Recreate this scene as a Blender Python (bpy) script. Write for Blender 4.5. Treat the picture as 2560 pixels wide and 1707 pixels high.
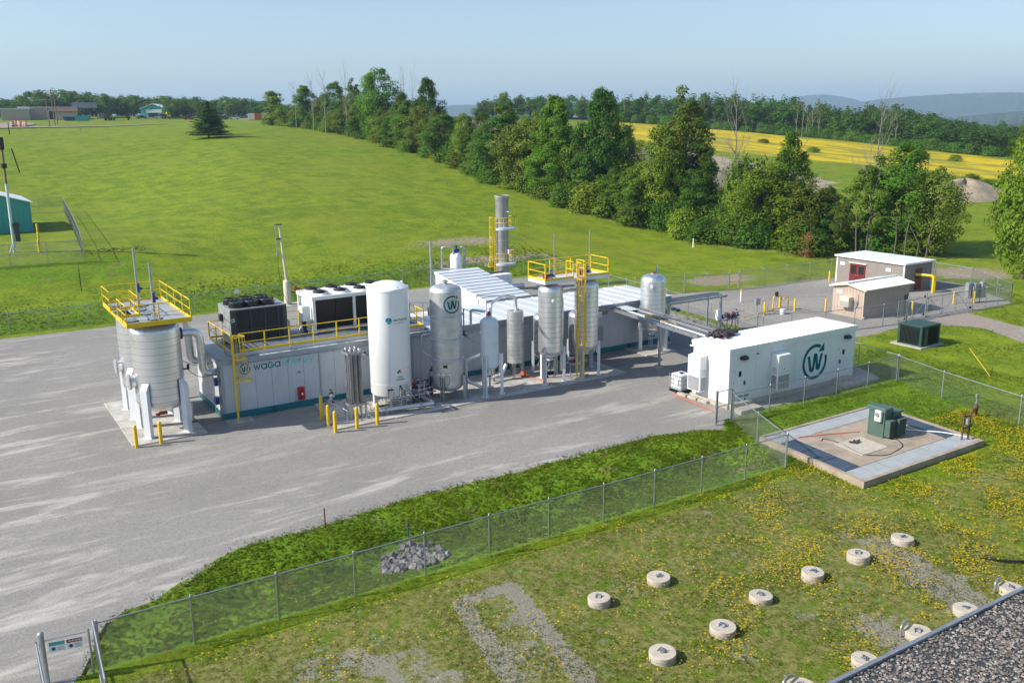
import bpy, math, random
import numpy as np
from mathutils import Vector, Matrix
from mathutils.geometry import delaunay_2d_cdt

random.seed(7)
rng = np.random.default_rng(7)
for o in list(bpy.data.objects):
    bpy.data.objects.remove(o)
SC = bpy.context.scene
COL = SC.collection
R = math.radians
PI = math.pi

# ---------------------------------------------------------------- camera
CAM_H = 17.5
FPX = 2265.0                      # focal length in pixels of the 2560 px wide photograph
PITCH, ROLL, HEAD = R(13.61), R(-0.545), R(32.47)
cf = Vector((math.sin(HEAD) * math.cos(PITCH), math.cos(HEAD) * math.cos(PITCH), -math.sin(PITCH)))
c0 = Vector((math.cos(HEAD), -math.sin(HEAD), 0))
cu = c0.cross(cf)
CR = c0 * math.cos(ROLL) + cu * math.sin(ROLL)
CU = cu * math.cos(ROLL) - c0 * math.sin(ROLL)
cam_data = bpy.data.cameras.new('camera')
cam = bpy.data.objects.new('camera', cam_data)
COL.objects.link(cam)
cam.matrix_world = Matrix(((CR.x, CU.x, -cf.x, 0), (CR.y, CU.y, -cf.y, 0), (CR.z, CU.z, -cf.z, CAM_H), (0, 0, 0, 1)))
cam_data.sensor_width = 36.0
cam_data.lens = 36.0 * FPX / 2560.0
cam_data.clip_start = 0.5
cam_data.clip_end = 40000
SC.camera = cam

# ---------------------------------------------------------------- light
SUN_EL = R(36.0)
SUN_AZ = math.atan2(-0.955, 0.30)           # clockwise from +Y
world = bpy.data.worlds.new('World')
SC.world = world
world.use_nodes = True
wn = world.node_tree
bg = wn.nodes['Background']
sky = wn.nodes.new('ShaderNodeTexSky')
sky.sky_type = 'NISHITA'
sky.sun_disc = False
sky.sun_elevation = SUN_EL
sky.sun_rotation = SUN_AZ % (2 * PI)
sky.altitude = 0
sky.air_density = 1.0
sky.dust_density = 1.0
sky.ozone_density = 2.3
wn.links.new(sky.outputs['Color'], bg.inputs['Color'])
bg.inputs['Strength'].default_value = 0.125
sd = bpy.data.lights.new('sun', 'SUN')
sd.energy = 4.7
sd.angle = R(0.53)
sd.color = (1.0, 0.95, 0.86)
sun = bpy.data.objects.new('sun', sd)
COL.objects.link(sun)
sun_dir = Vector((math.sin(SUN_AZ) * math.cos(SUN_EL), math.cos(SUN_AZ) * math.cos(SUN_EL), math.sin(SUN_EL)))
sun.rotation_euler = sun_dir.to_track_quat('Z', 'Y').to_euler()
sun.location = (0, 0, 100)
SC.view_settings.view_transform = 'Standard'
SC.view_settings.look = 'None'
SC.view_settings.exposure = 0.48
SC.view_settings.gamma = 1.0
SC.view_settings.use_curve_mapping = False
SC.render.engine = 'CYCLES'
cy = SC.cycles
cy.max_bounces = 6
cy.diffuse_bounces = 3
cy.glossy_bounces = 3
cy.transmission_bounces = 4
cy.transparent_max_bounces = 8
cy.volume_bounces = 0
cy.caustics_reflective = False
cy.caustics_refractive = False
cy.sample_clamp_indirect = 6
cy.use_denoising = True
cy.denoiser = 'OPENIMAGEDENOISE'
cy.denoising_input_passes = 'RGB_ALBEDO_NORMAL'

# ---------------------------------------------------------------- picking places
def ray(x, y):
    return cf + CR * ((x - 1280) / FPX) - CU * ((y - 853.5) / FPX)
def G(x, y, z=0.0):
    d = ray(x, y)
    t = (z - CAM_H) / d.z
    return Vector((d.x * t, d.y * t, z))
def D(x, y, dist):
    d = ray(x, y)
    t = dist / math.hypot(d.x, d.y)
    return Vector((d.x * t, d.y * t, CAM_H + d.z * t))

# ---------------------------------------------------------------- object helpers
WPOS = {}
def link(o):
    COL.objects.link(o)
    return o
def tag(o, label=None, cat=None, group=None, kind=None):
    if label: o['label'] = label
    if cat: o['category'] = cat
    if group: o['group'] = group
    if kind: o['kind'] = kind
    return o
def thing(name, label, cat, loc=(0, 0, 0), group=None, rz=0.0):
    o = bpy.data.objects.new(name, None)
    o.empty_display_size = 0.3
    link(o)
    o.location = loc
    o.rotation_euler = (0, 0, rz)
    WPOS[o.name] = Vector(loc)
    return tag(o, label, cat, group)
def copy_tree(o, parent=None):
    c = o.copy()
    link(c)
    if parent is not None: c.parent = parent
    for ch in list(o.children):
        copy_tree(ch, c)
    return c
def twin(o, loc, label=None, rz=None, scale=None):
    c = copy_tree(o)
    c.location = loc
    if rz is not None: c.rotation_euler = (0, 0, rz)
    if scale is not None: c.scale = scale
    if label: c['label'] = label
    return c
def again(o, loc=None, rz=None, scale=None):
    c = o.copy()
    link(c)
    if loc is not None: c.location = loc
    if rz is not None: c.rotation_euler = (0, 0, rz)
    if scale is not None: c.scale = scale
    return c

class MB:
    """collects faces; build() makes ONE mesh object of them"""
    def __init__(s):
        s.v, s.f, s.s = [], [], []
    def add(s, vs, fs, smooth=False):
        n = len(s.v)
        s.v.extend([tuple(q) for q in vs])
        for f in fs:
            s.f.append(tuple(n + i for i in f))
            s.s.append(smooth)
        return s
    def box(s, x0, y0, z0, x1, y1, z1):
        return s.add([(x0, y0, z0), (x1, y0, z0), (x1, y1, z0), (x0, y1, z0), (x0, y0, z1), (x1, y0, z1), (x1, y1, z1), (x0, y1, z1)],
                     [(0, 3, 2, 1), (4, 5, 6, 7), (0, 1, 5, 4), (1, 2, 6, 5), (2, 3, 7, 6), (3, 0, 4, 7)])
    def bbox(s, x0, y0, z0, x1, y1, z1, b=0.02):
        """box with chamfered vertical and top edges"""
        pl = [(x0 + b, y0), (x1 - b, y0), (x1, y0 + b), (x1, y1 - b), (x1 - b, y1), (x0 + b, y1), (x0, y1 - b), (x0, y0 + b)]
        cx, cy_ = (x0 + x1) / 2, (y0 + y1) / 2
        kx, ky = (x1 - x0 - 2 * b) / (x1 - x0), (y1 - y0 - 2 * b) / (y1 - y0)
        tp = [(cx + (x - cx) * kx, cy_ + (y - cy_) * ky) for x, y in pl]
        vs = [(x, y, z0) for x, y in pl] + [(x, y, z1 - b) for x, y in pl] + [(x, y, z1) for x, y in tp]
        fs = [tuple(range(7, -1, -1)), tuple(range(16, 24))]
        for k in (0, 8):
            for i in range(8):
                j = (i + 1) % 8
                fs.append((k + i, k + j, k + 8 + j, k + 8 + i))
        return s.add(vs, fs)
    def bar(s, p, q, w, h, up=(0, 0, 1)):
        p, q = Vector(p), Vector(q)
        d = (q - p).normalized()
        u = Vector(up)
        if abs(d.dot(u)) > 0.95: u = Vector((1, 0, 0)) if abs(d.x) < 0.9 else Vector((0, 1, 0))
        a = d.cross(u).normalized()
        b = a.cross(d).normalized()
        vs = []
        for c in (p, q):
            for i, j in ((-1, -1), (1, -1), (1, 1), (-1, 1)):
                vs.append(c + a * (i * w / 2) + b * (j * h / 2))
        return s.add(vs, [(0, 1, 2, 3), (7, 6, 5, 4), (0, 4, 5, 1), (1, 5, 6, 2), (2, 6, 7, 3), (3, 7, 4, 0)])
    def cyl(s, p, q, r, r2=None, n=12, caps=True, smooth=True):
        p, q = Vector(p), Vector(q)
        if r2 is None: r2 = r
        d = (q - p).normalized()
        a = d.orthogonal().normalized()
        b = d.cross(a)
        ring = [(a * math.cos(2 * PI * i / n) + b * math.sin(2 * PI * i / n)) for i in range(n)]
        vs = [p + c * r for c in ring] + [q + c * r2 for c in ring]
        s.add(vs, [(i, (i + 1) % n, n + (i + 1) % n, n + i) for i in range(n)], smooth)
        if caps:
            s.add(vs[:n], [tuple(range(n - 1, -1, -1))])
            s.add(vs[n:], [tuple(range(n))])
        return s
    def tube(s, pts, r, n=8, closed=False, caps=True):
        pts = [Vector(p) for p in pts]
        m = len(pts)
        vs = []
        prev = None
        for i, p in enumerate(pts):
            if closed: d = pts[(i + 1) % m] - pts[i - 1]
            else: d = pts[min(i + 1, m - 1)] - pts[max(i - 1, 0)]
            d.normalize()
            if prev is None: a = d.orthogonal().normalized()
            else:
                a = prev - d * prev.dot(d)
                a = a.normalized() if a.length > 1e-6 else d.orthogonal().normalized()
            prev = a
            b = d.cross(a)
            rr = r[i] if isinstance(r, (list, tuple)) else r
            vs += [p + (a * math.cos(2 * PI * k / n) + b * math.sin(2 * PI * k / n)) * rr for k in range(n)]
        fs = []
        for i in range(m if closed else m - 1):
            j = (i + 1) % m
            fs += [(i * n + k, i * n + (k + 1) % n, j * n + (k + 1) % n, j * n + k) for k in range(n)]
        s.add(vs, fs, True)
        if caps and not closed:
            s.add(vs[:n], [tuple(range(n - 1, -1, -1))])
            s.add(vs[-n:], [tuple(range(n))])
        return s
    def lathe(s, prof, c=(0, 0, 0), n=32, a0=0.0, a1=2 * PI, smooth=True):
        full = abs(a1 - a0 - 2 * PI) < 1e-6
        m = n if full else n + 1
        vs = []
        for r, z in prof:
            for i in range(m):
                a = a0 + (a1 - a0) * i / n
                vs.append((c[0] + r * math.cos(a), c[1] + r * math.sin(a), c[2] + z))
        fs = []
        for k in range(len(prof) - 1):
            for i in range(n):
                j = (i + 1) % m if full else i + 1
                fs.append((k * m + i, k * m + j, (k + 1) * m + j, (k + 1) * m + i))
        return s.add(vs, fs, smooth)
    def prism(s, pl, z0, z1):
        n = len(pl)
        vs = [(x, y, z0) for x, y in pl] + [(x, y, z1) for x, y in pl]
        return s.add(vs, [tuple(range(n - 1, -1, -1)), tuple(range(n, 2 * n))] + [(i, (i + 1) % n, n + (i + 1) % n, n + i) for i in range(n)])
    def build(s, name, mat, parent=None, local=False, group=None):
        me = bpy.data.meshes.new(name)
        me.from_pydata(s.v, [], s.f)
        me.polygons.foreach_set('use_smooth', s.s)
        if mat is not None: me.materials.append(mat)
        me.update()
        o = bpy.data.objects.new(name, me)
        link(o)
        if parent is not None:
            o.parent = parent
            if not local:
                o.location = -WPOS.get(parent.name, Vector((0, 0, 0)))
        WPOS[o.name] = Vector((0, 0, 0))
        return o

def fillet(pts, rad, k=4):
    """rounds the corners of a polyline"""
    pts = [Vector(p) for p in pts]
    out = [pts[0]]
    for i in range(1, len(pts) - 1):
        a, b, c = pts[i - 1], pts[i], pts[i + 1]
        u, v = (a - b), (c - b)
        t = min(rad, u.length * 0.49, v.length * 0.49)
        p, q = b + u.normalized() * t, b + v.normalized() * t
        for j in range(k + 1):
            w = j / k
            out.append(p * (1 - w) ** 2 + b * 2 * w * (1 - w) + q * w * w)
    out.append(pts[-1])
    return out

def np_mesh(name, verts, faces_flat, nper, mat, smooth=False, colors=None):
    """mesh object from numpy arrays; all faces have nper corners"""
    me = bpy.data.meshes.new(name)
    nv, nf = len(verts), len(faces_flat) // nper
    me.vertices.add(nv)
    me.vertices.foreach_set('co', np.asarray(verts, dtype=np.float32).ravel())
    me.loops.add(nf * nper)
    me.loops.foreach_set('vertex_index', np.asarray(faces_flat, dtype=np.int32))
    me.polygons.add(nf)
    me.polygons.foreach_set('loop_start', np.arange(0, nf * nper, nper, dtype=np.int32))
    me.polygons.foreach_set('loop_total', np.full(nf, nper, dtype=np.int32))
    me.polygons.foreach_set('use_smooth', np.full(nf, smooth, dtype=bool))
    if colors is not None:
        at = me.attributes.new('tint', 'FLOAT_COLOR', 'POINT')
        c = np.ones((nv, 4), dtype=np.float32)
        c[:, :3] = colors
        at.data.foreach_set('color', c.ravel())
    me.update(calc_edges=True)
    if mat is not None: me.materials.append(mat)
    o = bpy.data.objects.new(name, me)
    link(o)
    WPOS[o.name] = Vector((0, 0, 0))
    return o

# ---------------------------------------------------------------- materials
class NT:
    """short hand for node trees"""
    def __init__(s, m):
        s.t = m.node_tree
    def n(s, kind, **kw):
        nd = s.t.nodes.new('ShaderNode' + kind)
        for k, v in kw.items():
            if k.startswith('i_'):
                key = k[2:]
                key = int(key) if key.isdigit() else key.replace('_', ' ')
                if hasattr(v, 'is_output'): s.t.links.new(v, nd.inputs[key])
                else: nd.inputs[key].default_value = v
            else: setattr(nd, k, v)
        return nd
    def link(s, a, b): s.t.links.new(a, b)
    def noise(s, scale, detail=3, vec=None, rough=0.55, dist=0.0):
        nd = s.n('TexNoise', i_Scale=scale, i_Detail=detail, i_Roughness=rough, i_Distortion=dist)
        if vec is not None: s.link(vec, nd.inputs['Vector'])
        return nd.outputs['Fac']
    def ramp(s, fac, stops, interp='LINEAR'):
        nd = s.n('ValToRGB')
        nd.color_ramp.interpolation = interp
        el = nd.color_ramp.elements
        el[0].position, el[0].color = stops[0][0], col4(stops[0][1])
        el[1].position, el[1].color = stops[-1][0], col4(stops[-1][1])
        for p, c in stops[1:-1]:
            e = el.new(p)
            e.color = col4(c)
        s.link(fac, nd.inputs['Fac'])
        return nd.outputs['Color']
    def mix(s, fac, a, b, blend='MIX'):
        nd = s.n('Mix', data_type='RGBA', blend_type=blend)
        for v, i in ((fac, 0), (a, 6), (b, 7)):
            if hasattr(v, 'is_output'): s.link(v, nd.inputs[i])
            else: nd.inputs[i].default_value = col4(v) if i else v
        return nd.outputs[2]
    def math(s, op, a, b=0.0, clamp=False):
        nd = s.n('Math', operation=op, use_clamp=clamp)
        for i, v in enumerate((a, b)):
            if hasattr(v, 'is_output'): s.link(v, nd.inputs[i])
            else: nd.inputs[i].default_value = v
        return nd.outputs[0]
    def step(s, v, lo, hi):
        nd = s.n('MapRange', interpolation_type='SMOOTHSTEP', i_1=lo, i_2=hi)
        s.link(v, nd.inputs[0])
        return nd.outputs[0]
    def bump(s, h, strength=0.3, dist=0.05):
        nd = s.n('Bump', i_Strength=strength, i_Distance=dist)
        s.link(h, nd.inputs['Height'])
        return nd.outputs['Normal']
    def pos(s, scale=(1, 1, 1), rot=(0, 0, 0)):
        g = s.n('NewGeometry')
        mp = s.n('Mapping')
        mp.inputs['Scale'].default_value = scale
        mp.inputs['Rotation'].default_value = rot
        s.link(g.outputs['Position'], mp.inputs['Vector'])
        return mp.outputs['Vector']
    def obj(s, scale=(1, 1, 1)):
        g = s.n('TexCoord')
        mp = s.n('Mapping')
        mp.inputs['Scale'].default_value = scale
        s.link(g.outputs['Object'], mp.inputs['Vector'])
        return mp.outputs['Vector']
    def attr(s, name):
        return s.n('Attribute', attribute_name=name)
def col4(c):
    if isinstance(c, (int, float)): return (c, c, c, 1)
    return (*c[:3], 1)
def new_mat(name):
    m = bpy.data.materials.new(name)
    m.use_nodes = True
    return m, NT(m), m.node_tree.nodes['Principled BSDF']
MATS = {}
def M(name, base=None, rough=0.5, metal=0.0, var=0.12, scale=1.3, streak=0.0, bump=0.0, spec=0.5, rvar=0.12):
    """a painted / metal / plastic surface with gentle procedural wear"""
    if base is None: return MATS[name]
    m, t, b = new_mat(name)
    p = t.pos()
    n1 = t.noise(scale, 5, p, 0.6)
    n2 = t.noise(scale * 14, 3, p)
    f = t.math('ADD', t.math('MULTIPLY', n1, 0.7), t.math('MULTIPLY', n2, 0.3))
    f = t.step(f, 0.3, 0.7)
    c = t.mix(f, tuple(x * (1 - var) for x in base), tuple(min(1, x * (1 + var * 0.6)) for x in base))
    if streak:
        s = t.noise(5.0, 4, t.pos((3.0, 3.0, 0.12)))
        c = t.mix(t.math('MULTIPLY', t.step(s, 0.52, 0.72), streak), c, tuple(x * 0.55 for x in base))
    t.link(c, b.inputs['Base Color'])
    b.inputs['Metallic'].default_value = metal
    b.inputs['Specular IOR Level'].default_value = spec
    rr = t.math('ADD', t.math('MULTIPLY', n1, rvar * 2), max(0.02, rough - rvar))
    t.link(rr, b.inputs['Roughness'])
    if bump: t.link(t.bump(n2, bump, 0.01), b.inputs['Normal'])
    MATS[name] = m
    return m
M('clad', (0.78, 0.78, 0.775), 0.38, 0.9, 0.05, 0.8, 0.0, 0.0, rvar=0.05)
M('steel', (0.60, 0.61, 0.62), 0.36, 0.9, 0.18, 2.0, 0.15)
M('steel_matte', (0.60, 0.61, 0.61), 0.50, 0.75, 0.2, 1.6, 0.25)
M('galv', (0.42, 0.44, 0.46), 0.45, 0.7, 0.15, 3.0)
M('galv_wire', (0.17, 0.19, 0.19), 0.6, 0.1, 0.15, 3.0)
M('white', (0.80, 0.81, 0.80), 0.4, 0.0, 0.06, 0.9, 0.20)
M('white_tank', (0.88, 0.885, 0.88), 0.3, 0.0, 0.015, 0.5, 0.04)
M('white_leg', (0.74, 0.76, 0.78), 0.4, 0.0, 0.06, 2.0, 0.1)
M('pale_blue', (0.66, 0.72, 0.74), 0.3, 0.0, 0.05, 1.2, 0.08)
M('wall_grey', (0.53, 0.56, 0.585), 0.42, 0.0, 0.08, 0.8, 0.30)
M('fascia', (0.34, 0.38, 0.41), 0.42, 0.2, 0.12, 1.2, 0.2)
M('band_seam', (0.33, 0.34, 0.35), 0.5, 0.5, 0.1)
M('seam', (0.20, 0.22, 0.24), 0.5, 0.3, 0.1)
M('teal_beam', (0.008, 0.16, 0.20), 0.4, 0.0, 0.12, 1.5, 0.15)
M('teal_logo', (0.001, 0.125, 0.155), 0.6, 0.0, 0.03, spec=0.15)
M('mint_logo', (0.12, 0.58, 0.54), 0.45, 0.0, 0.05)
M('roof_white', (0.68, 0.71, 0.74), 0.35, 0.1, 0.08, 0.7, 0.1)
M('roof_bright', (0.82, 0.83, 0.83), 0.4, 0.0, 0.04, 0.7)
M('deck_dark', (0.09, 0.13, 0.18), 0.5, 0.5, 0.2, 2.0)
M('grating', (0.20, 0.235, 0.27), 0.5, 0.3, 0.2, 3.0)
M('grating_pale', (0.40, 0.425, 0.44), 0.5, 0.2, 0.15, 2.0)
M('floor_tan', (0.37, 0.30, 0.225), 0.85, 0.0, 0.3, 1.2, 0.0, 0.2)
M('lid', (0.50, 0.44, 0.36), 0.85, 0.0, 0.16, 4.0, 0.15, 0.2)
M('yellow', (0.80, 0.50, 0.008), 0.38, 0.0, 0.08, 2.5, 0.10)
M('yellow_rail', (0.82, 0.56, 0.01), 0.4, 0.0, 0.08, 2.5)
M('black', (0.015, 0.016, 0.018), 0.45, 0.0, 0.2)
M('dark_grey', (0.055, 0.062, 0.062), 0.5, 0.1, 0.15)
M('coil', (0.018, 0.024, 0.026), 0.6, 0.2, 0.25, 6.0)
M('coil_brown', (0.035, 0.030, 0.027), 0.7, 0.1, 0.2, 6.0)
M('chiller_case', (0.34, 0.36, 0.36), 0.45, 0.2, 0.1)
M('red', (0.45, 0.012, 0.015), 0.35, 0.0, 0.12)
M('red_valve', (0.33, 0.03, 0.02), 0.4, 0.0, 0.2)
M('orange_hose', (0.75, 0.10, 0.02), 0.5, 0.0, 0.1)
M('blue_valve', (0.012, 0.06, 0.22), 0.4, 0.0, 0.2)
M('cream', (0.66, 0.60, 0.46), 0.5, 0.0, 0.08, 1.5, 0.12)
M('concrete_obj', (0.43, 0.39, 0.33), 0.85, 0.0, 0.22, 3.0, 0.25, 0.3)
M('tan_wall', (0.47, 0.37, 0.30), 0.6, 0.0, 0.08, 1.0, 0.1)
M('brown_wall', (0.25, 0.215, 0.19), 0.7, 0.0, 0.12, 2.0, 0.1)
M('door_red', (0.16, 0.018, 0.02), 0.4, 0.0, 0.1)
M('glass_dark', (0.02, 0.024, 0.028), 0.12, 0.0, 0.2)
M('teal_wall', (0.06, 0.38, 0.34), 0.5, 0.0, 0.1, 1.0, 0.12)
M('green_box', (0.030, 0.075, 0.060), 0.42, 0.1, 0.15, 1.5, 0.1)
M('green_trans', (0.075, 0.130, 0.105), 0.42, 0.1, 0.14, 1.5, 0.15)
M('ac_grille', (0.30, 0.31, 0.32), 0.6, 0.1, 0.1, 8.0)
M('wood_pole', (0.24, 0.16, 0.10), 0.85, 0.0, 0.25, 2.0, 0.3)
M('rust', (0.13, 0.06, 0.035), 0.8, 0.1, 0.3, 3.0, 0.2)
M('stack_metal', (0.40, 0.39, 0.38), 0.5, 0.6, 0.15, 1.2, 0.25)
M('ibc', (0.72, 0.76, 0.78), 0.35, 0.0, 0.08)
M('hose_dark', (0.05, 0.03, 0.03), 0.5, 0.0, 0.4, 6.0)

# ================================================================ terrain
TD = [0, 60, 90, 100, 112, 130, 150, 165, 200, 250, 300, 350, 420, 500, 700, 1000, 2000, 5000, 16000]
TC = {                    # height above the yard, per column of the photograph
    -700: [0, 0, 0, .9, 3.2, 4.2, 4.2, 4.3, 8.2, 12.8, 15.3, 16.9, 19.0, 21.5, 24, 25, 20, 0, -30],
    0:    [0, 0, 0, .9, 4.0, 4.2, 4.2, 4.3, 8.2, 12.8, 15.3, 16.9, 19.0, 21.5, 24, 25, 20, 0, -30],
    250:  [0, 0, 0, .9, 3.8, 4.2, 4.3, 4.6, 8.6, 13.2, 15.6, 17.0, 19.2, 21.5, 24, 25, 20, 0, -30],
    600:  [0, 0, 0, .9, 2.3, 4.6, 6.6, 8.0, 11.5, 15.0, 17.0, 18.4, 20.0, 21.5, 24, 25, 20, 0, -30],
    900:  [0, 0, 0, .8, 2.2, 4.4, 6.3, 7.4, 10.6, 13.4, 15.0, 16.5, 18.5, 20.0, 23, 24, 18, 0, -30],
    1100: [0, 0, 0, .7, 1.9, 3.9, 5.6, 6.6, 9.4, 12.0, 13.5, 15.0, 18.0, 20.0, 21, 20, 15, 0, -30],
    1300: [0, 0, 0, .4, 1.2, 3.0, 4.8, 5.8, 8.6, 11.0, 13.0, 15.0, 18.5, 20.0, 21, 20, 15, 0, -30],
    1500: [0, 0, 0, .1, .5, 1.8, 3.6, 4.7, 7.6, 10.0, 12.5, 14.6, 17.0, 19.0, 20, 20, 15, 0, -30],
    1700: [0, 0, 0, 0, 0, .7, 2.4, 3.8, 6.6, 9.3, 11.2, 12.8, 14.6, 17.0, 18, 18, 10, 0, -30],
    2000: [0, 0, 0, 0, 0, .4, 1.6, 2.4, 4.6, 6.2, 7.6, 9.0, 10.6, 12.0, 13, 12, 5, -20, -60],
    2400: [0, 0, 0, 0, 0, .2, 1.0, 1.8, 3.3, 4.3, 5.2, 5.9, 6.6, 7.0, 5, 0, -20, -40, -80],
    2560: [0, 0, 0, 0, 0, .2, .8, 1.4, 2.8, 3.6, 4.2, 4.7, 5.2, 5.0, 2, -5, -30, -50, -80],
    3300: [0, 0, 0, 0, 0, .2, .8, 1.4, 2.8, 3.6, 4.2, 4.7, 5.2, 5.0, 2, -5, -30, -50, -80],
}
_cols = sorted(TC)
_az = [math.atan2(ray(c, 400).x, ray(c, 400).y) for c in _cols]
_fa = np.linspace(-PI, PI, 721)
_fd = np.concatenate([np.arange(0, 140, 1.0), np.geomspace(140, 16000, 260)])
_tab = np.array([np.interp(_fd, TD, TC[c]) for c in _cols])
_fine = np.array([np.interp(_fa, _az, _tab[:, k]) for k in range(len(_fd))]).T
_k = np.exp(-np.linspace(-2, 2, 9) ** 2)
_k /= _k.sum()
def _blur(a, ax, times):
    for _ in range(times):
        p = np.pad(a, [(4, 4) if i == ax else (0, 0) for i in range(2)], mode='edge')
        a = sum(w * (p[i:i + a.shape[0]] if ax == 0 else p[:, i:i + a.shape[1]]) for i, w in enumerate(_k))
    return a
_fine = _blur(_blur(_fine, 0, 3), 1, 1)
def sstep(v, a, b):
    t = np.clip((v - a) / (b - a), 0, 1)
    return t * t * (3 - 2 * t)
def wave(x, y, s, seed=0):
    """cheap smooth noise, -1..1"""
    r = np.random.default_rng(seed)
    o = np.zeros_like(x, dtype=float)
    for i in range(6):
        a, p = r.uniform(0, 2 * PI), r.uniform(0, 2 * PI)
        k = s * (0.6 + 0.35 * i)
        o += np.sin((x * math.cos(a) + y * math.sin(a)) * k + p + 1.3 * np.sin((x * math.sin(a) - y * math.cos(a)) * k * 0.7 + p))
    return o / 6
def terrain(X, Y):
    X, Y = np.asarray(X, dtype=float), np.asarray(Y, dtype=float)
    d = np.hypot(X, Y)
    a = np.arctan2(X, Y)
    ia = np.clip((a + PI) / (2 * PI) * 720, 0, 719.999)
    i0 = ia.astype(int)
    fa = ia - i0
    j = np.clip(np.searchsorted(_fd, d) - 1, 0, len(_fd) - 2)
    fd = np.clip((d - _fd[j]) / (_fd[j + 1] - _fd[j]), 0, 1)
    z = (_fine[i0, j] * (1 - fa) + _fine[i0 + 1, j] * fa) * (1 - fd) + (_fine[i0, j + 1] * (1 - fa) + _fine[i0 + 1, j + 1] * fa) * fd
    # the plant yards are level
    lev = np.maximum(sstep(88.0 - Y, -4, 1) * sstep(62.5 - X, -3, 1), sstep(70.5 - Y, -6, 1) * sstep(96 - X, -8, 1))
    z = z * (1 - lev)
    # gentle unevenness of the meadow
    z += (1 - lev) * (0.16 * wave(X, Y, 0.05, 1) + 0.015 * wave(X, Y, 0.35, 2)) * sstep(d, 90, 130)
    z += 0.9 * wave(X, Y, 0.02, 3) * sstep(d, 220, 420) * sstep(2500.0 - d, 0, 500)
    # ditch behind the back fence
    z -= 0.5 * np.exp(-((Y - 90.6) / 1.0) ** 2) * sstep(64.0 - X, 0, 6)
    # swale between the gravel and the front fence
    sw = sstep(X, 5.5, 9) * sstep(37.5 - X, 0, 3)
    z -= 0.75 * np.exp(-((Y - 32.6 - 0.25 * np.sin(X * 0.4)) / 1.5) ** 2) * sw
    z += 0.10 * wave(X, Y, 1.1, 4) * np.exp(-((Y - 33) / 2.2) ** 2) * sw
    z += 0.03 * wave(X, Y, 0.8, 5) * sstep(29.5 - Y, 0, 2)
    return z
def tz(x, y): return float(terrain(np.array([x]), np.array([y]))[0])
def onground(x, y): return Vector((x, y, tz(x, y)))
def PX(px, d, y=330):
    """place at a distance along a column of the photograph, on the ground"""
    p = D(px, y, d)
    return onground(p.x, p.y)
def sdist(X, Y, poly):
    """signed distance to a polygon, negative inside"""
    P = np.array(poly, dtype=float)
    best = np.full(X.shape, 1e9)
    ins = np.zeros(X.shape, dtype=bool)
    for i in range(len(P)):
        a, b = P[i], P[(i + 1) % len(P)]
        e = b - a
        t = np.clip(((X - a[0]) * e[0] + (Y - a[1]) * e[1]) / (e @ e), 0, 1)
        best = np.minimum(best, np.hypot(X - a[0] - t * e[0], Y - a[1] - t * e[1]))
        if a[1] != b[1]:
            c = ((a[1] > Y) != (b[1] > Y)) & (X < (b[0] - a[0]) * (Y - a[1]) / (b[1] - a[1]) + a[0])
            ins ^= c
    return np.where(ins, -best, best)

YARD = [(-70, 5), (1.5, 12), (1.7, 29.0), (2.15, 29.8), (2.5, 30.4), (2.86, 31.3), (3.06, 32.0), (3.4, 32.8), (4.2, 33.3), (5.4, 33.5), (6.3, 34.2), (7.3, 34.9), (8.35, 35.6), (9.9, 36.3), (12, 36.1), (14.8, 36.5),
        (19.2, 36.9), (23.8, 36.7), (28.6, 36.95), (33.2, 37.0), (36, 36.4), (37.2, 35.4), (38.3, 36.7), (42, 37.0), (48, 36.9), (54, 37.1), (55.2, 40), (55.4, 46),
        (56.0, 50), (57.2, 57), (58.2, 66), (59.6, 78), (60.5, 86.6), (45, 87.2), (30, 86.6), (20, 86.9), (10, 86.2), (0, 86.6), (-70, 86.4)]
YARD2 = [(57.2, 49.5), (58.9, 62), (60.2, 70.5), (64, 68.9), (70, 67.2), (86, 66.4), (93.4, 58.5), (92.6, 54.5), (87.3, 46.7), (80, 46.5), (68.4, 46.2), (62, 45.8), (57.0, 46.4)]
DRIVE = [(71.6, 46.6), (79.6, 46.7), (78.8, 44.7), (77.6, 40), (77.2, 34), (77, 26), (69.0, 26), (70.6, 33), (72.2, 37.3), (74.6, 42)]
ROADF = [tuple(PX(px, d)[:2]) for px, d in ((-260, 338), (-60, 342), (120, 346), (300, 352), (420, 362), (420, 369), (300, 359), (120, 353), (60, 360), (85, 375), (95, 395), (70, 415), (-20, 418), (-260, 410))]
FIELD = [tuple(PX(px, d)[:2]) for px, d in ((1540, 300), (1660, 275), (1800, 262), (1950, 262), (2100, 258), (2260, 250), (2400, 240), (2560, 236), (2900, 230), (2900, 322), (2560, 330), (2400, 345), (2200, 370), (2000, 400), (1800, 415), (1560, 430), (1480, 400))]
SAND = [tuple(PX(px, d)[:2]) for px, d in ((1500, 178), (1620, 170), (1760, 172), (1900, 178), (2100, 190), (2130, 205), (2050, 222), (1900, 240), (1760, 258), (1640, 262), (1500, 270), (1430, 230))]
FARPIT = [tuple(PX(px, d)[:2]) for px, d in ((1100, 330), (1290, 330), (1290, 392), (1100, 392))]

EDGE = ((600, 345), (680, 330), (800, 290), (960, 235), (1060, 210), (1140, 190), (1260, 165), (1400, 150), (1560, 140), (1700, 135), (1850, 128), (2060, 124), (2330, 121), (2600, 121))
def edge(px): return float(np.interp(px, [e[0] for e in EDGE], [e[1] for e in EDGE]))
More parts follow.
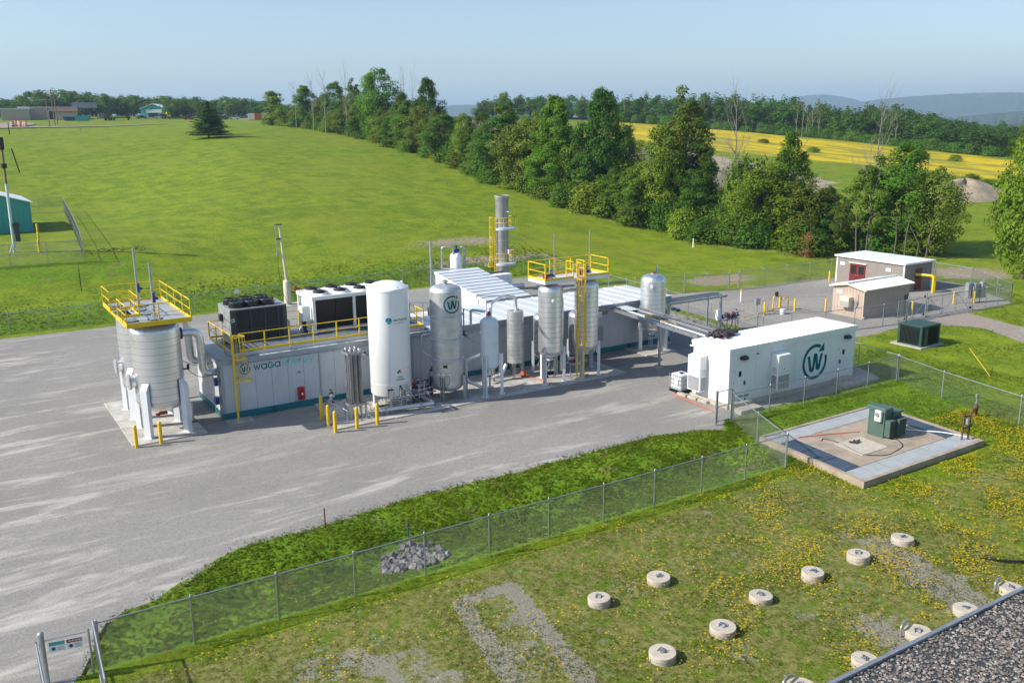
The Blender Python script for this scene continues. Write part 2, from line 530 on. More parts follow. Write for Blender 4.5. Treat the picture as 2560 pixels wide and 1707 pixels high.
# ---------------------------------------------------------------- ground material
def ground_material():
    m, t, b = new_mat('ground')
    p = t.pos()
    at = lambda k: t.attr(k).outputs['Fac']
    big = t.noise(0.045, 4, p)
    mid = t.noise(0.33, 5, p, 0.65)
    fine = t.noise(3.2, 6, p, 0.75)
    tiny = t.noise(13.0, 4, p, 0.7)
    blend = t.math('ADD', t.math('MULTIPLY', mid, 0.45), t.math('MULTIPLY', fine, 0.55))
    meadow = t.mix(t.step(blend, 0.40, 0.60), (0.092, 0.155, 0.005), (0.218, 0.275, 0.012))
    meadow = t.mix(t.math('MULTIPLY', t.step(big, 0.48, 0.66), 0.40), meadow, (0.215, 0.232, 0.022))
    meadow = t.mix(t.math('MULTIPLY', t.step(t.noise(0.12, 4, p), 0.55, 0.72), 0.45), meadow, (0.075, 0.140, 0.006))
    # mowing stripes and tracks that run down the slope
    st = t.noise(0.5, 3, t.pos((1.1, 0.10, 1), (0, 0, R(38))))
    meadow = t.mix(t.math('MULTIPLY', t.step(st, 0.46, 0.66), 0.28), meadow, (0.205, 0.250, 0.020))
    s2 = t.noise(0.8, 3, t.pos((1.0, 0.06, 1), (0, 0, R(57))))
    meadow = t.mix(t.math('MULTIPLY', t.step(s2, 0.48, 0.66), 0.22), meadow, (0.085, 0.150, 0.008))
    meadow = t.mix(t.math('MULTIPLY', t.step(tiny, 0.52, 0.66), 0.5), meadow, (0.055, 0.095, 0.005))
    # weeds on the bank and in the swale
    lush = t.mix(t.step(blend, 0.38, 0.62), (0.070, 0.140, 0.005), (0.160, 0.255, 0.010))
    lush = t.mix(t.math('MULTIPLY', t.step(t.noise(0.7, 4, p), 0.56, 0.72), 0.8), lush, (0.145, 0.125, 0.045))
    col = t.mix(t.step(t.math('ADD', at('lush'), t.math('MULTIPLY', t.math('SUBTRACT', mid, 0.5), 0.9)), 0.35, 0.62), meadow, lush)
    # dry mown lawn with bare earth
    dry = t.mix(t.step(fine, 0.36, 0.62), (0.095, 0.115, 0.014), (0.225, 0.210, 0.070))
    dry = t.mix(t.math('MULTIPLY', t.step(t.noise(1.1, 5, p, 0.7), 0.50, 0.62), 0.9), dry, (0.100, 0.165, 0.008))
    bare = t.mix(t.step(tiny, 0.35, 0.65), (0.195, 0.180, 0.140), (0.305, 0.28, 0.23))
    bn = t.math('ADD', t.math('MULTIPLY', t.noise(0.55, 6, p, 0.72), 0.75), t.math('MULTIPLY', fine, 0.25))
    bn = t.math('ADD', bn, t.math('MULTIPLY', at('bare'), 0.30))
    dry = t.mix(t.math('MULTIPLY', t.step(bn, 0.57, 0.65), 0.9), dry, bare)
    col = t.mix(t.step(t.math('ADD', at('dry'), t.math('MULTIPLY', t.math('SUBTRACT', mid, 0.5), 0.8)), 0.3, 0.7), col, dry)
    # earth along the fences and at the foot of the hedge
    earth = t.mix(t.step(fine, 0.35, 0.65), (0.22, 0.175, 0.115), (0.36, 0.30, 0.22))
    en = t.math('ADD', at('earth'), t.math('MULTIPLY', t.math('SUBTRACT', blend, 0.5), 1.5))
    col = t.mix(t.step(en, 0.50, 0.78), col, earth)
    # flowering fields
    yel = t.mix(t.step(t.noise(0.10, 5, t.pos((1, 0.35, 1), (0, 0, R(-20))), 0.7), 0.38, 0.60), (0.250, 0.235, 0.030), (0.62, 0.455, 0.004))
    yel = t.mix(t.math('MULTIPLY', t.step(fine, 0.5, 0.7), 0.30), yel, (0.16, 0.17, 0.02))
    fn = t.math('ADD', at('field'), t.math('MULTIPLY', t.math('SUBTRACT', t.noise(0.05, 4, p), 0.5), 0.9))
    col = t.mix(t.step(fn, 0.40, 0.62), col, yel)
    yn = t.math('ADD', at('bloom'), t.math('MULTIPLY', t.math('SUBTRACT', t.noise(0.9, 5, p, 0.7), 0.5), 2.2))
    col = t.mix(t.math('MULTIPLY', t.step(yn, 0.55, 0.95), 0.55), col, (0.36, 0.30, 0.010))
    # sand, gravel heaps
    sand = t.mix(t.step(t.math('ADD', t.math('MULTIPLY', mid, 0.6), t.math('MULTIPLY', fine, 0.4)), 0.38, 0.62), (0.26, 0.21, 0.15), (0.41, 0.34, 0.25))
    sn = t.math('ADD', at('sand'), t.math('MULTIPLY', t.math('SUBTRACT', t.noise(0.09, 5, p), 0.5), 1.2))
    col = t.mix(t.step(sn, 0.45, 0.60), col, sand)
    # forest floor
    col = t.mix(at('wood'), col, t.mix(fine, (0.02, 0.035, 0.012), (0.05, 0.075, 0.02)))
    t.link(col, b.inputs['Base Color'])
    b.inputs['Roughness'].default_value = 0.9
    b.inputs['Specular IOR Level'].default_value = 0.15
    h = t.math('ADD', t.math('MULTIPLY', fine, 0.6), t.math('ADD', t.math('MULTIPLY', tiny, 0.25), t.math('MULTIPLY', mid, 0.8)))
    t.link(t.bump(h, 0.6, 0.13), b.inputs['Normal'])
    return m
GROUND = ground_material()

def build_ground():
    front = np.linspace(HEAD - R(42), HEAD + R(42), 400)
    rest = np.linspace(HEAD + R(42), HEAD + R(318), 81)[1:-1]
    ang = np.concatenate([front, rest])
    rad = np.concatenate([np.arange(5, 60, 0.33), np.arange(60, 130, 0.5), np.geomspace(130, 16000, 190)])
    A, Rr = np.meshgrid(ang, rad)
    X, Y = (Rr * np.sin(A)).ravel(), (Rr * np.cos(A)).ravel()
    Z = terrain(X, Y)
    n, m = len(ang), len(rad)
    # under the sheets laid on it the ground drops a little, so that they never fight for the same plane
    under = np.minimum.reduce([sdist(X, Y, YARD), sdist(X, Y, YARD2), sdist(X, Y, DRIVE)])
    Z = Z - 0.12 * sstep(-under, 0.15, 0.8)
    i = np.arange(m - 1)[:, None] * n
    j = np.arange(n)[None, :]
    k = (j + 1) % n
    F = np.stack([i + j, i + n + j, i + n + k, i + k], axis=-1).reshape(-1)
    V = np.stack([X, Y, Z], axis=1)
    o = np_mesh('ground', V, F, 4, GROUND, True)
    o['kind'] = 'structure'
    d = np.hypot(X, Y)
    me = o.data
    def put(name, vals):
        a = me.attributes.new(name, 'FLOAT', 'POINT')
        a.data.foreach_set('value', np.clip(vals, 0, 1).astype(np.float32))
    swale = sstep(Y, 29.0, 30.2) * sstep(38.5 - Y, 0, 1) * sstep(39.0 - X, 0, 3) * .9
    trans = sstep(X, 35.5, 38.5) * sstep(62 - X, 0, 8) * sstep(Y, 26, 31) * sstep(46.5 - Y, 0, 3)
    bank = sstep(Y, 87.6, 88.6) * sstep(97.5 + 1.5 * wave(X, Y, 0.12, 8) - Y, 0, 3) * sstep(66.0 - X, 0, 4) * 0.95
    bank2 = sstep(Y, 101, 104) * sstep(112.0 - Y, 0, 4) * sstep(24.0 - X, 0, 6) * 0.6
    put('lush', np.maximum.reduce([swale, 0.62 * trans, bank, bank2]))
    fr = sstep(29.7 - Y, 0, 1.2) * sstep(38.0 - X, -4, 5)
    fr2 = sstep(27.0 - Y, 0, 4) * sstep(X, 30, 38) * 0.55
    strip = np.exp(-((Y - 29.3) / 0.7) ** 2) * 0.8
    put('dry', np.maximum(fr * (1 - 0.28 * sstep(X, 18, 34)) - strip * fr, fr2))
    # the bare lanes on the lawn
    lane = np.zeros_like(X)
    for x0, k_ in ((14.75, .2), (16.95, .18)):
        lane = np.maximum(lane, 1.0 * (np.abs(X - x0 - (Y - 26.8) * k_) < .34) * sstep(27.2 - Y, 0, 0.3))
    lane = np.maximum(lane, .30 * (np.abs(X - 15.85 - (Y - 26.8) * .19) < 1.1) * sstep(27 - Y, 0, .4))
    lane = np.maximum(lane, np.exp(-((Y - 26.95) / 0.4) ** 2) * sstep(X, 14.3, 14.7) * sstep(17.4 - X, 0, 0.4))
    lane = np.maximum(lane, 0.34 * sstep(X, 4, 7) * sstep(13.5 - X, 0, 2) * sstep(27.2 - Y, 0, 1.5))
    lane = np.maximum(lane, 0.8 * np.exp(-((X - 31.5 - (Y - 20) * 0.3) / 1.2) ** 2) * sstep(24.0 - Y, 0, 4))
    lane = np.maximum(lane, 0.7 * np.exp(-((X - 26.5 - (Y - 20) * 0.15) / 0.8) ** 2) * sstep(19.5 - Y, 0, 2))
    put('bare', lane * sstep(30.0 - Y, 0, 1))
    e = 0.55 * np.exp(-(sdist(X, Y, YARD2) / 2.2) ** 2)
    e = np.maximum(e, 0.95 * np.exp(-((X - 74) / 7) ** 2 - ((Y - 72.5) / 4.0) ** 2))
    e = np.maximum(e, 0.95 * np.exp(-((X - 100) / 7) ** 2 - ((Y - 59.0) / 6.0) ** 2))
    e = np.maximum(e, 0.50 * np.exp(-((sdist(X, Y, YARD)) / 0.6) ** 2))
    e = np.maximum(e, 0.8 * np.exp(-((X - 56) / 16) ** 2 - ((Y - 94) / 3.0) ** 2))
    e = np.maximum(e, 0.55 * np.exp(-((X - 43) / 4) ** 2 - ((Y - 102) / 2.5) ** 2))
    e = np.maximum(e, .75 * np.exp(-((X - 58) / 14) ** 2 - ((Y - 103) / 4) ** 2))
    e = np.maximum(e, .5 * np.exp(-((Y - 87.6) / .9) ** 2) * (X < 62))
    e = np.maximum(e, 0.85 * np.exp(-((X - 34) / 2.0) ** 2 - ((Y - 31) / 0.5) ** 2))
    tr = G(370, 520, 3)
    for q in ((352, 520, 4.2), (385, 560, 4.0), (410, 600, 3.4), (440, 640, 2.4)):
        g = G(*q)
        e = np.maximum(e, 0.6 * np.exp(-((X - g.x) ** 2 + (Y - g.y) ** 2) / 1.2))
    for px in range(680, 2340, 22):
        g = PX(px, edge(px) - 1.5)
        e = np.maximum(e, .62 * np.exp(-(((X - g.x) ** 2 + (Y - g.y) ** 2) / 3.5)))
    put('earth', e)
    put('field', sstep(-sdist(X, Y, FIELD), -14, 22))
    bl = 0.55 * sstep(sdist(X, Y, FIELD) * -1, -60, -5) * sstep(X, 150, 190)
    left = D(180, 400, 215)
    bl = np.maximum(bl, 0.42 * np.exp(-((X - left.x) / 26) ** 2 - ((Y - left.y) / 26) ** 2))
    rgt = PX(2500, 150)
    bl = np.maximum(bl, 0.5 * np.exp(-((X - rgt.x) / 22) ** 2 - ((Y - rgt.y) / 22) ** 2))
    bl = np.maximum(bl, 0.50 * sstep(28.0 - Y, 0, 4) * sstep(X, 22, 32))
    put('bloom', bl)
    s = np.maximum(0.9 * sstep(-sdist(X, Y, SAND), -6, 10), 0.6 * sstep(-sdist(X, Y, FARPIT), -6, 10))
    og = PX(640, 440)
    s = np.maximum(s, 0.9 * np.exp(-((X - og.x) / 9) ** 2 - ((Y - og.y) / 14) ** 2))
    put('sand', s)
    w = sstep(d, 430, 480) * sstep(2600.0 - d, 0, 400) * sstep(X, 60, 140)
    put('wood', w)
    return o
ground = build_ground()

def sheet(name, poly, mat, step, lift, jitter=0.0, kind='structure'):
    P = []
    for i in range(len(poly)):
        a, b = Vector(poly[i]), Vector(poly[(i + 1) % len(poly)])
        k = max(1, int((b - a).length / step))
        for q in range(k):
            c = a.lerp(b, q / k)
            if jitter: c = c + Vector((random.uniform(-jitter, jitter), random.uniform(-jitter, jitter)))
            P.append(c)
    n = len(P)
    xs, ys = [p.x for p in P], [p.y for p in P]
    gx, gy = np.meshgrid(np.arange(min(xs), max(xs), step * 1.5), np.arange(min(ys), max(ys), step * 1.5))
    gx, gy = gx.ravel(), gy.ravel()
    keep = sdist(gx, gy, [(p.x, p.y) for p in P]) < -step * 0.6
    pts = P + [Vector((x, y)) for x, y in zip(gx[keep], gy[keep])]
    v, e, f, *_ = delaunay_2d_cdt(pts, [(i, (i + 1) % n) for i in range(n)], [], 1, 1e-5)
    z = terrain(np.array([q.x for q in v]), np.array([q.y for q in v])) + lift
    mb = MB()
    fl = []
    for t in f:
        a, b, c = (v[i] for i in t[:3])
        fl.append(tuple(t) if (b - a).cross(c - a) > 0 else tuple(reversed(t)))
    mb.add([(q.x, q.y, zz) for q, zz in zip(v, z)], fl, True)
    o = mb.build(name, mat)
    o['kind'] = kind
    return o

def gravel_material(name, dark, light, dust, dusty):
    m, t, b = new_mat(name)
    p = t.pos()
    sp = t.n('TexVoronoi', i_Scale=13.0)
    t.link(p, sp.inputs['Vector'])
    stones = sp.outputs['Color']
    sx = t.n('SeparateColor')
    t.link(stones, sx.inputs[0])
    f = t.math('ADD', t.math('MULTIPLY', sx.outputs[0], 0.5), t.math('MULTIPLY', t.noise(6.0, 5, p, 0.7), 0.5))
    c = t.mix(t.step(f, 0.2, 0.8), dark, light)
    c = t.mix(t.math('MULTIPLY', t.step(t.noise(0.10, 4, p), 0.40, 0.66), 0.40), c, tuple(x * 0.78 for x in dark))
    # dusty wheel tracks: long thin patches along the drive, curving towards the gate
    w1 = t.noise(0.30, 5, t.pos((0.32, 1.5, 1), (0, 0, R(-7))), 0.72, 0.5)
    w2 = t.noise(0.34, 5, t.pos((0.35, 1.5, 1), (0, 0, R(-42))), 0.72, 0.5)
    w3 = t.noise(0.22, 5, t.pos((0.8, 1.3, 1), (0, 0, R(10))), 0.7)
    gy = t.n('SeparateXYZ')
    t.link(t.pos(), gy.inputs[0])
    near = t.step(gy.outputs[1], 49.0, 38.0)
    left = t.step(gy.outputs[0], 12.0, 2.0)
    zone = t.math('MAXIMUM', t.math('MULTIPLY', near, 0.9), t.math('ADD', t.math('MULTIPLY', left, 0.5), 0.45))
    a = t.math('MULTIPLY', t.step(w1, 0.50, 0.67), zone)
    bb = t.math('MULTIPLY', t.math('MULTIPLY', t.step(w2, 0.47, 0.66), left), t.step(gy.outputs[1], 46.0, 36.0))
    cc = t.math('MULTIPLY', t.step(w3, 0.58, 0.75), 0.5)
    d = t.math('MAXIMUM', t.math('MAXIMUM', a, bb), cc)
    c = t.mix(t.math('MULTIPLY', d, dusty), c, dust)
    c = t.mix(t.math('MULTIPLY', t.step(t.noise(0.9, 5, p, 0.7), 0.58, 0.72), 0.35), c, tuple(x * 0.7 for x in dark))
    t.link(c, b.inputs['Base Color'])
    b.inputs['Roughness'].default_value = 0.92
    b.inputs['Specular IOR Level'].default_value = 0.2
    h = t.math('ADD', sp.outputs['Distance'], t.math('MULTIPLY', t.noise(3.0, 4, p), 0.6))
    t.link(t.bump(h, 0.22, 0.04), b.inputs['Normal'])
    return m
GRAVEL = gravel_material('gravel', (0.238, 0.226, 0.206), (0.30, 0.286, 0.262), (0.50, 0.465, 0.41), 0.85)
GRAVEL2 = gravel_material('gravel_pale', (0.225, 0.21, 0.19), (0.36, 0.34, 0.31), (0.44, 0.40, 0.35), 0.5)
TRACK = gravel_material('track', (0.24, 0.20, 0.165), (0.36, 0.31, 0.26), (0.42, 0.36, 0.30), 0.4)
sheet('gravel_yard', YARD, GRAVEL, 0.9, 0.0, 0.16)
sheet('gravel_yard', YARD2, GRAVEL2, 1.0, 0.004, 0.18)
sheet('driveway', DRIVE, TRACK, 0.9, 0.008, 0.15)
sheet('road', ROADF, TRACK, 6.0, 0.25)

# ---------------------------------------------------------------- concrete pads, slab by slab
def slab_material():
    m, t, b = new_mat('concrete')
    p = t.pos()
    n = t.noise(0.8, 6, p, 0.65)
    c = t.mix(t.step(n, 0.35, 0.68), (0.36, 0.335, 0.295), (0.56, 0.53, 0.475))
    c = t.mix(t.math('MULTIPLY', t.step(t.noise(3.0, 5, p, 0.7), 0.55, 0.75), 0.5), c, (0.27, 0.25, 0.22))
    t.link(c, b.inputs['Base Color'])
    b.inputs['Roughness'].default_value = 0.85
    t.link(t.bump(t.noise(30, 3, p), 0.15, 0.01), b.inputs['Normal'])
    return m
CONC = slab_material()
def pad(polys, top, name='concrete_pad'):
    cx = sum(p[0] for q in polys for p in q) / sum(len(q) for q in polys)
    cyy = sum(p[1] for q in polys for p in q) / sum(len(q) for q in polys)
    root = bpy.data.objects.new(name, None)
    link(root)
    root.location = (cx, cyy, 0)
    WPOS[root.name] = Vector((cx, cyy, 0))
    root['kind'] = 'structure'
    for q in polys:
        mx, my = sum(p[0] for p in q) / len(q), sum(p[1] for p in q) / len(q)
        sh = [(p[0] + (mx - p[0]) * 0.012, p[1] + (my - p[1]) * 0.012) for p in q]
        MB().prism(sh, -0.15, top + random.uniform(-0.004, 0.004)).build('slab', CONC, root)
    return root
def rect(x0, y0, x1, y1): return [(x0, y0), (x1, y0), (x1, y1), (x0, y1)]
pad([rect(7.78, 51.9, 11.95, 55.35), rect(7.8, 55.35, 11.95, 56.95), rect(7.8, 56.95, 11.95, 61.6)], 0.07)
xs = [18.35, 22.2, 26.35, 31.2, 35.05, 37.2, 39.1, 40.35]
pad([[(xs[i], 48.15), (xs[i + 1], 48.2), (xs[i + 1], 53.7), (xs[i] + (0.7 if i == 0 else 0), 53.7)] for i in range(len(xs) - 1)], 0.07)
pad([rect(13.35, 52.75, 14.95, 53.65)], 0.05)
pad([rect(44.65, 50.85, 47.6, 53.85)], 0.08)
pad([rect(27.4, 85.7, 31.2, 87.6)], 0.06)

# ---------------------------------------------------------------- far hills
def forest_hill(name, cols, dist, depth, foot):
    m = MATS.get('hill')
    if m is None:
        m, t, b = new_mat('hill')
        p = t.pos()
        c = t.mix(t.step(t.noise(0.006, 5, p, 0.7), 0.35, 0.65), (0.016, 0.036, 0.020), (0.042, 0.070, 0.034))
        c = t.mix(t.step(t.noise(0.0022, 4, t.pos((1, 1, 6))), 0.62, 0.70), c, (0.17, 0.17, 0.07))
        t.link(c, b.inputs['Base Color'])
        b.inputs['Roughness'].default_value = 1.0
        MATS['hill'] = m
    fx = np.arange(cols[0][0], cols[-1][0] + 1, 6)
    fy = np.interp(fx, [c[0] for c in cols], [c[1] for c in cols])
    fy = np.convolve(np.pad(fy, 6, mode='edge'), np.ones(13) / 13, mode='valid') + rng.normal(0, 0.35, len(fx))
    prof = [(-1.0, 0.0), (-0.6, 0.42), (-0.3, 0.75), (-0.1, 0.95), (0, 1.0), (0.3, 0.8), (1.0, 0.0)]
    vs = []
    for x, y in zip(fx, fy):
        top = D(float(x), float(y), dist)
        a = math.atan2(top.x, top.y)
        for u, h in prof:
            r = dist + u * depth
            z = foot + (top.z - foot) * h + (rng.normal(0, 3.0) if 0 < h < 1 else 0)
            vs.append((r * math.sin(a), r * math.cos(a), z))
    k = len(prof)
    fs = [(i * k + j, (i + 1) * k + j, (i + 1) * k + j + 1, i * k + j + 1) for i in range(len(fx) - 1) for j in range(k - 1)]
    o = MB().add(vs, fs, True).build(name, m)
    o['kind'] = 'structure'
forest_hill('hills', [(1750, 290), (1880, 266), (1960, 248), (2040, 235), (2090, 238), (2140, 250), (2230, 272), (2400, 292)], 7000, 1700, -60)
forest_hill('hills', [(1960, 292), (2100, 268), (2180, 250), (2300, 240), (2420, 233), (2520, 231), (2620, 233), (2800, 240), (3100, 262), (3500, 290)], 6000, 1500, -70)
forest_hill('hills', [(900, 300), (1060, 272), (1130, 263), (1180, 261), (1260, 268), (1400, 290)], 5200, 1000, -40)
forest_hill('hills', [(2300, 305), (2420, 290), (2500, 282), (2580, 277), (2700, 274), (3000, 285)], 3200, 600, -70)

# ================================================================ plant: builders
def part_of(root, name, mat, fn):
    mb = MB()
    fn(mb)
    return mb.build(name, mat, root)

def guardrail(root, pts, z, mat, h=1.07, closed=False, step=1.6, toe=0.13, r=0.027, toe_side=True):
    """posts, top rail, mid rail and toe board along a polyline"""
    n = len(pts)
    segs = [(pts[i], pts[(i + 1) % n]) for i in range(n if closed else n - 1)]
    post = None
    done = set()
    for a, b in segs:
        a3, b3 = Vector((*a, z)), Vector((*b, z))
        part_of(root, 'top_rail', mat, lambda m: m.cyl(a3 + Vector((0, 0, h)), b3 + Vector((0, 0, h)), r, n=8))
        part_of(root, 'mid_rail', mat, lambda m: m.cyl(a3 + Vector((0, 0, h * .52)), b3 + Vector((0, 0, h * .52)), r * .85, n=8))
        if toe: part_of(root, 'toe_board', mat, lambda m: m.bar(a3 + Vector((0, 0, toe / 2)), b3 + Vector((0, 0, toe / 2)), 0.02, toe))
        k = max(1, round((b3 - a3).length / step))
        for i in range(k + 1):
            p = a3.lerp(b3, i / k)
            key = (round(p.x, 2), round(p.y, 2))
            if key in done: continue
            done.add(key)
            if post is None:
                mb = MB().box(-0.032, -0.032, -0.08, 0.032, 0.032, h)
                post = mb.build('post', mat, root, True)
                post.location = p - WPOS[root.name]
            else:
                c = again(post, p - WPOS[root.name])
                c.parent = root

def caged_ladder(name, label, base, ztop, face, cage_from, mat, z0=0.05, width=0.46, depth=0.72, stile=0.07, group=None, top_out=1.1, flare=1.35):
    """ladder whose climber stands on the side `face`; hoops go round the climber"""
    root = thing(name, label, 'ladder', base, group)
    f = Vector((face[0], face[1], 0)).normalized()
    s = Vector((-f.y, f.x, 0))
    b = Vector((base[0], base[1], 0))
    for k in (-1, 1):
        p = b + s * (k * width / 2)
        part_of(root, 'stile', mat, lambda m: m.bar(p + Vector((0, 0, z0)), p + Vector((0, 0, ztop + top_out)), stile, stile * 0.55, f))
    rung = None
    z = z0 + 0.3
    while z < ztop + 0.05:
        if rung is None:
            rung = MB().cyl(-s * width / 2, s * width / 2, 0.016, n=6).build('rung', mat, root, True)
            rung.location = Vector((0, 0, z)) + b - WPOS[root.name]
        else:
            again(rung, Vector((0, 0, z)) + b - WPOS[root.name]).parent = root
        z += 0.3
    zs = [cage_from + i * (ztop + top_out - cage_from) / max(1, round((ztop + top_out - cage_from) / 1.15)) for i in range(max(1, round((ztop + top_out - cage_from) / 1.15)) + 1)]
    def loop(z, k=1.0):
        out = []
        for i in range(15):
            a = PI * i / 14
            out.append(b + s * (math.cos(a) * width * 0.62 * k) + f * (math.sin(a) ** 0.8 * depth * k) + Vector((0, 0, z)))
        return out
    for i, z in enumerate(zs):
        lp = loop(z, flare if i == 0 else 1.0)
        mb = MB()
        for p, q in zip(lp, lp[1:]): mb.bar(p, q, 0.02, 0.075)
        mb.build('cage_hoop', mat, root)
    for j in (1, 4, 7, 10, 13):
        mb = MB()
        pts = [loop(z, flare if i == 0 else 1.0)[j] for i, z in enumerate(zs)]
        for p, q in zip(pts, pts[1:]): mb.bar(p, q, 0.05, 0.02, f)
        mb.build('cage_strap', mat, root)
    return root

def vessel(name, label, cat, cx, cy_, r, z0, z1, hb, ht, mat, legs=(), leg_mat=None, leg_top=2.0, leg_w=0.2, band=0.36, gores=16, group=None, seam=None, knee=0.25, foot=0.42):
    """upright clad pressure vessel: barrel z0..z1, dished ends, legs"""
    root = thing(name, label, cat, (cx, cy_, 0), group)
    ell = [(r * math.cos(a), math.sin(a)) for a in (0, .22, .44, .66, .88, 1.1, 1.32, PI / 2 - .02)]
    e2 = [(r * math.cos(a) ** 0.7, math.sin(a)) for a in (0, .22, .44, .66, .88, 1.1, 1.32, PI / 2 - .02)]
    bot = [(x, z0 - hb * s) for x, s in e2][::-1]
    part_of(root, 'bottom_head', mat, lambda m: m.lathe(bot, (cx, cy_, 0), 40))
    if band:
        k = max(1, round((z1 - z0) / band))
        hgt = (z1 - z0) / k
        first = None
        for i in range(k):
            if first is None:
                mb = MB().lathe([(r + 0.008, 0.0), (r, hgt)], n=44).lathe([(r - 0.012, 0.0), (r + 0.008, 0.0)], n=44, smooth=False).lathe([(r + 0.0085, 0.0), (r + 0.0085, 0.02)], n=44).lathe([(r + 0.0085, 0.02), (r, 0.02)], n=44, smooth=False)
                first = mb.build('cladding_band', mat, root, True)
                first.location = (0, 0, z0)
                sr = MB().lathe([(r + .0105, -.011), (r + .0105, .011)], n=44).build('seam_line', MATS['band_seam'], root, True)
                sr.location = (0, 0, z0)
            else:
                again(first, (0, 0, z0 + i * hgt), rz=random.uniform(0, 6)).parent = root
                again(sr, (0, 0, z0 + i * hgt)).parent = root
        part_of(root, 'seam_strip', MATS['steel_matte'], lambda m: [m.box(cx - r * .98 - .02, cy_ - .03, z0, cx - r * .98 + .012, cy_ + .03, z1)])
    else:
        part_of(root, 'barrel', mat, lambda m: m.lathe([(r, z0), (r, z1)], (cx, cy_, 0), 48))
    if gores:
        g = None
        for i in range(gores):
            a0, a1 = 2 * PI * i / gores, 2 * PI * (i + 1) / gores
            if g is None:
                mb = MB().lathe([(x + 0.006, ht * s) for x, s in e2], n=4, a0=a0 + 0.012, a1=a1 - 0.004)
                mb.lathe([(x + 0.016, ht * s + .004) for x, s in e2], n=1, a0=a0 - 0.012 / r, a1=a0 + 0.014 / r)
                g = mb.build('dome_panel', mat, root, True)
                g.location = (0, 0, z1)
            else:
                again(g, rz=a0).parent = root
        part_of(root, 'dome_cap', mat, lambda m: m.lathe([(r * 0.28, z1 + ht * .955), (r * 0.24, z1 + ht + .03), (0.01, z1 + ht + .03)], (cx, cy_, 0), 20))
    else:
        part_of(root, 'top_head', mat, lambda m: m.lathe([(x, z1 + ht * s) for x, s in e2] + [(0.001, z1 + ht)], (cx, cy_, 0), 48))
    for (x, y) in legs:
        d = Vector((x - cx, y - cy_, 0)).normalized()
        t = Vector((-d.y, d.x, 0))
        P = Vector((x, y, 0))
        def leg(m):
            w = leg_w
            if w > .3:
                m.bar(P + Vector((0, 0, .08)), P + Vector((0, 0, leg_top)), w * 1.1, w * .9, d)
                a, b = P + t * w * .55 + Vector((0, 0, leg_top)), P - t * w * .55 + Vector((0, 0, leg_top))
                k = d * w * .45
                m.add([a + k, b + k, b - k, a - k, a - k + Vector((0, 0, .35)), b - k + Vector((0, 0, .35))], [(0, 1, 5, 4), (0, 4, 3), (1, 2, 5), (2, 3, 4, 5)])
                return
            # an I-section: two flanges and a web
            for k in (-1, 1):
                c = P + t * (k * w * 0.45)
                m.bar(c + Vector((0, 0, .08)), c + Vector((0, 0, leg_top)), w * 0.12, w * 0.95, d)
            m.bar(P + Vector((0, 0, .08)), P + Vector((0, 0, leg_top + knee)), w * 0.9, w * 0.12, t)
            m.bar(P - d * 0.12 + Vector((0, 0, leg_top - .5)), P - d * (w * .8) + Vector((0, 0, leg_top + knee)), w * 0.7, .05, t)
        lg = part_of(root, 'leg', leg_mat or mat, leg)
        part_of(lg, 'base_plate', leg_mat or mat, lambda m: m.bar(P + Vector((0, 0, .07)), P + Vector((0, 0, .10)), foot, foot, d))
    return root

def flanged_nozzle(root, x, y, z, r=0.12, h=0.25, mat=None, cap=None):
    nz = part_of(root, 'nozzle', mat or MATS['steel'], lambda m: (m.cyl((x, y, z - .1), (x, y, z + h), r, n=14), m.cyl((x, y, z + h * .55), (x, y, z + h * .72), r * 1.6, n=16)))
    if cap: part_of(nz, 'relief_valve', cap, lambda m: (m.cyl((x, y, z + h), (x, y, z + h + .16), r * 1.15, n=12), m.cyl((x, y, z + h + .16), (x, y, z + h + .30), r * .6, n=10)))
    return nz

def valve_cluster(root, x, y, z, col, s=1.0):
    """a small valve with bonnet and hand wheel"""
    part_of(root, 'valve', MATS[col], lambda m: (m.cyl((x - .10 * s, y, z), (x + .10 * s, y, z), .055 * s, n=10), m.cyl((x, y, z), (x, y, z + .18 * s), .035 * s, n=8), m.cyl((x, y, z + .17 * s), (x, y, z + .19 * s), .08 * s, n=12)))

# ---------------------------------------------------------------- flat lettering
def stroke_ribbon(mb, pts, w, fn, closed=False):
    """ribbon of width w along 2-D points, mapped by fn(u, v) -> 3-D"""
    P = [Vector(p) for p in pts]
    n = len(P)
    L, Rr = [], []
    for i, p in enumerate(P):
        if closed: d0, d1 = P[i] - P[i - 1], P[(i + 1) % n] - P[i]
        else: d0, d1 = P[i] - P[max(i - 1, 0)], P[min(i + 1, n - 1)] - P[i]
        if d0.length < 1e-9: d0 = d1
        if d1.length < 1e-9: d1 = d0
        d0, d1 = d0.normalized(), d1.normalized()
        t = (d0 + d1)
        t = t.normalized() if t.length > 1e-6 else d1
        nn = Vector((-t.y, t.x))
        k = 1 / max(0.45, nn.dot(Vector((-d1.y, d1.x))))
        L.append(p + nn * w / 2 * k)
        Rr.append(p - nn * w / 2 * k)
    vs = [fn(q.x, q.y) for q in L] + [fn(q.x, q.y) for q in Rr]
    m = n if closed else n - 1
    mb.add(vs, [(i + n, (i + 1) % n + n, (i + 1) % n, i) for i in range(m)])
def arc(cx, cy_, r, a0, a1, k=20):
    return [(cx + r * math.cos(R(a0 + (a1 - a0) * i / k)), cy_ + r * math.sin(R(a0 + (a1 - a0) * i / k))) for i in range(k + 1)]
def disc2(mb, cx, cy_, r, fn, k=14):
    mb.add([fn(cx, cy_)] + [fn(cx + r * math.cos(2 * PI * i / k), cy_ + r * math.sin(2 * PI * i / k)) for i in range(k)], [(0, 1 + i, 1 + (i + 1) % k) for i in range(k)])
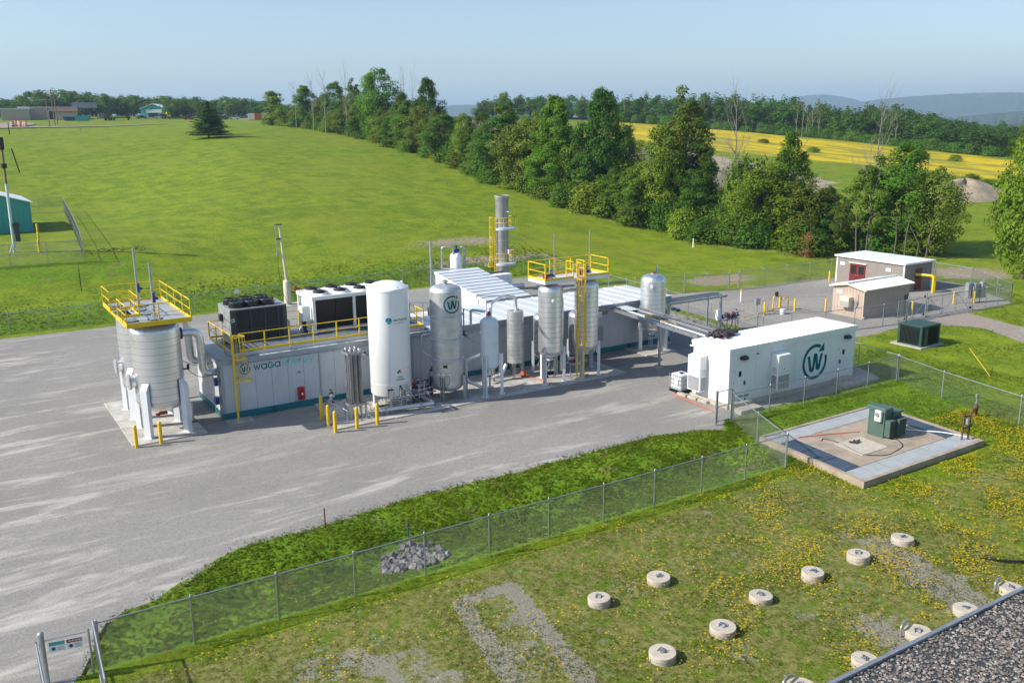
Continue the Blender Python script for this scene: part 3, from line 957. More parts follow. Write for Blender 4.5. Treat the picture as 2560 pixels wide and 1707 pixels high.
def emblem(mb, fn, cx, cy_, r):
    """ring that ends in an arrow, round a W drawn in one rounded stroke"""
    w = 0.20 * r
    stroke_ribbon(mb, arc(cx, cy_, r, 63, 378, 60), w, fn)
    tri = [(cx + .28 * r, cy_ + .60 * r), (cx + .80 * r, cy_ + .57 * r), (cx + .77 * r, cy_ + 1.12 * r)]
    mb.add([fn(*q) for q in tri], [(0, 1, 2)])
    u = lambda x, y: (cx + x * r, cy_ + y * r)
    path = fillet([(*u(-.56, .40), 0), (*u(-.34, -.50), 0), (*u(-.12, -.50), 0), (*u(-.02, .42), 0), (*u(.10, .42), 0), (*u(.24, -.44), 0), (*u(.38, -.44), 0), (*u(.60, .46), 0)], .16 * r, 5)
    stroke_ribbon(mb, [(q.x, q.y) for q in path], .22 * r, fn)
GL = {   # strokes on a unit em: x to the right, y up, lower-case height 1
    'w': ([[(0, 1), (.28, 0), (.55, .85), (.82, 0), (1.10, 1)]], 1.35),
    'a': ([[(.92, 1.0), (.92, 0)], arc(.48, .48, .46, 20, 340, 18)], 1.25),
    'G': ([arc(.5, .5, .48, 45, 360, 18) + [(.55, .5)]], 1.25),
    'e': ([[(.04, .5), (.92, .5)] + arc(.48, .5, .46, 0, 320, 16)], 1.2),
    'n': ([[(0, 0), (0, 1)], [(0, .55)] + arc(.42, .58, .40, 150, 0, 10) + [(.82, 0)]], 1.15),
    'r': ([[(0, 0), (0, 1)], [(0, .55)] + arc(.42, .55, .42, 150, 60, 8)], .80),
    'g': ([arc(.48, .5, .46, 45, 360, 16) + [(.55, .5)]], 1.25),
    'y': ([[(0, 1), (.42, .1)], [(.86, 1), (.30, -.25)]], 1.0),
    'M': ([[(0, 0), (.12, 1), (.5, .2), (.88, 1), (1, 0)]], 1.25), 'A': ([[(0, 0), (.45, 1), (.9, 0)], [(.2, .35), (.7, .35)]], 1.08),
    'T': ([[(0, 1), (.8, 1)], [(.4, 1), (.4, 0)]], .98), 'H': ([[(0, 0), (0, 1)], [(.75, 0), (.75, 1)], [(0, .5), (.75, .5)]], 1.02),
    'E': ([[(.65, 1), (0, 1), (0, 0), (.65, 0)], [(0, .5), (.55, .5)]], .88), 'S': ([[(.62, .85), (.35, 1), (.05, .8), (.1, .58), (.55, .42), (.62, .2), (.32, 0), (0, .15)]], .86),
    'O': ([arc(.45, .5, .46, 0, 360, 16)], 1.14), 'N': ([[(0, 0), (0, 1), (.75, 0), (.75, 1)]], 1.02), 'L': ([[(0, 1), (0, 0), (.6, 0)]], .8),
    'I': ([[(.1, 0), (.1, 1)]], .4), 'Q': ([arc(.45, .5, .46, 0, 360, 16), [(.55, .3), (.9, -.05)]], 1.14), 'U': ([[(0, 1), (0, .3), (.2, 0), (.55, 0), (.75, .3), (.75, 1)]], 1.0),
    'D': ([[(0, 0), (0, 1), (.4, 1), (.75, .7), (.75, .3), (.4, 0), (0, 0)]], 1.0), 'R': ([[(0, 0), (0, 1), (.45, 1), (.65, .78), (.45, .52), (0, .52)], [(.35, .52), (.7, 0)]], .95),
    'C': ([arc(.5, .5, .47, 50, 310, 14)], .98), ' ': ([], .5),
}
def write(mb, text, x, y, h, fn, w=0.16, squeeze=1.0):
    for ch in text:
        st, adv = GL[ch]
        for s in st:
            stroke_ribbon(mb, [(x + p[0] * h * squeeze, y + p[1] * h) for p in s], w * h, fn)
        x += adv * h * squeeze
    return x
def on_front(Y, off=0.006):
    return lambda u, v: (u, Y - off, v)
def on_barrel(cx, cy_, r, a0, off=0.008):
    """u runs round the barrel to the right as seen from outside, starting at angle a0"""
    return lambda u, v: (cx + (r + off) * math.cos(a0 + u / r), cy_ + (r + off) * math.sin(a0 + u / r), v)

# ================================================================ twin filter vessels on the left
VL = 'big insulated steel vessel on four white legs, '
LEGS = lambda cx, cy_, a, b: [(cx - a, cy_ - b), (cx + a, cy_ - b), (cx - a, cy_ + b), (cx + a, cy_ + b)]
def big_vessel(cx, cy_, label):
    v = vessel('filter_vessel', label, 'vessel', cx, cy_, 1.36, 2.05, 6.1, .72, .55, MATS['clad'], LEGS(cx, cy_, 1.08, 1.16), MATS['white_leg'], 2.9, 0.36, .42, 26, 'filter vessels at the left end of the plant', knee=.12, foot=.55)
    part_of(v, 'drain_valve', MATS['red_valve'], lambda m: (m.cyl((cx, cy_, 1.1), (cx, cy_, 1.35), .2, n=14), m.cyl((cx - .25, cy_, 1.05), (cx + .25, cy_, 1.05), .08, n=10), m.cyl((cx - .3, cy_ - .02, .95), (cx - .3, cy_ + .02, 1.1), .12, n=10)))
    mw = part_of(v, 'manway', MATS['clad'], lambda m: m.cyl((cx - 1.25, cy_ + .1, 3.2), (cx - 1.55, cy_ + .1, 3.2), .38, n=22))
    part_of(mw, 'manway_cover', MATS['steel_matte'], lambda m: (m.cyl((cx - 1.55, cy_ + .1, 3.2), (cx - 1.61, cy_ + .1, 3.2), .46, n=24), m.cyl((cx - 1.63, cy_ + .1, 3.2), (cx - 1.69, cy_ + .1, 3.2), .46, n=24)))
    for k in range(6):
        a = k * 1.05
        part_of(v, 'top_nozzle', MATS['black'] if k % 2 else MATS['steel_matte'], lambda m: m.cyl((cx + .75 * math.cos(a), cy_ + .75 * math.sin(a), 6.3), (cx + .75 * math.cos(a), cy_ + .75 * math.sin(a), 6.72), .16, n=12))
    part_of(v, 'gauge', MATS['black'], lambda m: (m.cyl((cx + 1.3, cy_ - .3, 3.6), (cx + 1.62, cy_ - .3, 3.6), .05, n=8), m.cyl((cx + 1.6, cy_ - .3, 3.55), (cx + 1.6, cy_ - .3, 3.85), .08, n=8)))
    return v
big_vessel(9.95, 53.95, VL + 'front one nearest the two yellow bollards')
big_vessel(9.95, 58.15, VL + 'rear one half hidden behind its twin')

pf = thing('access_platform', 'yellow railed access platform bridging the tops of the two big left vessels', 'platform', (9.9, 55.8, 0))
ZP = 6.86
for i in range(4):
    for j in range(8):
        x0, y0 = 8.25 + i * .84, 52.05 + j * .95
        if i == 0 and 3 <= j <= 4: continue
        part_of(pf, 'deck_panel', MATS['grating_pale'], lambda m: m.box(x0 + .008, y0 + .008, ZP - .04, x0 + .832, y0 + .942, ZP + random.uniform(-.003, .003)))
for (a, b) in (((8.22, 52.0), (11.62, 52.0)), ((11.62, 52.0), (11.62, 59.7)), ((11.62, 59.7), (8.22, 59.7)), ((8.22, 59.7), (8.22, 52.0))):
    part_of(pf, 'edge_beam', MATS['yellow'], lambda m: m.bar((*a, ZP - .07), (*b, ZP - .07), .06, .14))
guardrail(pf, [(8.22, 52.0), (11.62, 52.0), (11.62, 59.7), (8.22, 59.7), (8.22, 57.2)], ZP, MATS['yellow_rail'], 1.1, False, 1.75, .13)
guardrail(pf, [(8.22, 52.0), (8.22, 54.6), (9.35, 54.6), (9.35, 57.2), (8.22, 57.2)], ZP, MATS['yellow_rail'], 1.1, False, 1.3, .13)
for (x, y) in ((8.6, 53.2), (9.9, 53.1), (9.9, 54.9), (9.6, 56.2), (10.0, 57.6), (8.7, 58.4)):
    h = part_of(pf, 'deck_hatch', MATS['steel'], lambda m: m.cyl((x, y, ZP + .01), (x, y, ZP + .09), .34, n=20))
    part_of(h, 'hatch_rim', MATS['black'], lambda m: m.cyl((x, y, ZP + .004), (x, y, ZP + .02), .43, n=20))
def vent(x, y, top, label):
    t = thing('vent_pipe', label, 'vent pipe', (x, y, ZP), 'vent pipes on the left platform')
    part_of(t, 'pipe', MATS['galv'], lambda m: m.cyl((x, y, ZP + .1), (x, y, top), .07, n=12))
    part_of(t, 'flange', MATS['steel'], lambda m: (m.cyl((x, y, ZP + .02), (x, y, ZP + .1), .2, n=14), m.cyl((x, y, ZP + .42), (x, y, ZP + .5), .15, n=14)))
    part_of(t, 'valve', MATS['blue_valve'], lambda m: (m.cyl((x + .06, y, ZP + .8), (x + .06, y, ZP + 1.35), .10, n=10), m.box(x + .1, y - .07, ZP + .95, x + .28, y + .07, ZP + 1.1)))
vent(9.95, 57.9, 10.35, 'taller grey vent pipe on the left platform, the rear one with a blue valve')
vent(10.05, 54.0, 9.95, 'shorter grey vent pipe on the left platform, standing nearer the front rail')

def duct(y, z, label, x1, zlow):
    t = thing('insulated_duct', label, 'duct', (11.3, y, z), 'looped ducts between vessel and long hall')
    pts = fillet([(11.25, y, z), (12.55, y, z), (12.62, y, zlow), (13.5, y - .0, zlow)], .55, 7)
    part_of(t, 'duct_pipe', MATS['clad'], lambda m: m.tube(pts, .235, 18))
    part_of(t, 'duct_flange', MATS['blue_valve'] if y < 55 else MATS['steel'], lambda m: (m.cyl((11.28, y, z), (11.40, y, z), .36, n=20), m.cyl((11.46, y, z), (11.56, y, z), .36, n=20)))
    for i in range(5):
        zz = zlow + .6 + i * (z - zlow - 1.1) / 5
        part_of(t, 'duct_seam', MATS['steel_matte'], lambda m: m.cyl((12.61, y, zz), (12.61, y, zz + .03), .243, n=18))
duct(54.6, 5.55, 'silver looped duct from the front big vessel down to the hall end', 13.4, 2.9)
duct(57.6, 5.85, 'silver looped duct from the rear big vessel, behind the front duct', 13.4, 3.0)
cb = thing('cable_run', 'thin black cables sagging from the front big vessel to the hall end', 'cable', (11.5, 53.7, 3.4))
for k, (a, b, sag) in enumerate((((11.5, 53.6, 3.55), (13.4, 54.2, 3.2), .5), ((11.4, 55.0, 3.9), (13.4, 55.4, 3.3), .3))):
    pts = [Vector(a).lerp(Vector(b), i / 10) - Vector((0, 0, sag * 4 * (i / 10) * (1 - i / 10))) for i in range(11)]
    part_of(cb, 'cable', MATS['black'], lambda m: m.tube(pts, .018, 6))
ps = thing('pipe_support', 'small steel pipe stand with valves beside the right legs of the front vessel', 'pipe stand', (11.75, 54.4, 0))
part_of(ps, 'stand_post', MATS['steel'], lambda m: m.cyl((11.7, 54.4, .1), (11.7, 54.4, 1.35), .085, n=12))
part_of(ps, 'foot', MATS['black'], lambda m: m.box(11.5, 54.25, .07, 11.95, 54.55, .13))
part_of(ps, 'cross_pipe', MATS['steel'], lambda m: (m.cyl((11.3, 54.8, 1.45), (13.0, 54.7, 1.5), .05, n=10), m.cyl((11.3, 55.2, .9), (11.75, 54.5, .3), .05, n=8)))
valve_cluster(ps, 11.45, 54.8, 1.5, 'blue_valve', 1.4)

# ================================================================ bollards
bol = MB().lathe([(0.105, 0), (0.105, 1.19), (0.095, 1.25), (0.07, 1.29), (0.03, 1.315), (0.001, 1.32)], n=16)
b0 = bol.build('bollard', MATS['yellow'])
BL = [((7.97, 51.72), 'yellow round-topped bollard at the front left corner of the vessel pad'),
      ((9.27, 51.66), 'yellow round-topped bollard before the middle of the left vessel pad'),
      ((18.43, 50.65), 'rearmost bollard of the row of three left of the finned pipe bundle, against the hall'),
      ((18.3, 49.2), 'middle bollard of the row of three left of the finned pipe bundle'),
      ((18.2, 47.86), 'front bollard of the row of three left of the finned pipe bundle, corner one'),
      ((19.54, 47.83), 'bollard standing right in front of the finned pipe bundle'),
      ((20.86, 47.86), 'bollard at the left foot of the tall white nitrogen tank')]
for i, (p, l) in enumerate(BL):
    o = b0 if i == 0 else again(b0)
    o.location = (*p, 0)
    if i == 2: o.scale = (1, 1, 1.15)
    tag(o, l, 'bollard', 'yellow bollards guarding the tanks')

# ================================================================ the long process hall
HX0, HX1, HY0, HY1, HZ = 13.42, 49.4, 53.75, 59.55, 3.72
hall = thing('process_hall', 'long grey panelled equipment hall with teal base beam running behind the tanks', 'building', (31, 56.6, 0))
part_of(hall, 'wall_core', MATS['seam'], lambda m: m.box(HX0 + .03, HY0 + .03, .05, HX1 - .03, HY1 - .03, HZ - .1))
part_of(hall, 'base_beam', MATS['teal_beam'], lambda m: (m.box(HX0, HY0 - .05, .02, HX1, HY0 + .02, .07), m.box(HX0, HY0 - .02, .07, HX1, HY0 + .02, .36), m.box(HX0, HY0 - .05, .36, HX1, HY0 + .02, .42), m.box(HX0 - .05, HY0, .02, HX0 + .02, HY1, .42), m.box(HX1 - .02, HY0, .02, HX1 + .05, HY1, .42)))
for i, x in enumerate((16.3, 20.9, 25.2, 30, 35, 40, 45)):
    part_of(hall, 'lifting_lug', MATS['teal_beam'], lambda m: (m.box(x, HY0 - .16, .02, x + .34, HY0 - .051, .05), m.box(x + .06, HY0 - .10, .05, x + .12, HY0 - .021, .35), m.box(x + .22, HY0 - .10, .05, x + .28, HY0 - .021, .35)))
x = HX0
k = 0
while x < HX1 - .2:
    w = min(1.03, HX1 - x)
    wide = 2.4 if x > 42.0 else w
    w = min(wide, HX1 - x)
    part_of(hall, 'wall_panel', MATS['wall_grey'], lambda m: m.box(x + .008, HY0 - .004 * (k % 2), .42, x + w - .008, HY0 + .04, 3.40))
    x += w
    k += 1
for i in range(5):
    y = HY0 + .05 + i * 1.15
    part_of(hall, 'end_panel', MATS['wall_grey'], lambda m: m.box(HX0 - .012, y + .01, .42, HX0 + .03, y + 1.13, 3.40))
    part_of(hall, 'end_panel', MATS['wall_grey'], lambda m: m.box(HX1 - .03, y + .01, .42, HX1 + .012, y + 1.13, 3.40))
part_of(hall, 'corner_trim', MATS['fascia'], lambda m: (m.box(HX0 - .03, HY0 - .03, .42, HX0 + .16, HY0 - .006, 3.45), m.box(HX0 - .03, HY0 - .006, .42, HX0 - .014, HY0 + .5, 3.45)))
part_of(hall, 'fascia', MATS['fascia'], lambda m: (m.box(HX0 - .03, HY0 - .06, 3.42, HX1 + .03, HY0 - .005, 3.74), m.box(HX0 - .06, HY0 - .06, 3.42, HX0 - .031, HY1, 3.74), m.box(HX1 + .031, HY0 - .06, 3.42, HX1 + .06, HY1, 3.74)))
part_of(hall, 'fascia_pipe', MATS['galv'], lambda m: m.cyl((14.1, HY0 - .1, 3.40), (31, HY0 - .1, 3.40), .025, n=8))
for xx in (18.02, 19.62, 24.4, 27.1):
    part_of(hall, 'downpipe', MATS['fascia'], lambda m: m.box(xx, HY0 - .075, .42 if xx == 19.62 else 3.38, xx + .05, HY0 - .061, 3.8))
# roof sheets, one by one; the left part carries the machines
x = HX0
while x < 27.7:
    part_of(hall, 'roof_panel', MATS['deck_dark'] if x > 14.2 else MATS['fascia'], lambda m: m.box(x, HY0 + .25, 3.70, x + .99, HY1, 3.745))
    x += 1.0
x = HX0 + .1
cols = ['roof_white', 'fascia', 'wall_grey', 'white']
k = 0
while x < 27.3:
    w = random.choice((.5, .8, 1.0))
    part_of(hall, 'eave_plate', MATS[cols[k % 4] if x > 15.2 else 'fascia'], lambda m: m.box(x, HY0 - .055, 3.742, x + w - .02, HY0 + .235, 3.762))  # light and dark plates: reflections on the eave put into the colour
    nr = int(w / .12)
    x += w
    k += 1
while x < HX1:
    part_of(hall, 'roof_panel', MATS['roof_white'], lambda m: (m.box(x + .012, HY0 - .06, 3.745, x + 1.21, HY1 + .05, 3.79), m.box(x - .03, HY0 - .058, 3.79, x + .03, HY1 + .05, 3.835)))
    x += 1.22
lg = part_of(hall, 'wall_logo', MATS['teal_logo'], lambda m: (emblem(m, on_front(HY0, .009), 14.88, 3.02, .31), write(m, 'waGa', 15.44, 2.86, .34, on_front(HY0, .009), .19, 1.0)))
part_of(hall, 'wall_logo', MATS['mint_logo'], lambda m: write(m, 'energy', 17.22, 2.88, .34, on_front(HY0, .009), .17, .92))
def cabinet(x, y0, z0, w, h, d, name, mat, root): return part_of(root, name, mat, lambda m: m.bbox(x, y0 - d, z0, x + w, y0 - .002, z0 + h, .015))
fe = cabinet(18.07, HY0, .52, .42, .82, .16, 'extinguisher_cabinet', MATS['red'], hall)
part_of(fe, 'extinguisher', MATS['door_red'], lambda m: (m.cyl((18.28, HY0 - .20, .62), (18.28, HY0 - .20, 1.05), .07, n=10), m.cyl((18.28, HY0 - .20, 1.05), (18.28, HY0 - .20, 1.16), .03, n=8)))
part_of(fe, 'extinguisher_tag', MATS['white'], lambda m: m.box(18.22, HY0 - .28, .86, 18.34, HY0 - .272, 1.0))
part_of(hall, 'alarm_beacon', MATS['red'], lambda m: m.cyl((18.27, HY0 - .07, 2.3), (18.27, HY0 - .005, 2.3), .05, n=12))
lp = part_of(hall, 'wall_lamp', MATS['black'], lambda m: m.bbox(22.35, HY0 - .26, 2.76, 22.76, HY0 - .005, 3.0, .03))
part_of(lp, 'lens', MATS['white'], lambda m: m.box(22.42, HY0 - .272, 2.78, 22.70, HY0 - .262, 2.9))
for xd in (22.3, 33.9):
    d = part_of(hall, 'door', MATS['wall_grey'], lambda m: m.box(xd, HY0 - .045, .43, xd + .95, HY0 - .012, 2.75))
    part_of(d, 'door_handle', MATS['steel'], lambda m: m.box(xd + .82, HY0 - .11, 1.4, xd + .88, HY0 - .046, 1.55))
    part_of(d, 'door_frame', MATS['seam'], lambda m: (m.box(xd - .05, HY0 - .052, .43, xd - .004, HY0 - .012, 2.8), m.box(xd + .954, HY0 - .052, .43, xd + 1.0, HY0 - .012, 2.8), m.box(xd - .05, HY0 - .052, 2.755, xd + 1.0, HY0 - .012, 2.80)))
part_of(hall, 'louvre', MATS['fascia'], lambda m: [m.box(42.05, HY0 - .05, 1.0 + i * .13, 42.55, HY0 - .02, 1.09 + i * .13) for i in range(9)])
part_of(hall, 'wall_conduit', MATS['galv'], lambda m: (m.cyl((25.9, HY0 - .08, .5), (25.9, HY0 - .08, 3.3), .035, n=8), m.cyl((26.2, HY0 - .08, .5), (26.2, HY0 - .08, 3.3), .028, n=8), m.cyl((28.6, HY0 - .07, 3.26), (42, HY0 - .07, 3.26), .03, n=8)))
for (yy, zz) in ((54.2, 2.1), (54.3, .9)):
    part_of(hall, 'junction_box', MATS['blue_valve'], lambda m: m.bbox(HX0 - .3, yy, zz, HX0 - .02, yy + .4, zz + .45, .02))
part_of(hall, 'end_conduit', MATS['galv'], lambda m: (m.cyl((HX0 - .12, 54.0, .1), (HX0 - .12, 54.0, 3.3), .03, n=8), m.cyl((HX0 - .1, 55.2, .1), (HX0 - .1, 55.2, 3.0), .03, n=8)))

# the walkway on its roof
wk = thing('roof_walkway', 'steel grating walkway with yellow guardrail along the front edge of the hall roof', 'walkway', (20.8, 54.6, 3.76))
for i in range(26):
    x0 = 14.35 + i * .5
    mb = MB()
    for j in range(5): mb.box(x0 + .01 + j * .098, 54.08, 4.02, x0 + .066 + j * .098, 56.2, 4.06)
    mb.box(x0, 54.08, 4.0, x0 + .49, 54.12, 4.055).box(x0, 55.1, 4.0, x0 + .49, 55.14, 4.055).box(x0, 56.16, 4.0, x0 + .49, 56.2, 4.055)
    mb.build('grating_panel', MATS['grating'], wk)
part_of(wk, 'edge_channel', MATS['wall_grey'], lambda m: (m.box(14.3, 54.03, 3.77, 27.35, 54.075, 4.0), m.box(14.3, 54.076, 3.77, 14.35, 56.2, 4.0)))
guardrail(wk, [(14.75, 54.0), (27.25, 54.0), (27.5, 56.6)], 4.06, MATS['yellow_rail'], 1.12, False, 1.62, .13)
guardrail(wk, [(14.25, 54.0), (14.15, 58.7), (15.0, 58.7)], 4.06, MATS['yellow_rail'], 1.12, False, 1.62, .13)
guardrail(wk, [(18.9, 58.75), (20.2, 58.75)], 4.06, MATS['yellow_rail'], 1.12, False, 1.6, .13)
caged_ladder('caged_ladder', 'yellow caged ladder at the left front corner of the long hall', (14.15, 53.35, 0.05), 4.05, (0.92, -0.38), 2.5, MATS['yellow_rail'], stile=.12, width=.5, top_out=1.15)

# dark dry cooler with six black fan cowls
ch = thing('dry_cooler', 'dark finned cooler with six black fan cowls on the hall roof', 'cooler', (16.9, 57.4, 3.75))
X0, X1, Y0, Y1, Z0, Z1 = 14.98, 18.62, 56.45, 59.2, 3.95, 6.15
part_of(ch, 'skid', MATS['black'], lambda m: m.box(X0 + .03, Y0 + .03, 3.76, X1 - .03, Y1 - .03, Z0))
part_of(ch, 'casing', MATS['chiller_case'], lambda m: m.box(X0 + .01, Y0 + .05, Z0, X1 - .01, Y1, Z1))
part_of(ch, 'top_plate', MATS['chiller_case'], lambda m: m.bbox(X0 - .02, Y0 - .02, Z1, X1 + .02, Y1 + .02, Z1 + .06, .015))
xw = [X0 + .36, X0 + 1.3, X0 + 2.22, X0 + 3.08, X1 - .25]
for i in range(4):
    for z0, z1 in ((Z0 + .06, Z0 + .86), (Z0 + .92, Z1 - .04)):
        c = part_of(ch, 'coil_panel', MATS['coil'], lambda m: m.box(xw[i] + .04, Y0 + .02, z0, xw[i + 1] - .04, Y0 + .052, z1))
        part_of(c, 'coil_fins', MATS['dark_grey'], lambda m: [m.box(xw[i] + .08 + q * .09, Y0 + .004, z0 + .03, xw[i] + .095 + q * .09, Y0 + .019, z1 - .03) for q in range(int((xw[i + 1] - xw[i] - .16) / .09))])
part_of(ch, 'frame_bars', MATS['dark_grey'], lambda m: ([m.box(q - .035, Y0, Z0, q + .035, Y0 + .048, Z1) for q in xw], m.box(X0, Y0 - .004, Z0, X0 + .33, Y0 + .049, Z1), m.box(X1 - .21, Y0 - .004, Z0, X1, Y0 + .049, Z1), m.box(X0 + .34, Y0 + .004, Z0 + .865, X1 - .22, Y0 + .047, Z0 + .915)))
st = part_of(ch, 'sticker', MATS['white'], lambda m: m.box(X0 + .06, Y0 - .009, 5.40, X0 + .24, Y0 - .005, 5.62))
part_of(st, 'sticker_mark', MATS['teal_logo'], lambda m: m.add([(X0 + .08, Y0 - .012, 5.51), (X0 + .15, Y0 - .012, 5.43), (X0 + .22, Y0 - .012, 5.51), (X0 + .15, Y0 - .012, 5.59)], [(0, 1, 2, 3)]))
part_of(ch, 'side_panel', MATS['chiller_case'], lambda m: (m.box(X0 - .004, Y0 + .1, Z0 + .1, X0 + .009, Y0 + 1.3, Z1 - .1), m.box(X0 - .004, Y0 + 1.36, Z0 + .1, X0 + .009, Y1 - .1, Z1 - .1)))
part_of(ch, 'control_box', MATS['black'], lambda m: m.bbox(X0 - .2, Y0 + 1.7, 5.2, X0 - .005, Y0 + 2.1, 5.65, .02))
fan = None
for i in range(3):
    for j in range(2):
        px_, py_ = X0 + .62 + i * .98, Y0 + .68 + j * 1.25
        if fan is None:
            fan = MB().lathe([(.47, 0), (.50, .06), (.45, .30), (.47, .36), (.40, .36), (.38, .1)], n=26).build('fan_cowl', MATS['black'], ch, True)
            bl = MB()
            for q in range(5):
                a = q * 2 * PI / 5
                bl.add([(.08 * math.cos(a), .08 * math.sin(a), .22), (.37 * math.cos(a), .37 * math.sin(a), .18), (.37 * math.cos(a + .8), .37 * math.sin(a + .8), .28), (.08 * math.cos(a + .9), .08 * math.sin(a + .9), .27)], [(0, 1, 2, 3)])
            bl.cyl((0, 0, .12), (0, 0, .3), .1, n=10)
            bl.build('fan_blades', MATS['mint_logo'], fan, True)
            g = MB()
            for rr in (.14, .24, .34, .43): g.tube([(rr * math.cos(2 * PI * q / 24), rr * math.sin(2 * PI * q / 24), .37 + .03 * (1 - rr)) for q in range(24)], .009, 5, True)
            for q in range(6): g.bar((0, 0, .40), (.45 * math.cos(q * PI / 3), .45 * math.sin(q * PI / 3), .37), .014, .014)
            g.build('fan_guard', MATS['black'], fan, True)
            fan.location = Vector((px_, py_, Z1 + .06)) - ch.location
        else:
            c = copy_tree(fan, ch)
            c.location = Vector((px_, py_, Z1 + .06)) - ch.location
part_of(ch, 'outlet_pipe', MATS['steel_matte'], lambda m: m.tube(fillet([(X1, 57.2, 5.0), (X1 + .35, 57.2, 5.0), (X1 + .35, 57.2, 3.9)], .2), .07, 10))

# white condenser with eight fans on V coils
cd = thing('condenser', 'white condenser with slanted brown coils and eight open fans on the hall roof', 'condenser', (23.2, 57.3, 3.75))
X0, X1, Y0, Y1, Z1 = 20.25, 26.3, 56.1, 59.1, 6.40
part_of(cd, 'top_plate', MATS['white'], lambda m: m.bbox(X0, Y0, Z1, X1, Y1, Z1 + .10, .02))
part_of(cd, 'top_rim', MATS['white'], lambda m: (m.box(X0, Y0 - .015, Z1 - .14, X1, Y0 + .02, Z1 + .06), m.box(X0 - .015, Y0 + .02, Z1 - .14, X0 + .02, Y1, Z1 + .06)))
for i in range(4):
    xa, xb = X0 + .30 + i * 1.42, X0 + .30 + i * 1.42 + 1.36
    for s_ in (0, 1):
        ya, yb = (Y0 + .06, Y0 + .75) if s_ == 0 else (Y1 - .06, Y1 - .75)
        c = part_of(cd, 'coil_panel', MATS['coil_brown'], lambda m: m.add([(xa, yb, 4.15), (xb, yb, 4.15), (xb, ya, Z1 - .15), (xa, ya, Z1 - .15), (xa, yb + .12 * (1 - 2 * s_), 4.15), (xb, yb + .12 * (1 - 2 * s_), 4.15), (xb, ya + .12 * (1 - 2 * s_), Z1 - .15), (xa, ya + .12 * (1 - 2 * s_), Z1 - .15)], [(0, 1, 2, 3), (7, 6, 5, 4), (0, 4, 5, 1), (3, 2, 6, 7), (0, 3, 7, 4), (1, 5, 6, 2)]))
for i in range(3):
    xx = X0 + .12 + i * 2.82
    part_of(cd, 'frame_leg', MATS['white'], lambda m: (m.bar((xx, Y0 + .10, Z1), (xx, Y0 + .10, 3.78), .18, .14, (0, 1, 0)), m.bar((xx, Y1 - .1, Z1), (xx, Y1 - .1, 3.78), .18, .14, (0, 1, 0)), m.bar((xx, Y0 + .2, 4.0), (xx, Y1 - .2, 4.0), .12, .14)))
part_of(cd, 'base_rail', MATS['white'], lambda m: (m.box(X0, Y0 + .6, 4.02, X1, Y0 + .9, 4.14), m.box(X0, Y1 - .9, 4.02, X1, Y1 - .6, 4.14)))
part_of(cd, 'end_plate', MATS['white'], lambda m: m.add([(X0 + .22, Y0 + .08, Z1 - .02), (X0 + .22, Y1 - .08, Z1 - .02), (X0 + .22, Y1 - .75, 4.15), (X0 + .22, Y0 + .75, 4.15), (X0 + .26, Y0 + .08, Z1 - .02), (X0 + .26, Y1 - .08, Z1 - .02), (X0 + .26, Y1 - .75, 4.15), (X0 + .26, Y0 + .75, 4.15)], [(0, 1, 2, 3), (7, 6, 5, 4), (0, 4, 5, 1), (1, 5, 6, 2), (2, 6, 7, 3), (3, 7, 4, 0)]))
part_of(cd, 'control_box', MATS['white'], lambda m: m.bbox(X0 - .55, Y0 + .5, 4.85, X0 + .0, Y0 + 1.05, 5.85, .03))
part_of(cd, 'cable_conduit', MATS['dark_grey'], lambda m: (m.tube(fillet([(X0 - .3, Y0 + .8, 4.85), (X0 - .3, Y0 + .8, 4.3), (X0 - .1, Y0 + .9, 3.8)], .2), .09, 8), m.tube(fillet([(X0 - .45, Y0 + .8, 4.85), (X0 - .4, Y0 + .8, 4.2), (X0 - .2, Y0 + .8, 3.8)], .2), .06, 8)))
part_of(cd, 'header_valves', MATS['red_valve'], lambda m: (m.cyl((X0 + .05, Y1 - .5, 6.7), (X0 - .35, Y1 - .5, 6.7), .1, n=8), m.cyl((X0 - .2, Y1 - .5, 6.7), (X0 - .2, Y1 - .5, 6.95), .08, n=8)))
fan = None
for i in range(4):
    for j in range(2):
        px_, py_ = X0 + .85 + i * 1.45, Y0 + .72 + j * 1.5
        if fan is None:
            fan = MB().lathe([(.66, 0), (.60, .06), (.55, .13), (.50, .14), (.48, .0)], n=28).build('fan_ring', MATS['white'], cd, True)
            bl = MB()
            for q in range(7):
                a = q * 2 * PI / 7
                bl.add([(.1 * math.cos(a), .1 * math.sin(a), .05), (.46 * math.cos(a), .46 * math.sin(a), .04), (.46 * math.cos(a + .6), .46 * math.sin(a + .6), .12), (.1 * math.cos(a + .7), .1 * math.sin(a + .7), .1)], [(0, 1, 2, 3)])
            bl.cyl((0, 0, .02), (0, 0, .2), .13, n=12)
            bl.build('fan_blades', MATS['black'], fan, True)
            g = MB()
            for rr in (.2, .3, .4, .5): g.tube([(rr * math.cos(2 * PI * q / 24), rr * math.sin(2 * PI * q / 24), .20 + .05 * (1 - rr)) for q in range(24)], .014, 5, True)
            for q in range(8): g.bar((0, 0, .26), (.53 * math.cos(q * PI / 4), .53 * math.sin(q * PI / 4), .16), .025, .03)
            g.build('fan_guard', MATS['black'], fan, True)
            fan.location = Vector((px_, py_, Z1 + .10)) - cd.location
        else:
            copy_tree(fan, cd).location = Vector((px_, py_, Z1 + .10)) - cd.location

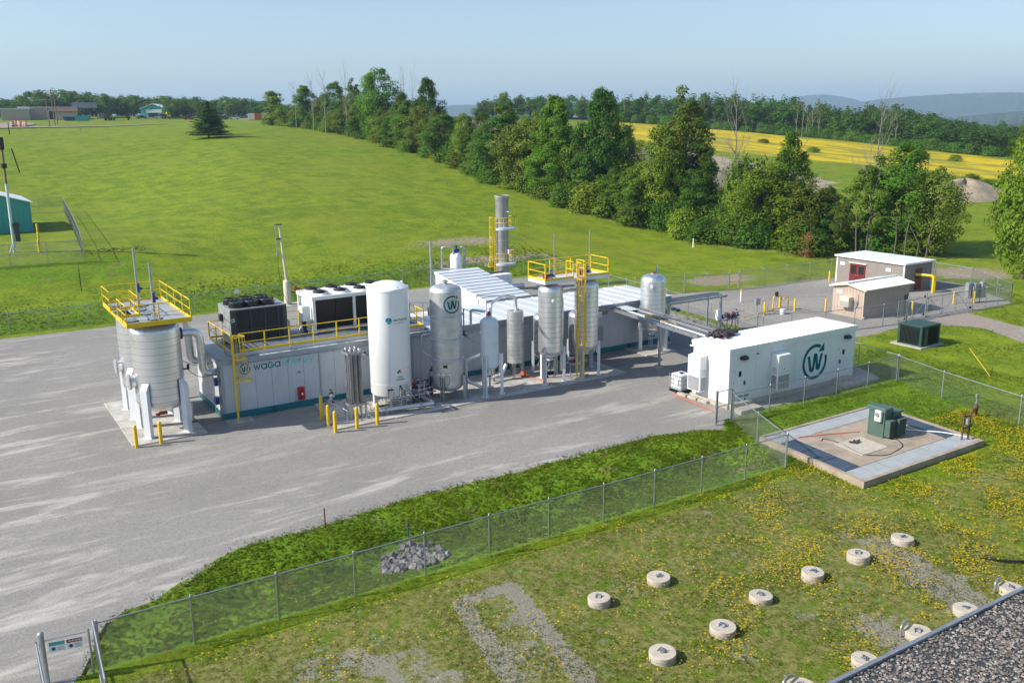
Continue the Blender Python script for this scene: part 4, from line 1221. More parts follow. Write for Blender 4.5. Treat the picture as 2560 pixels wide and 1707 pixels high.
# ================================================================ tall white nitrogen tank
TX, TY, TR = 23.3, 51.0, 1.3
CAMA = math.atan2(-TY, -TX)
nt = thing('nitrogen_tank', 'tall white liquid nitrogen tank with a blue-green globe emblem and MATHESON lettering', 'tank', (TX, TY, 0))
def _shell(m):
    m.lathe([(.25, .72), (.8, .74), (1.2, .80), (TR, .92), (TR, 7.55)], (TX, TY, 0), 64)
    m.lathe([(TR, 7.55), (TR, 7.62)], (TX, TY, 0), 64)
part_of(nt, 'shell', MATS['white_tank'], _shell)
part_of(nt, 'top_head', MATS['white_tank'], lambda m: (m.lathe([(TR - .03, 7.62), (TR - .10, 7.66), (.9, 7.86), (.45, 7.98), (.001, 8.02)], (TX, TY, 0), 64), m.lathe([(TR + .015, 7.50), (TR + .015, 7.64), (TR - .05, 7.655)], (TX, TY, 0), 64)))
part_of(nt, 'shell_seam', MATS['white_leg'], lambda m: m.lathe([(TR + .004, 1.62), (TR + .004, 1.635), (TR, 1.64)], (TX, TY, 0), 64))
for a in (CAMA + .45, CAMA + 2.4, CAMA - 1.6):
    def lug(m):
        px_, py_ = TX + (TR + .02) * math.cos(a), TY + (TR + .02) * math.sin(a)
        m.tube([(px_ - .10 * math.sin(a) * math.cos(q), py_ + .10 * math.cos(a) * math.cos(q), 7.66 + .13 * math.sin(q)) for q in np.linspace(0, PI, 9)], .03, 6)
    part_of(nt, 'lifting_lug', MATS['white_tank'], lug)
for a in (CAMA - 1.15, CAMA + .60, CAMA + 2.8):
    x, y = TX + 1.12 * math.cos(a), TY + 1.12 * math.sin(a)
    l = part_of(nt, 'leg', MATS['white_leg'], lambda m: m.bar((x, y, .08), (x, y, 1.0), .22, .26, (math.cos(a), math.sin(a), 0)))
    part_of(l, 'base_plate', MATS['white_leg'], lambda m: m.bar((x, y, .07), (x, y, .10), .45, .45, (math.cos(a), math.sin(a), 0)))
fb = on_barrel(TX, TY, TR, CAMA)
def globe_mat():
    m, t, b = new_mat('globe')
    g = t.n('NewGeometry')
    s = t.n('SeparateXYZ')
    t.link(g.outputs['Position'], s.inputs[0])
    v = t.math('ADD', t.math('MULTIPLY', s.outputs[2], 1.0), t.math('MULTIPLY', s.outputs[0], -1.0))
    c = t.ramp(t.step(v, 5.75 - TX - .1, 5.75 - TX + 1.0), [(0, (0.02, 0.22, 0.07)), (.45, (0.01, 0.24, 0.30)), (1, (0.01, 0.16, 0.42))])
    c = t.mix(t.step(t.noise(5, 3, t.pos()), .58, .62), c, (0.55, 0.75, 0.80))
    t.link(c, b.inputs['Base Color'])
    b.inputs['Roughness'].default_value = .35
    return m
part_of(nt, 'globe_emblem', globe_mat(), lambda m: disc2(m, 0, 5.72, .20, fb, 24))
part_of(nt, 'maker_name', MATS['black'], lambda m: write(m, 'MATHESON', .30, 5.66, .135, fb, .18, .92))
part_of(nt, 'small_print', MATS['dark_grey'], lambda m: [m.add([fb(.33 + q * .115, 5.52), fb(.33 + q * .115 + .085, 5.52), fb(.33 + q * .115 + .085, 5.55), fb(.33 + q * .115, 5.55)], [(0, 1, 2, 3)]) for q in range(7)])
q = .19
dcx, dcz = .56, 2.42
for nm, mt, c in (('hazard_red', 'red', (0, q / 2)), ('hazard_yellow', 'yellow', (q / 2, 0)), ('hazard_blue', 'blue_valve', (-q / 2, 0)), ('hazard_white', 'white', (0, -q / 2))):
    part_of(nt, nm, MATS[mt], lambda m: m.add([fb(dcx + c[0] - q / 2 + .006, dcz + c[1]), fb(dcx + c[0], dcz + c[1] - q / 2 + .006), fb(dcx + c[0] + q / 2 - .006, dcz + c[1]), fb(dcx + c[0], dcz + c[1] + q / 2 - .006)], [(0, 1, 2, 3)]))
part_of(nt, 'contents_text', MATS['teal_logo'], lambda m: (write(m, 'LIQUID', .40, 2.06, .095, fb, .17, .85), write(m, 'NITROGEN', .31, 1.90, .095, fb, .17, .85)))
part_of(nt, 'notices', MATS['galv'], lambda m: [m.add([fb(u, v), fb(u + w, v), fb(u + w, v + h), fb(u, v + h)], [(0, 1, 2, 3)]) for u, v, w, h in ((.02, 1.50, .42, .02), (.05, 1.38, .36, .015), (.05, 1.30, .3, .015), (.12, 1.22, .14, .015), (.80, 1.25, .09, .30), (1.02, 1.3, .06, .3), (-.02, .98, .20, .16))])
for u, v, r_ in ((.56, 1.52, .06), (.60, 1.32, .105)):
    part_of(nt, 'gauge', MATS['black'], lambda m: m.cyl(fb(u, v), Vector(fb(u, v)) + Vector((math.cos(CAMA + u / TR), math.sin(CAMA + u / TR), 0)) * .07, r_, n=16))
# valves and pipework under and before the tank
tp = thing('tank_pipework', 'tangle of valves and small pipes under the front of the nitrogen tank', 'pipework', (23.2, 49.9, .1))
random.seed(21)
for k in range(26):
    x = 22.3 + random.random() * 1.9
    y = 49.75 + random.random() * .9 - (x - 23.3) * .25
    z = .25 + random.random() * .45
    d = random.choice(((.35, 0, 0), (0, .4, 0), (0, 0, .35), (.3, .15, .1)))
    part_of(tp, 'pipe', MATS[random.choice(('steel', 'steel_matte', 'steel', 'dark_grey'))], lambda m: m.cyl((x, y, z), (x + d[0], y + d[1], z + d[2]), random.choice((.025, .035, .05)), n=8))
for x in (23.30, 23.62, 23.9):
    y = 49.62 - (x - 23.3) * .3
    part_of(tp, 'riser', MATS['steel_matte'], lambda m: m.cyl((x, y, .12), (x, y, 1.25 + random.random() * .35), .035, n=8))
for k in range(16):
    x = 23.15 + random.random() * .95
    valve_cluster(tp, x, 49.60 - (x - 23.3) * .3 + random.uniform(-.1, .1), .35 + random.random() * 1.0, random.choice(('steel', 'dark_grey', 'steel_matte')), 1.0)
for k in range(4):
    z = .3 + k * .16
    part_of(tp, 'cross_pipe', MATS['steel'], lambda m: m.cyl((22.3, 49.95 - .06 * k, z), (24.1, 49.55 - .06 * k, z + .05), .032, n=8))
part_of(tp, 'base_frame', MATS['dark_grey'], lambda m: (m.bar((22.0, 50.0, .2), (24.3, 49.45, .2), .08, .12), m.bar((22.1, 50.5, .2), (24.4, 50.0, .2), .08, .12)))
gp = thing('gauge_post', 'small pedestal with a grey dial box before the nitrogen tank', 'pedestal', (22.35, 49.1, .07))
part_of(gp, 'stem', MATS['galv'], lambda m: m.bar((22.35, 49.1, .07), (22.35, 49.1, 1.1), .09, .07))
part_of(gp, 'dial_box', MATS['steel'], lambda m: m.bbox(22.22, 49.0, 1.02, 22.5, 49.2, 1.55, .02))
part_of(gp, 'hood', MATS['black'], lambda m: m.box(22.2, 48.96, 1.55, 22.52, 49.22, 1.60))
fp = thing('insulated_pipe', 'fat silver insulated pipe lying on stands along the front of the tank slab', 'pipe', (23.3, 48.9, .3))
pts = fillet([(21.72, 49.25, .33), (25.15, 48.75, .33), (25.1, 50.6, .33), (25.1, 52.0, .33)], .32, 6)
part_of(fp, 'pipe_cladding', MATS['clad'], lambda m: m.tube(pts, .135, 18))
part_of(fp, 'end_cap', MATS['clad'], lambda m: m.lathe([(.0, -.15), (.12, -.12), (.165, 0), (.12, .12), (.0, .15)], (21.72, 49.25, .33), 16))
for x in (22.05, 24.3):
    part_of(fp, 'saddle_stand', MATS['galv'], lambda m: (m.bar((x, 49.2 - (x - 21.7) * .146, .07), (x, 49.2 - (x - 21.7) * .146, .5), .16, .2), m.bar((x, 49.2 - (x - 21.7) * .146, .07), (x, 49.2 - (x - 21.7) * .146, .1), .3, .3)))
vm = thing('valve_manifold', 'rack of grey valves and stubs between the nitrogen tank and the grey column', 'valve rack', (25.5, 51.2, .1))
random.seed(5)
part_of(vm, 'skid_rail', MATS['steel_matte'], lambda m: (m.bar((24.7, 50.2, .25), (25.1, 52.4, .25), .08, .1), m.bar((25.5, 49.8, .25), (25.9, 52.2, .25), .08, .1)))
for k in range(9):
    x, y = 24.9 + (k % 3) * .38, 50.3 + (k // 3) * .55
    part_of(vm, 'stub_pipe', MATS['steel'], lambda m: m.cyl((x, y, .1), (x, y, 1.0 + .4 * random.random()), .06, n=10))
    valve_cluster(vm, x, y, .55 + .4 * random.random(), random.choice(('dark_grey', 'steel', 'steel_matte')), 1.6)
for k in range(4):
    z = .55 + .2 * k
    part_of(vm, 'cross_pipe', MATS['steel'], lambda m: m.cyl((24.6, 50.3 + .35 * k, z), (26.0, 50.1 + .35 * k, z + .1), .05, n=8))
part_of(vm, 'red_bonnet', MATS['red'], lambda m: (m.cyl((24.75, 50.6, 1.05), (24.75, 50.6, 1.28), .09, n=10), m.cyl((24.75, 50.6, 1.35), (24.75, 50.6, 1.5), .06, n=10)))

# finned tube vaporiser
va = thing('finned_vaporiser', 'upright bundle of long finned metal tubes standing before the hall door', 'vaporiser', (20.35, 49.75, .07))
for i in range(3):
    for j in range(3):
        x, y = 20.0 + i * .30, 49.5 + j * .30
        def tube(m):
            m.cyl((x, y, .95), (x, y, 4.05), .035, n=8)
            for q in range(8):
                a = q * PI / 4
                m.bar((x + .075 * math.cos(a), y + .075 * math.sin(a), .95), (x + .075 * math.cos(a), y + .075 * math.sin(a), 4.05), .012, .085, (math.cos(a), math.sin(a), 0))
        part_of(va, 'finned_tube', MATS['steel'], tube)
part_of(va, 'top_frame', MATS['galv'], lambda m: (m.box(19.78, 49.28, 4.05, 20.84, 49.34, 4.2), m.box(19.78, 50.26, 4.05, 20.84, 50.32, 4.2), m.box(19.78, 49.34, 4.05, 19.84, 50.26, 4.2), m.box(20.78, 49.34, 4.05, 20.84, 50.26, 4.2)))
for i in range(3):
    for y in (49.5, 50.1):
        x = 20.0 + i * .3
        part_of(va, 'return_bend', MATS['steel'], lambda m: m.tube([(x, y + .15 - .15 * math.cos(q), 4.05 + .28 * math.sin(q)) for q in np.linspace(0, PI, 9)], .035, 8))
part_of(va, 'bottom_frame', MATS['galv'], lambda m: (m.box(19.75, 49.25, .86, 20.87, 49.31, .98), m.box(19.75, 50.29, .86, 20.87, 50.35, .98), m.box(19.75, 49.31, .86, 19.81, 50.29, .98), m.box(20.81, 49.31, .86, 20.87, 50.29, .98)))
for (x, y) in ((19.82, 49.35), (20.8, 49.35), (19.82, 50.25), (20.8, 50.25)):
    part_of(va, 'leg', MATS['steel_matte'], lambda m: m.bar((x, y, .07), (x, y, .9), .1, .1))
for i in range(3):
    part_of(va, 'bottom_tube', MATS['steel'], lambda m: m.cyl((20.0 + .3 * i, 49.6, .07), (20.0 + .3 * i, 49.6, .95), .06, n=10))
vh = thing('valve_stand', 'thin valve stand with small brassy fittings left of the finned pipe bundle', 'valve stand', (19.2, 50.1, .07))
for k in range(5):
    valve_cluster(vh, 19.0 + .1 * (k % 2), 50.6 - .06 * k, .75 + k * .22, ('steel', 'dark_grey', 'steel_matte')[k % 3], 1.2)
part_of(vh, 'stand_tube', MATS['steel_matte'], lambda m: (m.cyl((19.05, 50.5, .07), (19.05, 50.5, 1.75), .03, n=8), m.tube([(18.8, 51.0, 1.1), (19.3, 49.7, .85), (19.5, 49.0, .75)], .022, 6), m.cyl((19.45, 49.1, .07), (19.45, 49.1, .8), .025, n=8), m.cyl((20.2, 49.1, .55), (19.45, 49.1, .55), .02, n=8), m.cyl((21.3, 49.6, .07), (21.15, 49.6, .75), .02, n=8), m.cyl((21.15, 49.6, .75), (20.4, 49.7, .8), .02, n=8)))

# ================================================================ grey column with the emblem
GX, GY, GR = 27.0, 50.3, 1.03
gc = vessel('steel_column', 'dull steel column with a teal ringed W emblem right of the white nitrogen tank', 'vessel', GX, GY, GR, 1.0, 7.1, .48, .42, MATS['steel_matte'], [(GX - .86, GY - .86), (GX + .80, GY - .92), (GX - .80, GY + .85), (GX + .80, GY + .85)], MATS['galv'], 1.6, .24, 0, 0, knee=.05, foot=.4)
for z in (5.55, 4.05, 2.72):
    part_of(gc, 'stiffener_ring', MATS['steel'], lambda m: m.lathe([(GR, z - .05), (GR + .07, z - .03), (GR + .07, z + .03), (GR, z + .05)], (GX, GY, 0), 48))
part_of(gc, 'weld_band', MATS['steel'], lambda m: m.lathe([(GR + .002, 2.95), (GR + .006, 2.97), (GR + .006, 3.02), (GR + .002, 3.04)], (GX, GY, 0), 48))
flanged_nozzle(gc, GX, GY, 7.5, .13, .28)
GA = math.atan2(-GY, -GX)
fg = on_barrel(GX, GY, GR, GA, .006)
part_of(gc, 'emblem', MATS['teal_logo'], lambda m: emblem(m, fg, .42, 6.35, .52))
cp = part_of(gc, 'control_panel', MATS['cream'], lambda m: m.bar(Vector(fg(-.06, 2.36)) + Vector((math.cos(GA), math.sin(GA), 0)) * -.06, Vector(fg(-.06, 2.36)) + Vector((math.cos(GA), math.sin(GA), 0)) * .10, .50, .34))
part_of(cp, 'screen', MATS['glass_dark'], lambda m: m.bar(Vector(fg(-.12, 2.37)) + Vector((math.cos(GA), math.sin(GA), 0)) * .10, Vector(fg(-.12, 2.37)) + Vector((math.cos(GA), math.sin(GA), 0)) * .108, .28, .20))
for u in (-.52, -.22, .12):
    c = Vector(fg(u, 1.82))
    dd = Vector((math.cos(GA + u / GR), math.sin(GA + u / GR), 0))
    gg = part_of(gc, 'gauge', MATS['steel'], lambda m: (m.cyl(c, c + dd * .09, .085, n=16), m.cyl(c - Vector((0, 0, .18)), c - Vector((0, 0, .18)) + dd * .12, .06, n=12), m.cyl(c + dd * .05, c + dd * .05 - Vector((0, 0, .25)), .02, n=6)))
    part_of(gg, 'gauge_face', MATS['white'], lambda m: m.cyl(c + dd * .09, c + dd * .096, .07, n=16))
    part_of(gc, 'capillary', MATS['dark_grey'], lambda m: m.tube(fillet([c - Vector((0, 0, .25)) + dd * .05, c - Vector((u * .3, 0, .6)) + dd * .1, Vector((GX - .72, GY - .98, 1.0)), Vector((GX - .62, GY - 1.05, .6))], .2), .012, 5))
part_of(gc, 'side_pipe', MATS['steel'], lambda m: (m.tube(fillet([(GX - .80, GY + .62, 4.25), (GX - 1.35, GY + .9, 4.2), (GX - 1.35, GY + .9, 3.1), (GX - .86, GY + .55, 2.75)], .22), .055, 10), m.cyl((GX - .8, GY + .6, 4.45), (GX - 1.05, GY + .75, 4.5), .06, n=8)))
for k, z in enumerate((2.25, 1.95, 1.6, 1.2)):
    valve_cluster(gc, GX - 1.02, GY + .25, z, ('steel', 'dark_grey')[k % 2], 1.3)
part_of(gc, 'side_box', MATS['steel_matte'], lambda m: m.bbox(GX - 1.12, GY + .1, 5.55, GX - .85, GY + .4, 6.1, .02))
part_of(gc, 'drain_hose', MATS['black'], lambda m: m.tube(fillet([(GX - 1.0, GY + .3, 1.7), (GX - 1.15, GY + .3, 1.2), (GX - 1.05, GY + .2, .3)], .2), .05, 8))

# ================================================================ white vessel and thin insulated vessel
WX, WY = 29.58, 49.25
wv = vessel('pressure_vessel', 'smooth pale white pressure vessel on three legs beside the steel column', 'vessel', WX, WY, .60, 2.15, 4.85, .40, .38, MATS['pale_blue'], [(28.95, 48.78), (30.25, 48.82), (29.6, 50.0)], MATS['white_leg'], 2.75, .22, 0, 0, knee=.06, foot=.42)
nz = flanged_nozzle(wv, WX, WY, 5.2, .10, .14, MATS['pale_blue'])
part_of(wv, 'relief_valve', MATS['red_valve'], lambda m: (m.cyl((WX, WY, 5.34), (WX, WY, 5.48), .14, n=12), m.cyl((WX, WY, 5.5), (WX, WY, 5.6), .10, n=12)))
part_of(wv, 'bottom_nozzle', MATS['white_leg'], lambda m: (m.cyl((WX, WY, 1.3), (WX, WY, 1.8), .12, n=14), m.cyl((WX, WY, 1.36), (WX, WY, 1.42), .21, n=16)))
part_of(wv, 'flange_ring', MATS['black'], lambda m: m.cyl((WX, WY, 1.30), (WX, WY, 1.355), .215, n=16))
part_of(wv, 'leg_plate', MATS['galv'], lambda m: m.box(28.86, 48.655, 1.0, 29.02, 48.665, 1.16))
part_of(wv, 'antenna', MATS['black'], lambda m: m.cyl((WX - .12, WY + .1, 5.1), (WX - .12, WY + .1, 6.15), .018, n=6))
part_of(wv, 'drain_pipe', MATS['galv'], lambda m: m.cyl((WX, WY, .1), (WX, WY, 1.3), .07, n=10))
part_of(wv, 'side_flange', MATS['pale_blue'], lambda m: (m.cyl((WX + .55, WY, 4.55), (WX + .72, WY, 4.55), .09, n=12), m.cyl((WX - .55, WY, 4.3), (WX - .72, WY, 4.3), .09, n=12)))
sx, sy_ = 33.3, 51.9
tv = vessel('slim_vessel', 'slim grey banded vessel with a flat top behind the white pressure vessel', 'vessel', sx, sy_, .58, 1.12, 4.75, .06, .05, MATS['steel_matte'], [(sx - .45, sy_ - .55), (sx + .35, sy_ - .4), (sx + .1, sy_ + .6)], MATS['stack_metal'], 1.15, .20, .30, 0, knee=0, foot=.3)
flanged_nozzle(tv, sx + .1, sy_, 4.75, .12, .22, MATS['clad'])
hp = thing('overhead_pipe', 'silver pipe arching from the white pressure vessel over to the slim banded vessel', 'pipe', (31.4, 50.7, 5.5))
part_of(hp, 'pipe_cladding', MATS['clad'], lambda m: (m.tube(fillet([(29.85, 49.5, 5.15), (29.95, 49.6, 6.0), (31.6, 50.9, 6.12), (33.3, 51.85, 5.75), (33.4, 51.9, 4.95)], .35, 6), .10, 12), m.tube(fillet([(29.0, 50.6, 4.5), (28.95, 50.5, 5.6), (29.5, 49.6, 5.55)], .2), .09, 12)))
wb_ = thing('bypass_pipe', 'insulated pipe looping low round the left of the white pressure vessel', 'pipe', (28.9, 50.6, .3))
part_of(wb_, 'pipe_cladding', MATS['clad'], lambda m: m.tube(fillet([(29.9, 50.9, 2.35), (28.5, 50.5, 2.25), (28.5, 50.5, .85), (29.4, 49.7, .35), (30.1, 49.7, .35)], .25, 6), .105, 12))
part_of(wb_, 'pipe_cladding', MATS['clad'], lambda m: m.tube(fillet([(30.6, 51.2, .45), (32.0, 51.6, .5), (32.4, 51.7, 1.1)], .2, 6), .12, 12))
part_of(wb_, 'pipe_leg', MATS['stack_metal'], lambda m: (m.bar((31.3, 51.6, .07), (31.3, 51.6, 1.6), .14, .14), m.bar((32.2, 52.2, .07), (32.2, 52.2, 1.4), .12, .12)))
vp = thing('instrument_line', 'thin steel instrument line with a valve block between steel column and pale vessel', 'pipe', (28.6, 50.5, 3))
part_of(vp, 'line', MATS['galv'], lambda m: (m.cyl((28.35, 50.4, 3.95), (28.35, 50.4, 5.75), .05, n=10), m.cyl((28.35, 50.4, 3.95), (29.15, 49.5, 3.35), .045, n=10), m.cyl((28.3, 50.4, 5.75), (29.3, 49.8, 5.35), .022, n=6)))
valve_cluster(vp, 28.35, 50.4, 3.95, 'dark_grey', 1.6)
valve_cluster(vp, 28.6, 50.2, 3.9, 'cream', 1.2)
rl = thing('hose_reel', 'small red-orange hose reel on the slab behind the slim vessel', 'hose reel', (33.65, 51.45, .07))
part_of(rl, 'drum', MATS['orange_hose'], lambda m: m.cyl((33.58, 51.42, .30), (33.80, 51.5, .30), .21, n=18))
part_of(rl, 'stand', MATS['black'], lambda m: m.box(33.5, 51.33, .07, 33.75, 51.6, .14))
hz = MB().tube([(33.75, 51.3, .1), (34.0, 50.6, .09), (34.15, 49.7, .09), (34.3, 48.9, .09), (34.45, 48.45, .09)], .028, 6).build('orange_hose', MATS['orange_hose'])
tag(hz, 'orange hose lying across the slab from the hose reel to its edge', 'hose')

# ================================================================ four banded vessels with the railed platform
def banded(cx, cy_, r, z0, z1, hb, ht, legs, leg_top, label, valve=True, lw=.2):
    v = vessel('banded_vessel', label, 'vessel', cx, cy_, r, z0, z1, hb, ht, MATS['clad'], legs, MATS['white_leg'], leg_top, lw, .355, 16, 'banded steel vessels round the yellow platform', knee=.35, foot=.36)
    part_of(v, 'bottom_nozzle', MATS['white_leg'], lambda m: (m.cyl((cx, cy_, z0 - hb - .32), (cx, cy_, z0 - hb + .1), .17, n=16), m.cyl((cx, cy_, z0 - hb - .30), (cx, cy_, z0 - hb - .24), .25, n=18)))
    part_of(v, 'blind_flange', MATS['black'], lambda m: m.cyl((cx, cy_, z0 - hb - .39), (cx, cy_, z0 - hb - .31), .25, n=18))
    return v
v1 = banded(34.53, 49.38, .83, 2.3, 6.45, .40, .45, [(33.73, 48.87), (35.33, 48.87), (34.55, 50.4)], 2.2, 'left tall banded steel vessel under the yellow platform')
v2 = banded(37.58, 49.38, .83, 2.3, 6.45, .40, .45, [(36.82, 48.87), (38.33, 48.87), (37.56, 50.4)], 2.2, 'right tall banded steel vessel under the yellow platform, behind the cage ladder')
for v, cx in ((v1, 34.53), (v2, 37.58)):
    part_of(v, 'side_port', MATS['white'], lambda m: (m.cyl((cx - .30, 49.38 - .75, 5.85), (cx - .33, 49.38 - .90, 5.85), .10, n=16), m.cyl((cx - .33, 49.38 - .90, 5.85), (cx - .334, 49.38 - .92, 5.85), .085, n=16)))
v3 = banded(35.95, 51.8, 1.0, 1.55, 3.95, .55, .45, [(35.12, 52.4), (36.9, 52.3), (35.95, 50.75)], 1.9, 'shorter banded vessel with a red relief valve, behind the left tall one')
flanged_nozzle(v3, 35.7, 51.7, 4.35, .10, .15, MATS['clad'], MATS['red_valve'])
for k, z in enumerate((3.6, 3.2, 2.4, 1.9)):
    part_of(v3, 'side_nozzle', MATS['steel'], lambda m: (m.cyl((35.05, 51.5, z), (34.85, 51.4, z), .09, n=10), m.cyl((34.85, 51.4, z), (34.82, 51.39, z), .14, n=12)))
v4 = banded(39.05, 51.8, 1.0, 1.25, 3.75, .60, .45, [(38.3, 52.5), (39.75, 52.4), (39.1, 50.75)], 1.6, 'shorter wide banded vessel behind the cage ladder and the right tall one')
rp = thing('riser_pipe', 'tall silver riser pipe bending into the top of the left tall banded vessel', 'pipe', (36.4, 50.7, .07))
part_of(rp, 'pipe_cladding', MATS['clad'], lambda m: (m.tube(fillet([(35.3, 49.7, 5.55), (36.35, 50.6, 5.6), (36.35, 50.6, .3)], .3, 6), .14, 14), m.tube(fillet([(35.2, 49.4, 6.25), (36.6, 49.5, 6.25), (36.8, 49.5, 6.25)], .1), .09, 10)))
sv = thing('actuated_valve', 'grey actuator valve on a thin post between the tall banded vessels', 'valve', (36.27, 49.4, .07))
part_of(sv, 'post', MATS['galv'], lambda m: (m.cyl((36.27, 49.4, .1), (36.27, 49.4, 1.3), .045, n=8), m.cyl((36.27, 49.4, .07), (36.27, 49.4, .1), .14, n=12)))
part_of(sv, 'actuator', MATS['steel'], lambda m: (m.cyl((36.0, 49.4, 1.42), (36.45, 49.4, 1.42), .13, n=12), m.cyl((36.45, 49.4, 1.42), (36.58, 49.4, 1.42), .1, n=10)))
part_of(sv, 'valve_body', MATS['dark_grey'], lambda m: m.box(36.15, 49.3, 1.2, 36.4, 49.5, 1.32))
part_of(sv, 'hand_wheel', MATS['red_valve'], lambda m: m.cyl((36.5, 49.3, 1.25), (36.53, 49.3, 1.25), .12, n=12))
dp = thing('drain_piping', 'grey drain pipes on black feet below the left tall banded vessel', 'pipe', (35.3, 50.6, .07))
for (a, b) in (((34.53, 49.4, 1.5), (34.75, 50.3, .25)), ((36.3, 51.2, 1.4), (35.6, 50.9, .25)), ((34.4, 50.7, .9), (34.9, 51.2, 1.2))):
    part_of(dp, 'drain_pipe', MATS['galv'], lambda m: m.cyl(a, b, .05, n=10))
for (x, y) in ((34.75, 50.35), (35.65, 50.95)):
    part_of(dp, 'foot', MATS['black'], lambda m: m.bbox(x - .2, y - .16, .07, x + .2, y + .16, .22, .03))

pl = thing('service_platform', 'yellow railed service platform on top of the two tall banded vessels', 'platform', (36.3, 49.8, 7.2))
PZ = 7.2
PX0, PX1, PY0, PY1 = 33.75, 39.05, 48.85, 50.85
for i in range(6):
    w = (PX1 - PX0) / 6
    part_of(pl, 'deck_panel', MATS['roof_white'], lambda m: m.box(PX0 + i * w + .008, PY0, PZ - .03, PX0 + (i + 1) * w - .008, PY1, PZ + .002 * (i % 2)))
for a, b in (((PX0, PY0), (PX1, PY0)), ((PX1, PY0), (PX1, PY1)), ((PX1, PY1), (PX0, PY1)), ((PX0, PY1), (PX0, PY0))):
    part_of(pl, 'edge_beam', MATS['white_leg'], lambda m: m.bar((*a, PZ - .13), (*b, PZ - .13), .05, .2))
guardrail(pl, [(36.05, PY0), (PX0, PY0), (PX0, PY1), (PX1, PY1), (PX1, PY0), (36.95, PY0)], PZ, MATS['yellow_rail'], 1.1, False, 1.75, .14, .03)
guardrail(pl, [(36.05, PY0), (36.05, PY0 + .8)], PZ, MATS['yellow_rail'], 1.1, False, 1.0, 0, .03)
guardrail(pl, [(36.95, PY0), (36.95, PY0 + .8)], PZ, MATS['yellow_rail'], 1.1, False, 1.0, 0, .03)
part_of(pl, 'support_post', MATS['yellow'], lambda m: m.bar((35.9, PY1 - .1, PZ), (35.9, PY1 - .1, PZ + 1.15), .12, .12))
for cx in (34.53, 37.58):
    t = part_of(pl, 'relief_valve', MATS['red_valve'], lambda m: (m.cyl((cx - .25, 49.6, PZ - .1), (cx - .25, 49.6, PZ + .12), .17, n=14), m.cyl((cx - .25, 49.6, PZ + .14), (cx - .25, 49.6, PZ + .32), .20, n=14)))
    part_of(t, 'valve_cap', MATS['steel'], lambda m: (m.cyl((cx - .25, 49.6, PZ + .32), (cx - .25, 49.6, PZ + .45), .11, n=12), m.cyl((cx - .1, 49.5, PZ + .1), (cx + .25, 49.5, PZ + .1), .06, n=8)))
    valve_cluster(pl, cx + .15, 49.55, PZ + .2, 'blue_valve', 2.0)
    valve_cluster(pl, cx + .35, 49.6, PZ + .15, 'steel', 1.8)
for x, y, l in ((35.35, 50.1, 'thin grey vent mast rising from the left part of the yellow service platform'), (38.35, 50.1, 'thin grey vent mast rising from the right part of the yellow service platform')):
    t = tag(MB().cyl((0, 0, -.3), (0, 0, 2.95), .038, n=8).build('vent_mast', MATS['galv']), l, 'vent mast', 'vent masts on the service platform')
    t.location = (x, y, PZ)
caged_ladder('caged_ladder', 'tall yellow caged ladder up to the service platform between the banded vessels', (36.62, 48.72, .07), PZ, (-.55, -.84), 2.7, MATS['yellow'], stile=.09, width=.48, depth=.68)

# ================================================================ lone vessel on the right pad
rv = banded(46.3, 52.35, .97, 2.1, 5.5, .55, .55, [(45.42, 52.72), (46.2, 51.22), (47.05, 53.35), (47.3, 51.9)], 2.5, 'lone banded steel vessel on its own pad behind the cable bridge', lw=.28)
flanged_nozzle(rv, 46.3, 52.35, 6.0, .14, .18, MATS['steel'])
part_of(rv, 'relief_valve', MATS['red_valve'], lambda m: (m.cyl((46.3, 52.35, 6.10), (46.3, 52.35, 6.2), .19, n=14),))
part_of(rv, 'vent_tube', MATS['galv'], lambda m: m.cyl((46.6, 52.25, 6.0), (46.6, 52.25, 6.75), .03, n=8))
part_of(rv, 'blue_fitting', MATS['blue_valve'], lambda m: m.cyl((46.7, 52.4, 6.15), (46.7, 52.4, 6.5), .08, n=10))
part_of(rv, 'side_port', MATS['white'], lambda m: m.cyl((45.62, 51.75, 5.2), (45.42, 51.55, 5.2), .13, n=16))

# ================================================================ cable bridge and pipe rack
br = thing('cable_bridge', 'galvanised cable bridge with open trays from the hall roof edge to the white house roof', 'cable bridge', (42.6, 47, 3.6))
B0, B1 = Vector((43.1, 53.2, 3.45)), Vector((40.95, 41.9, 3.78))
bd = (B1 - B0).normalized()
bs = Vector((bd.y * -1, bd.x, 0)).normalized()
def bp(t, s, z=0): return B0.lerp(B1, t) + bs * s + Vector((0, 0, z))
for s0, h, w_, mt in ((0.0, .24, .05, 'galv'), (.62, .18, .05, 'roof_white'), (.72, .16, .05, 'galv'), (1.35, .18, .05, 'galv'), (1.42, .2, .05, 'roof_white'), (2.25, .22, .05, 'galv')):
    part_of(br, 'side_rail', MATS[mt], lambda m: m.bar(bp(0, s0), bp(1, s0), w_, h))
for s0, s1 in ((.05, .60), (.75, 1.33), (1.46, 2.22)):
    part_of(br, 'tray_floor', MATS['steel_matte'], lambda m: m.bar(bp(0, (s0 + s1) / 2, -.08), bp(1, (s0 + s1) / 2, -.08), s1 - s0 - .02, .015))
    for k in range(3):
        s_ = s0 + .1 + k * (s1 - s0 - .2) / 2
        part_of(br, 'cable', MATS['black'], lambda m: m.tube([bp(i / 12, s_ + random.uniform(-.03, .03), -.04 + .01 * k) for i in range(13)], .025, 6))
for t in (0.02, .25, .5, .75, .97):
    part_of(br, 'cross_beam', MATS['galv'], lambda m: m.bar(bp(t, -.02, -.14), bp(t, 2.28, -.14), .08, .09))
part_of(br, 'tray_cover', MATS['roof_white'], lambda m: m.bar(bp(-.06, 1.0, .10), bp(.12, 1.0, .10), 1.0, .03))
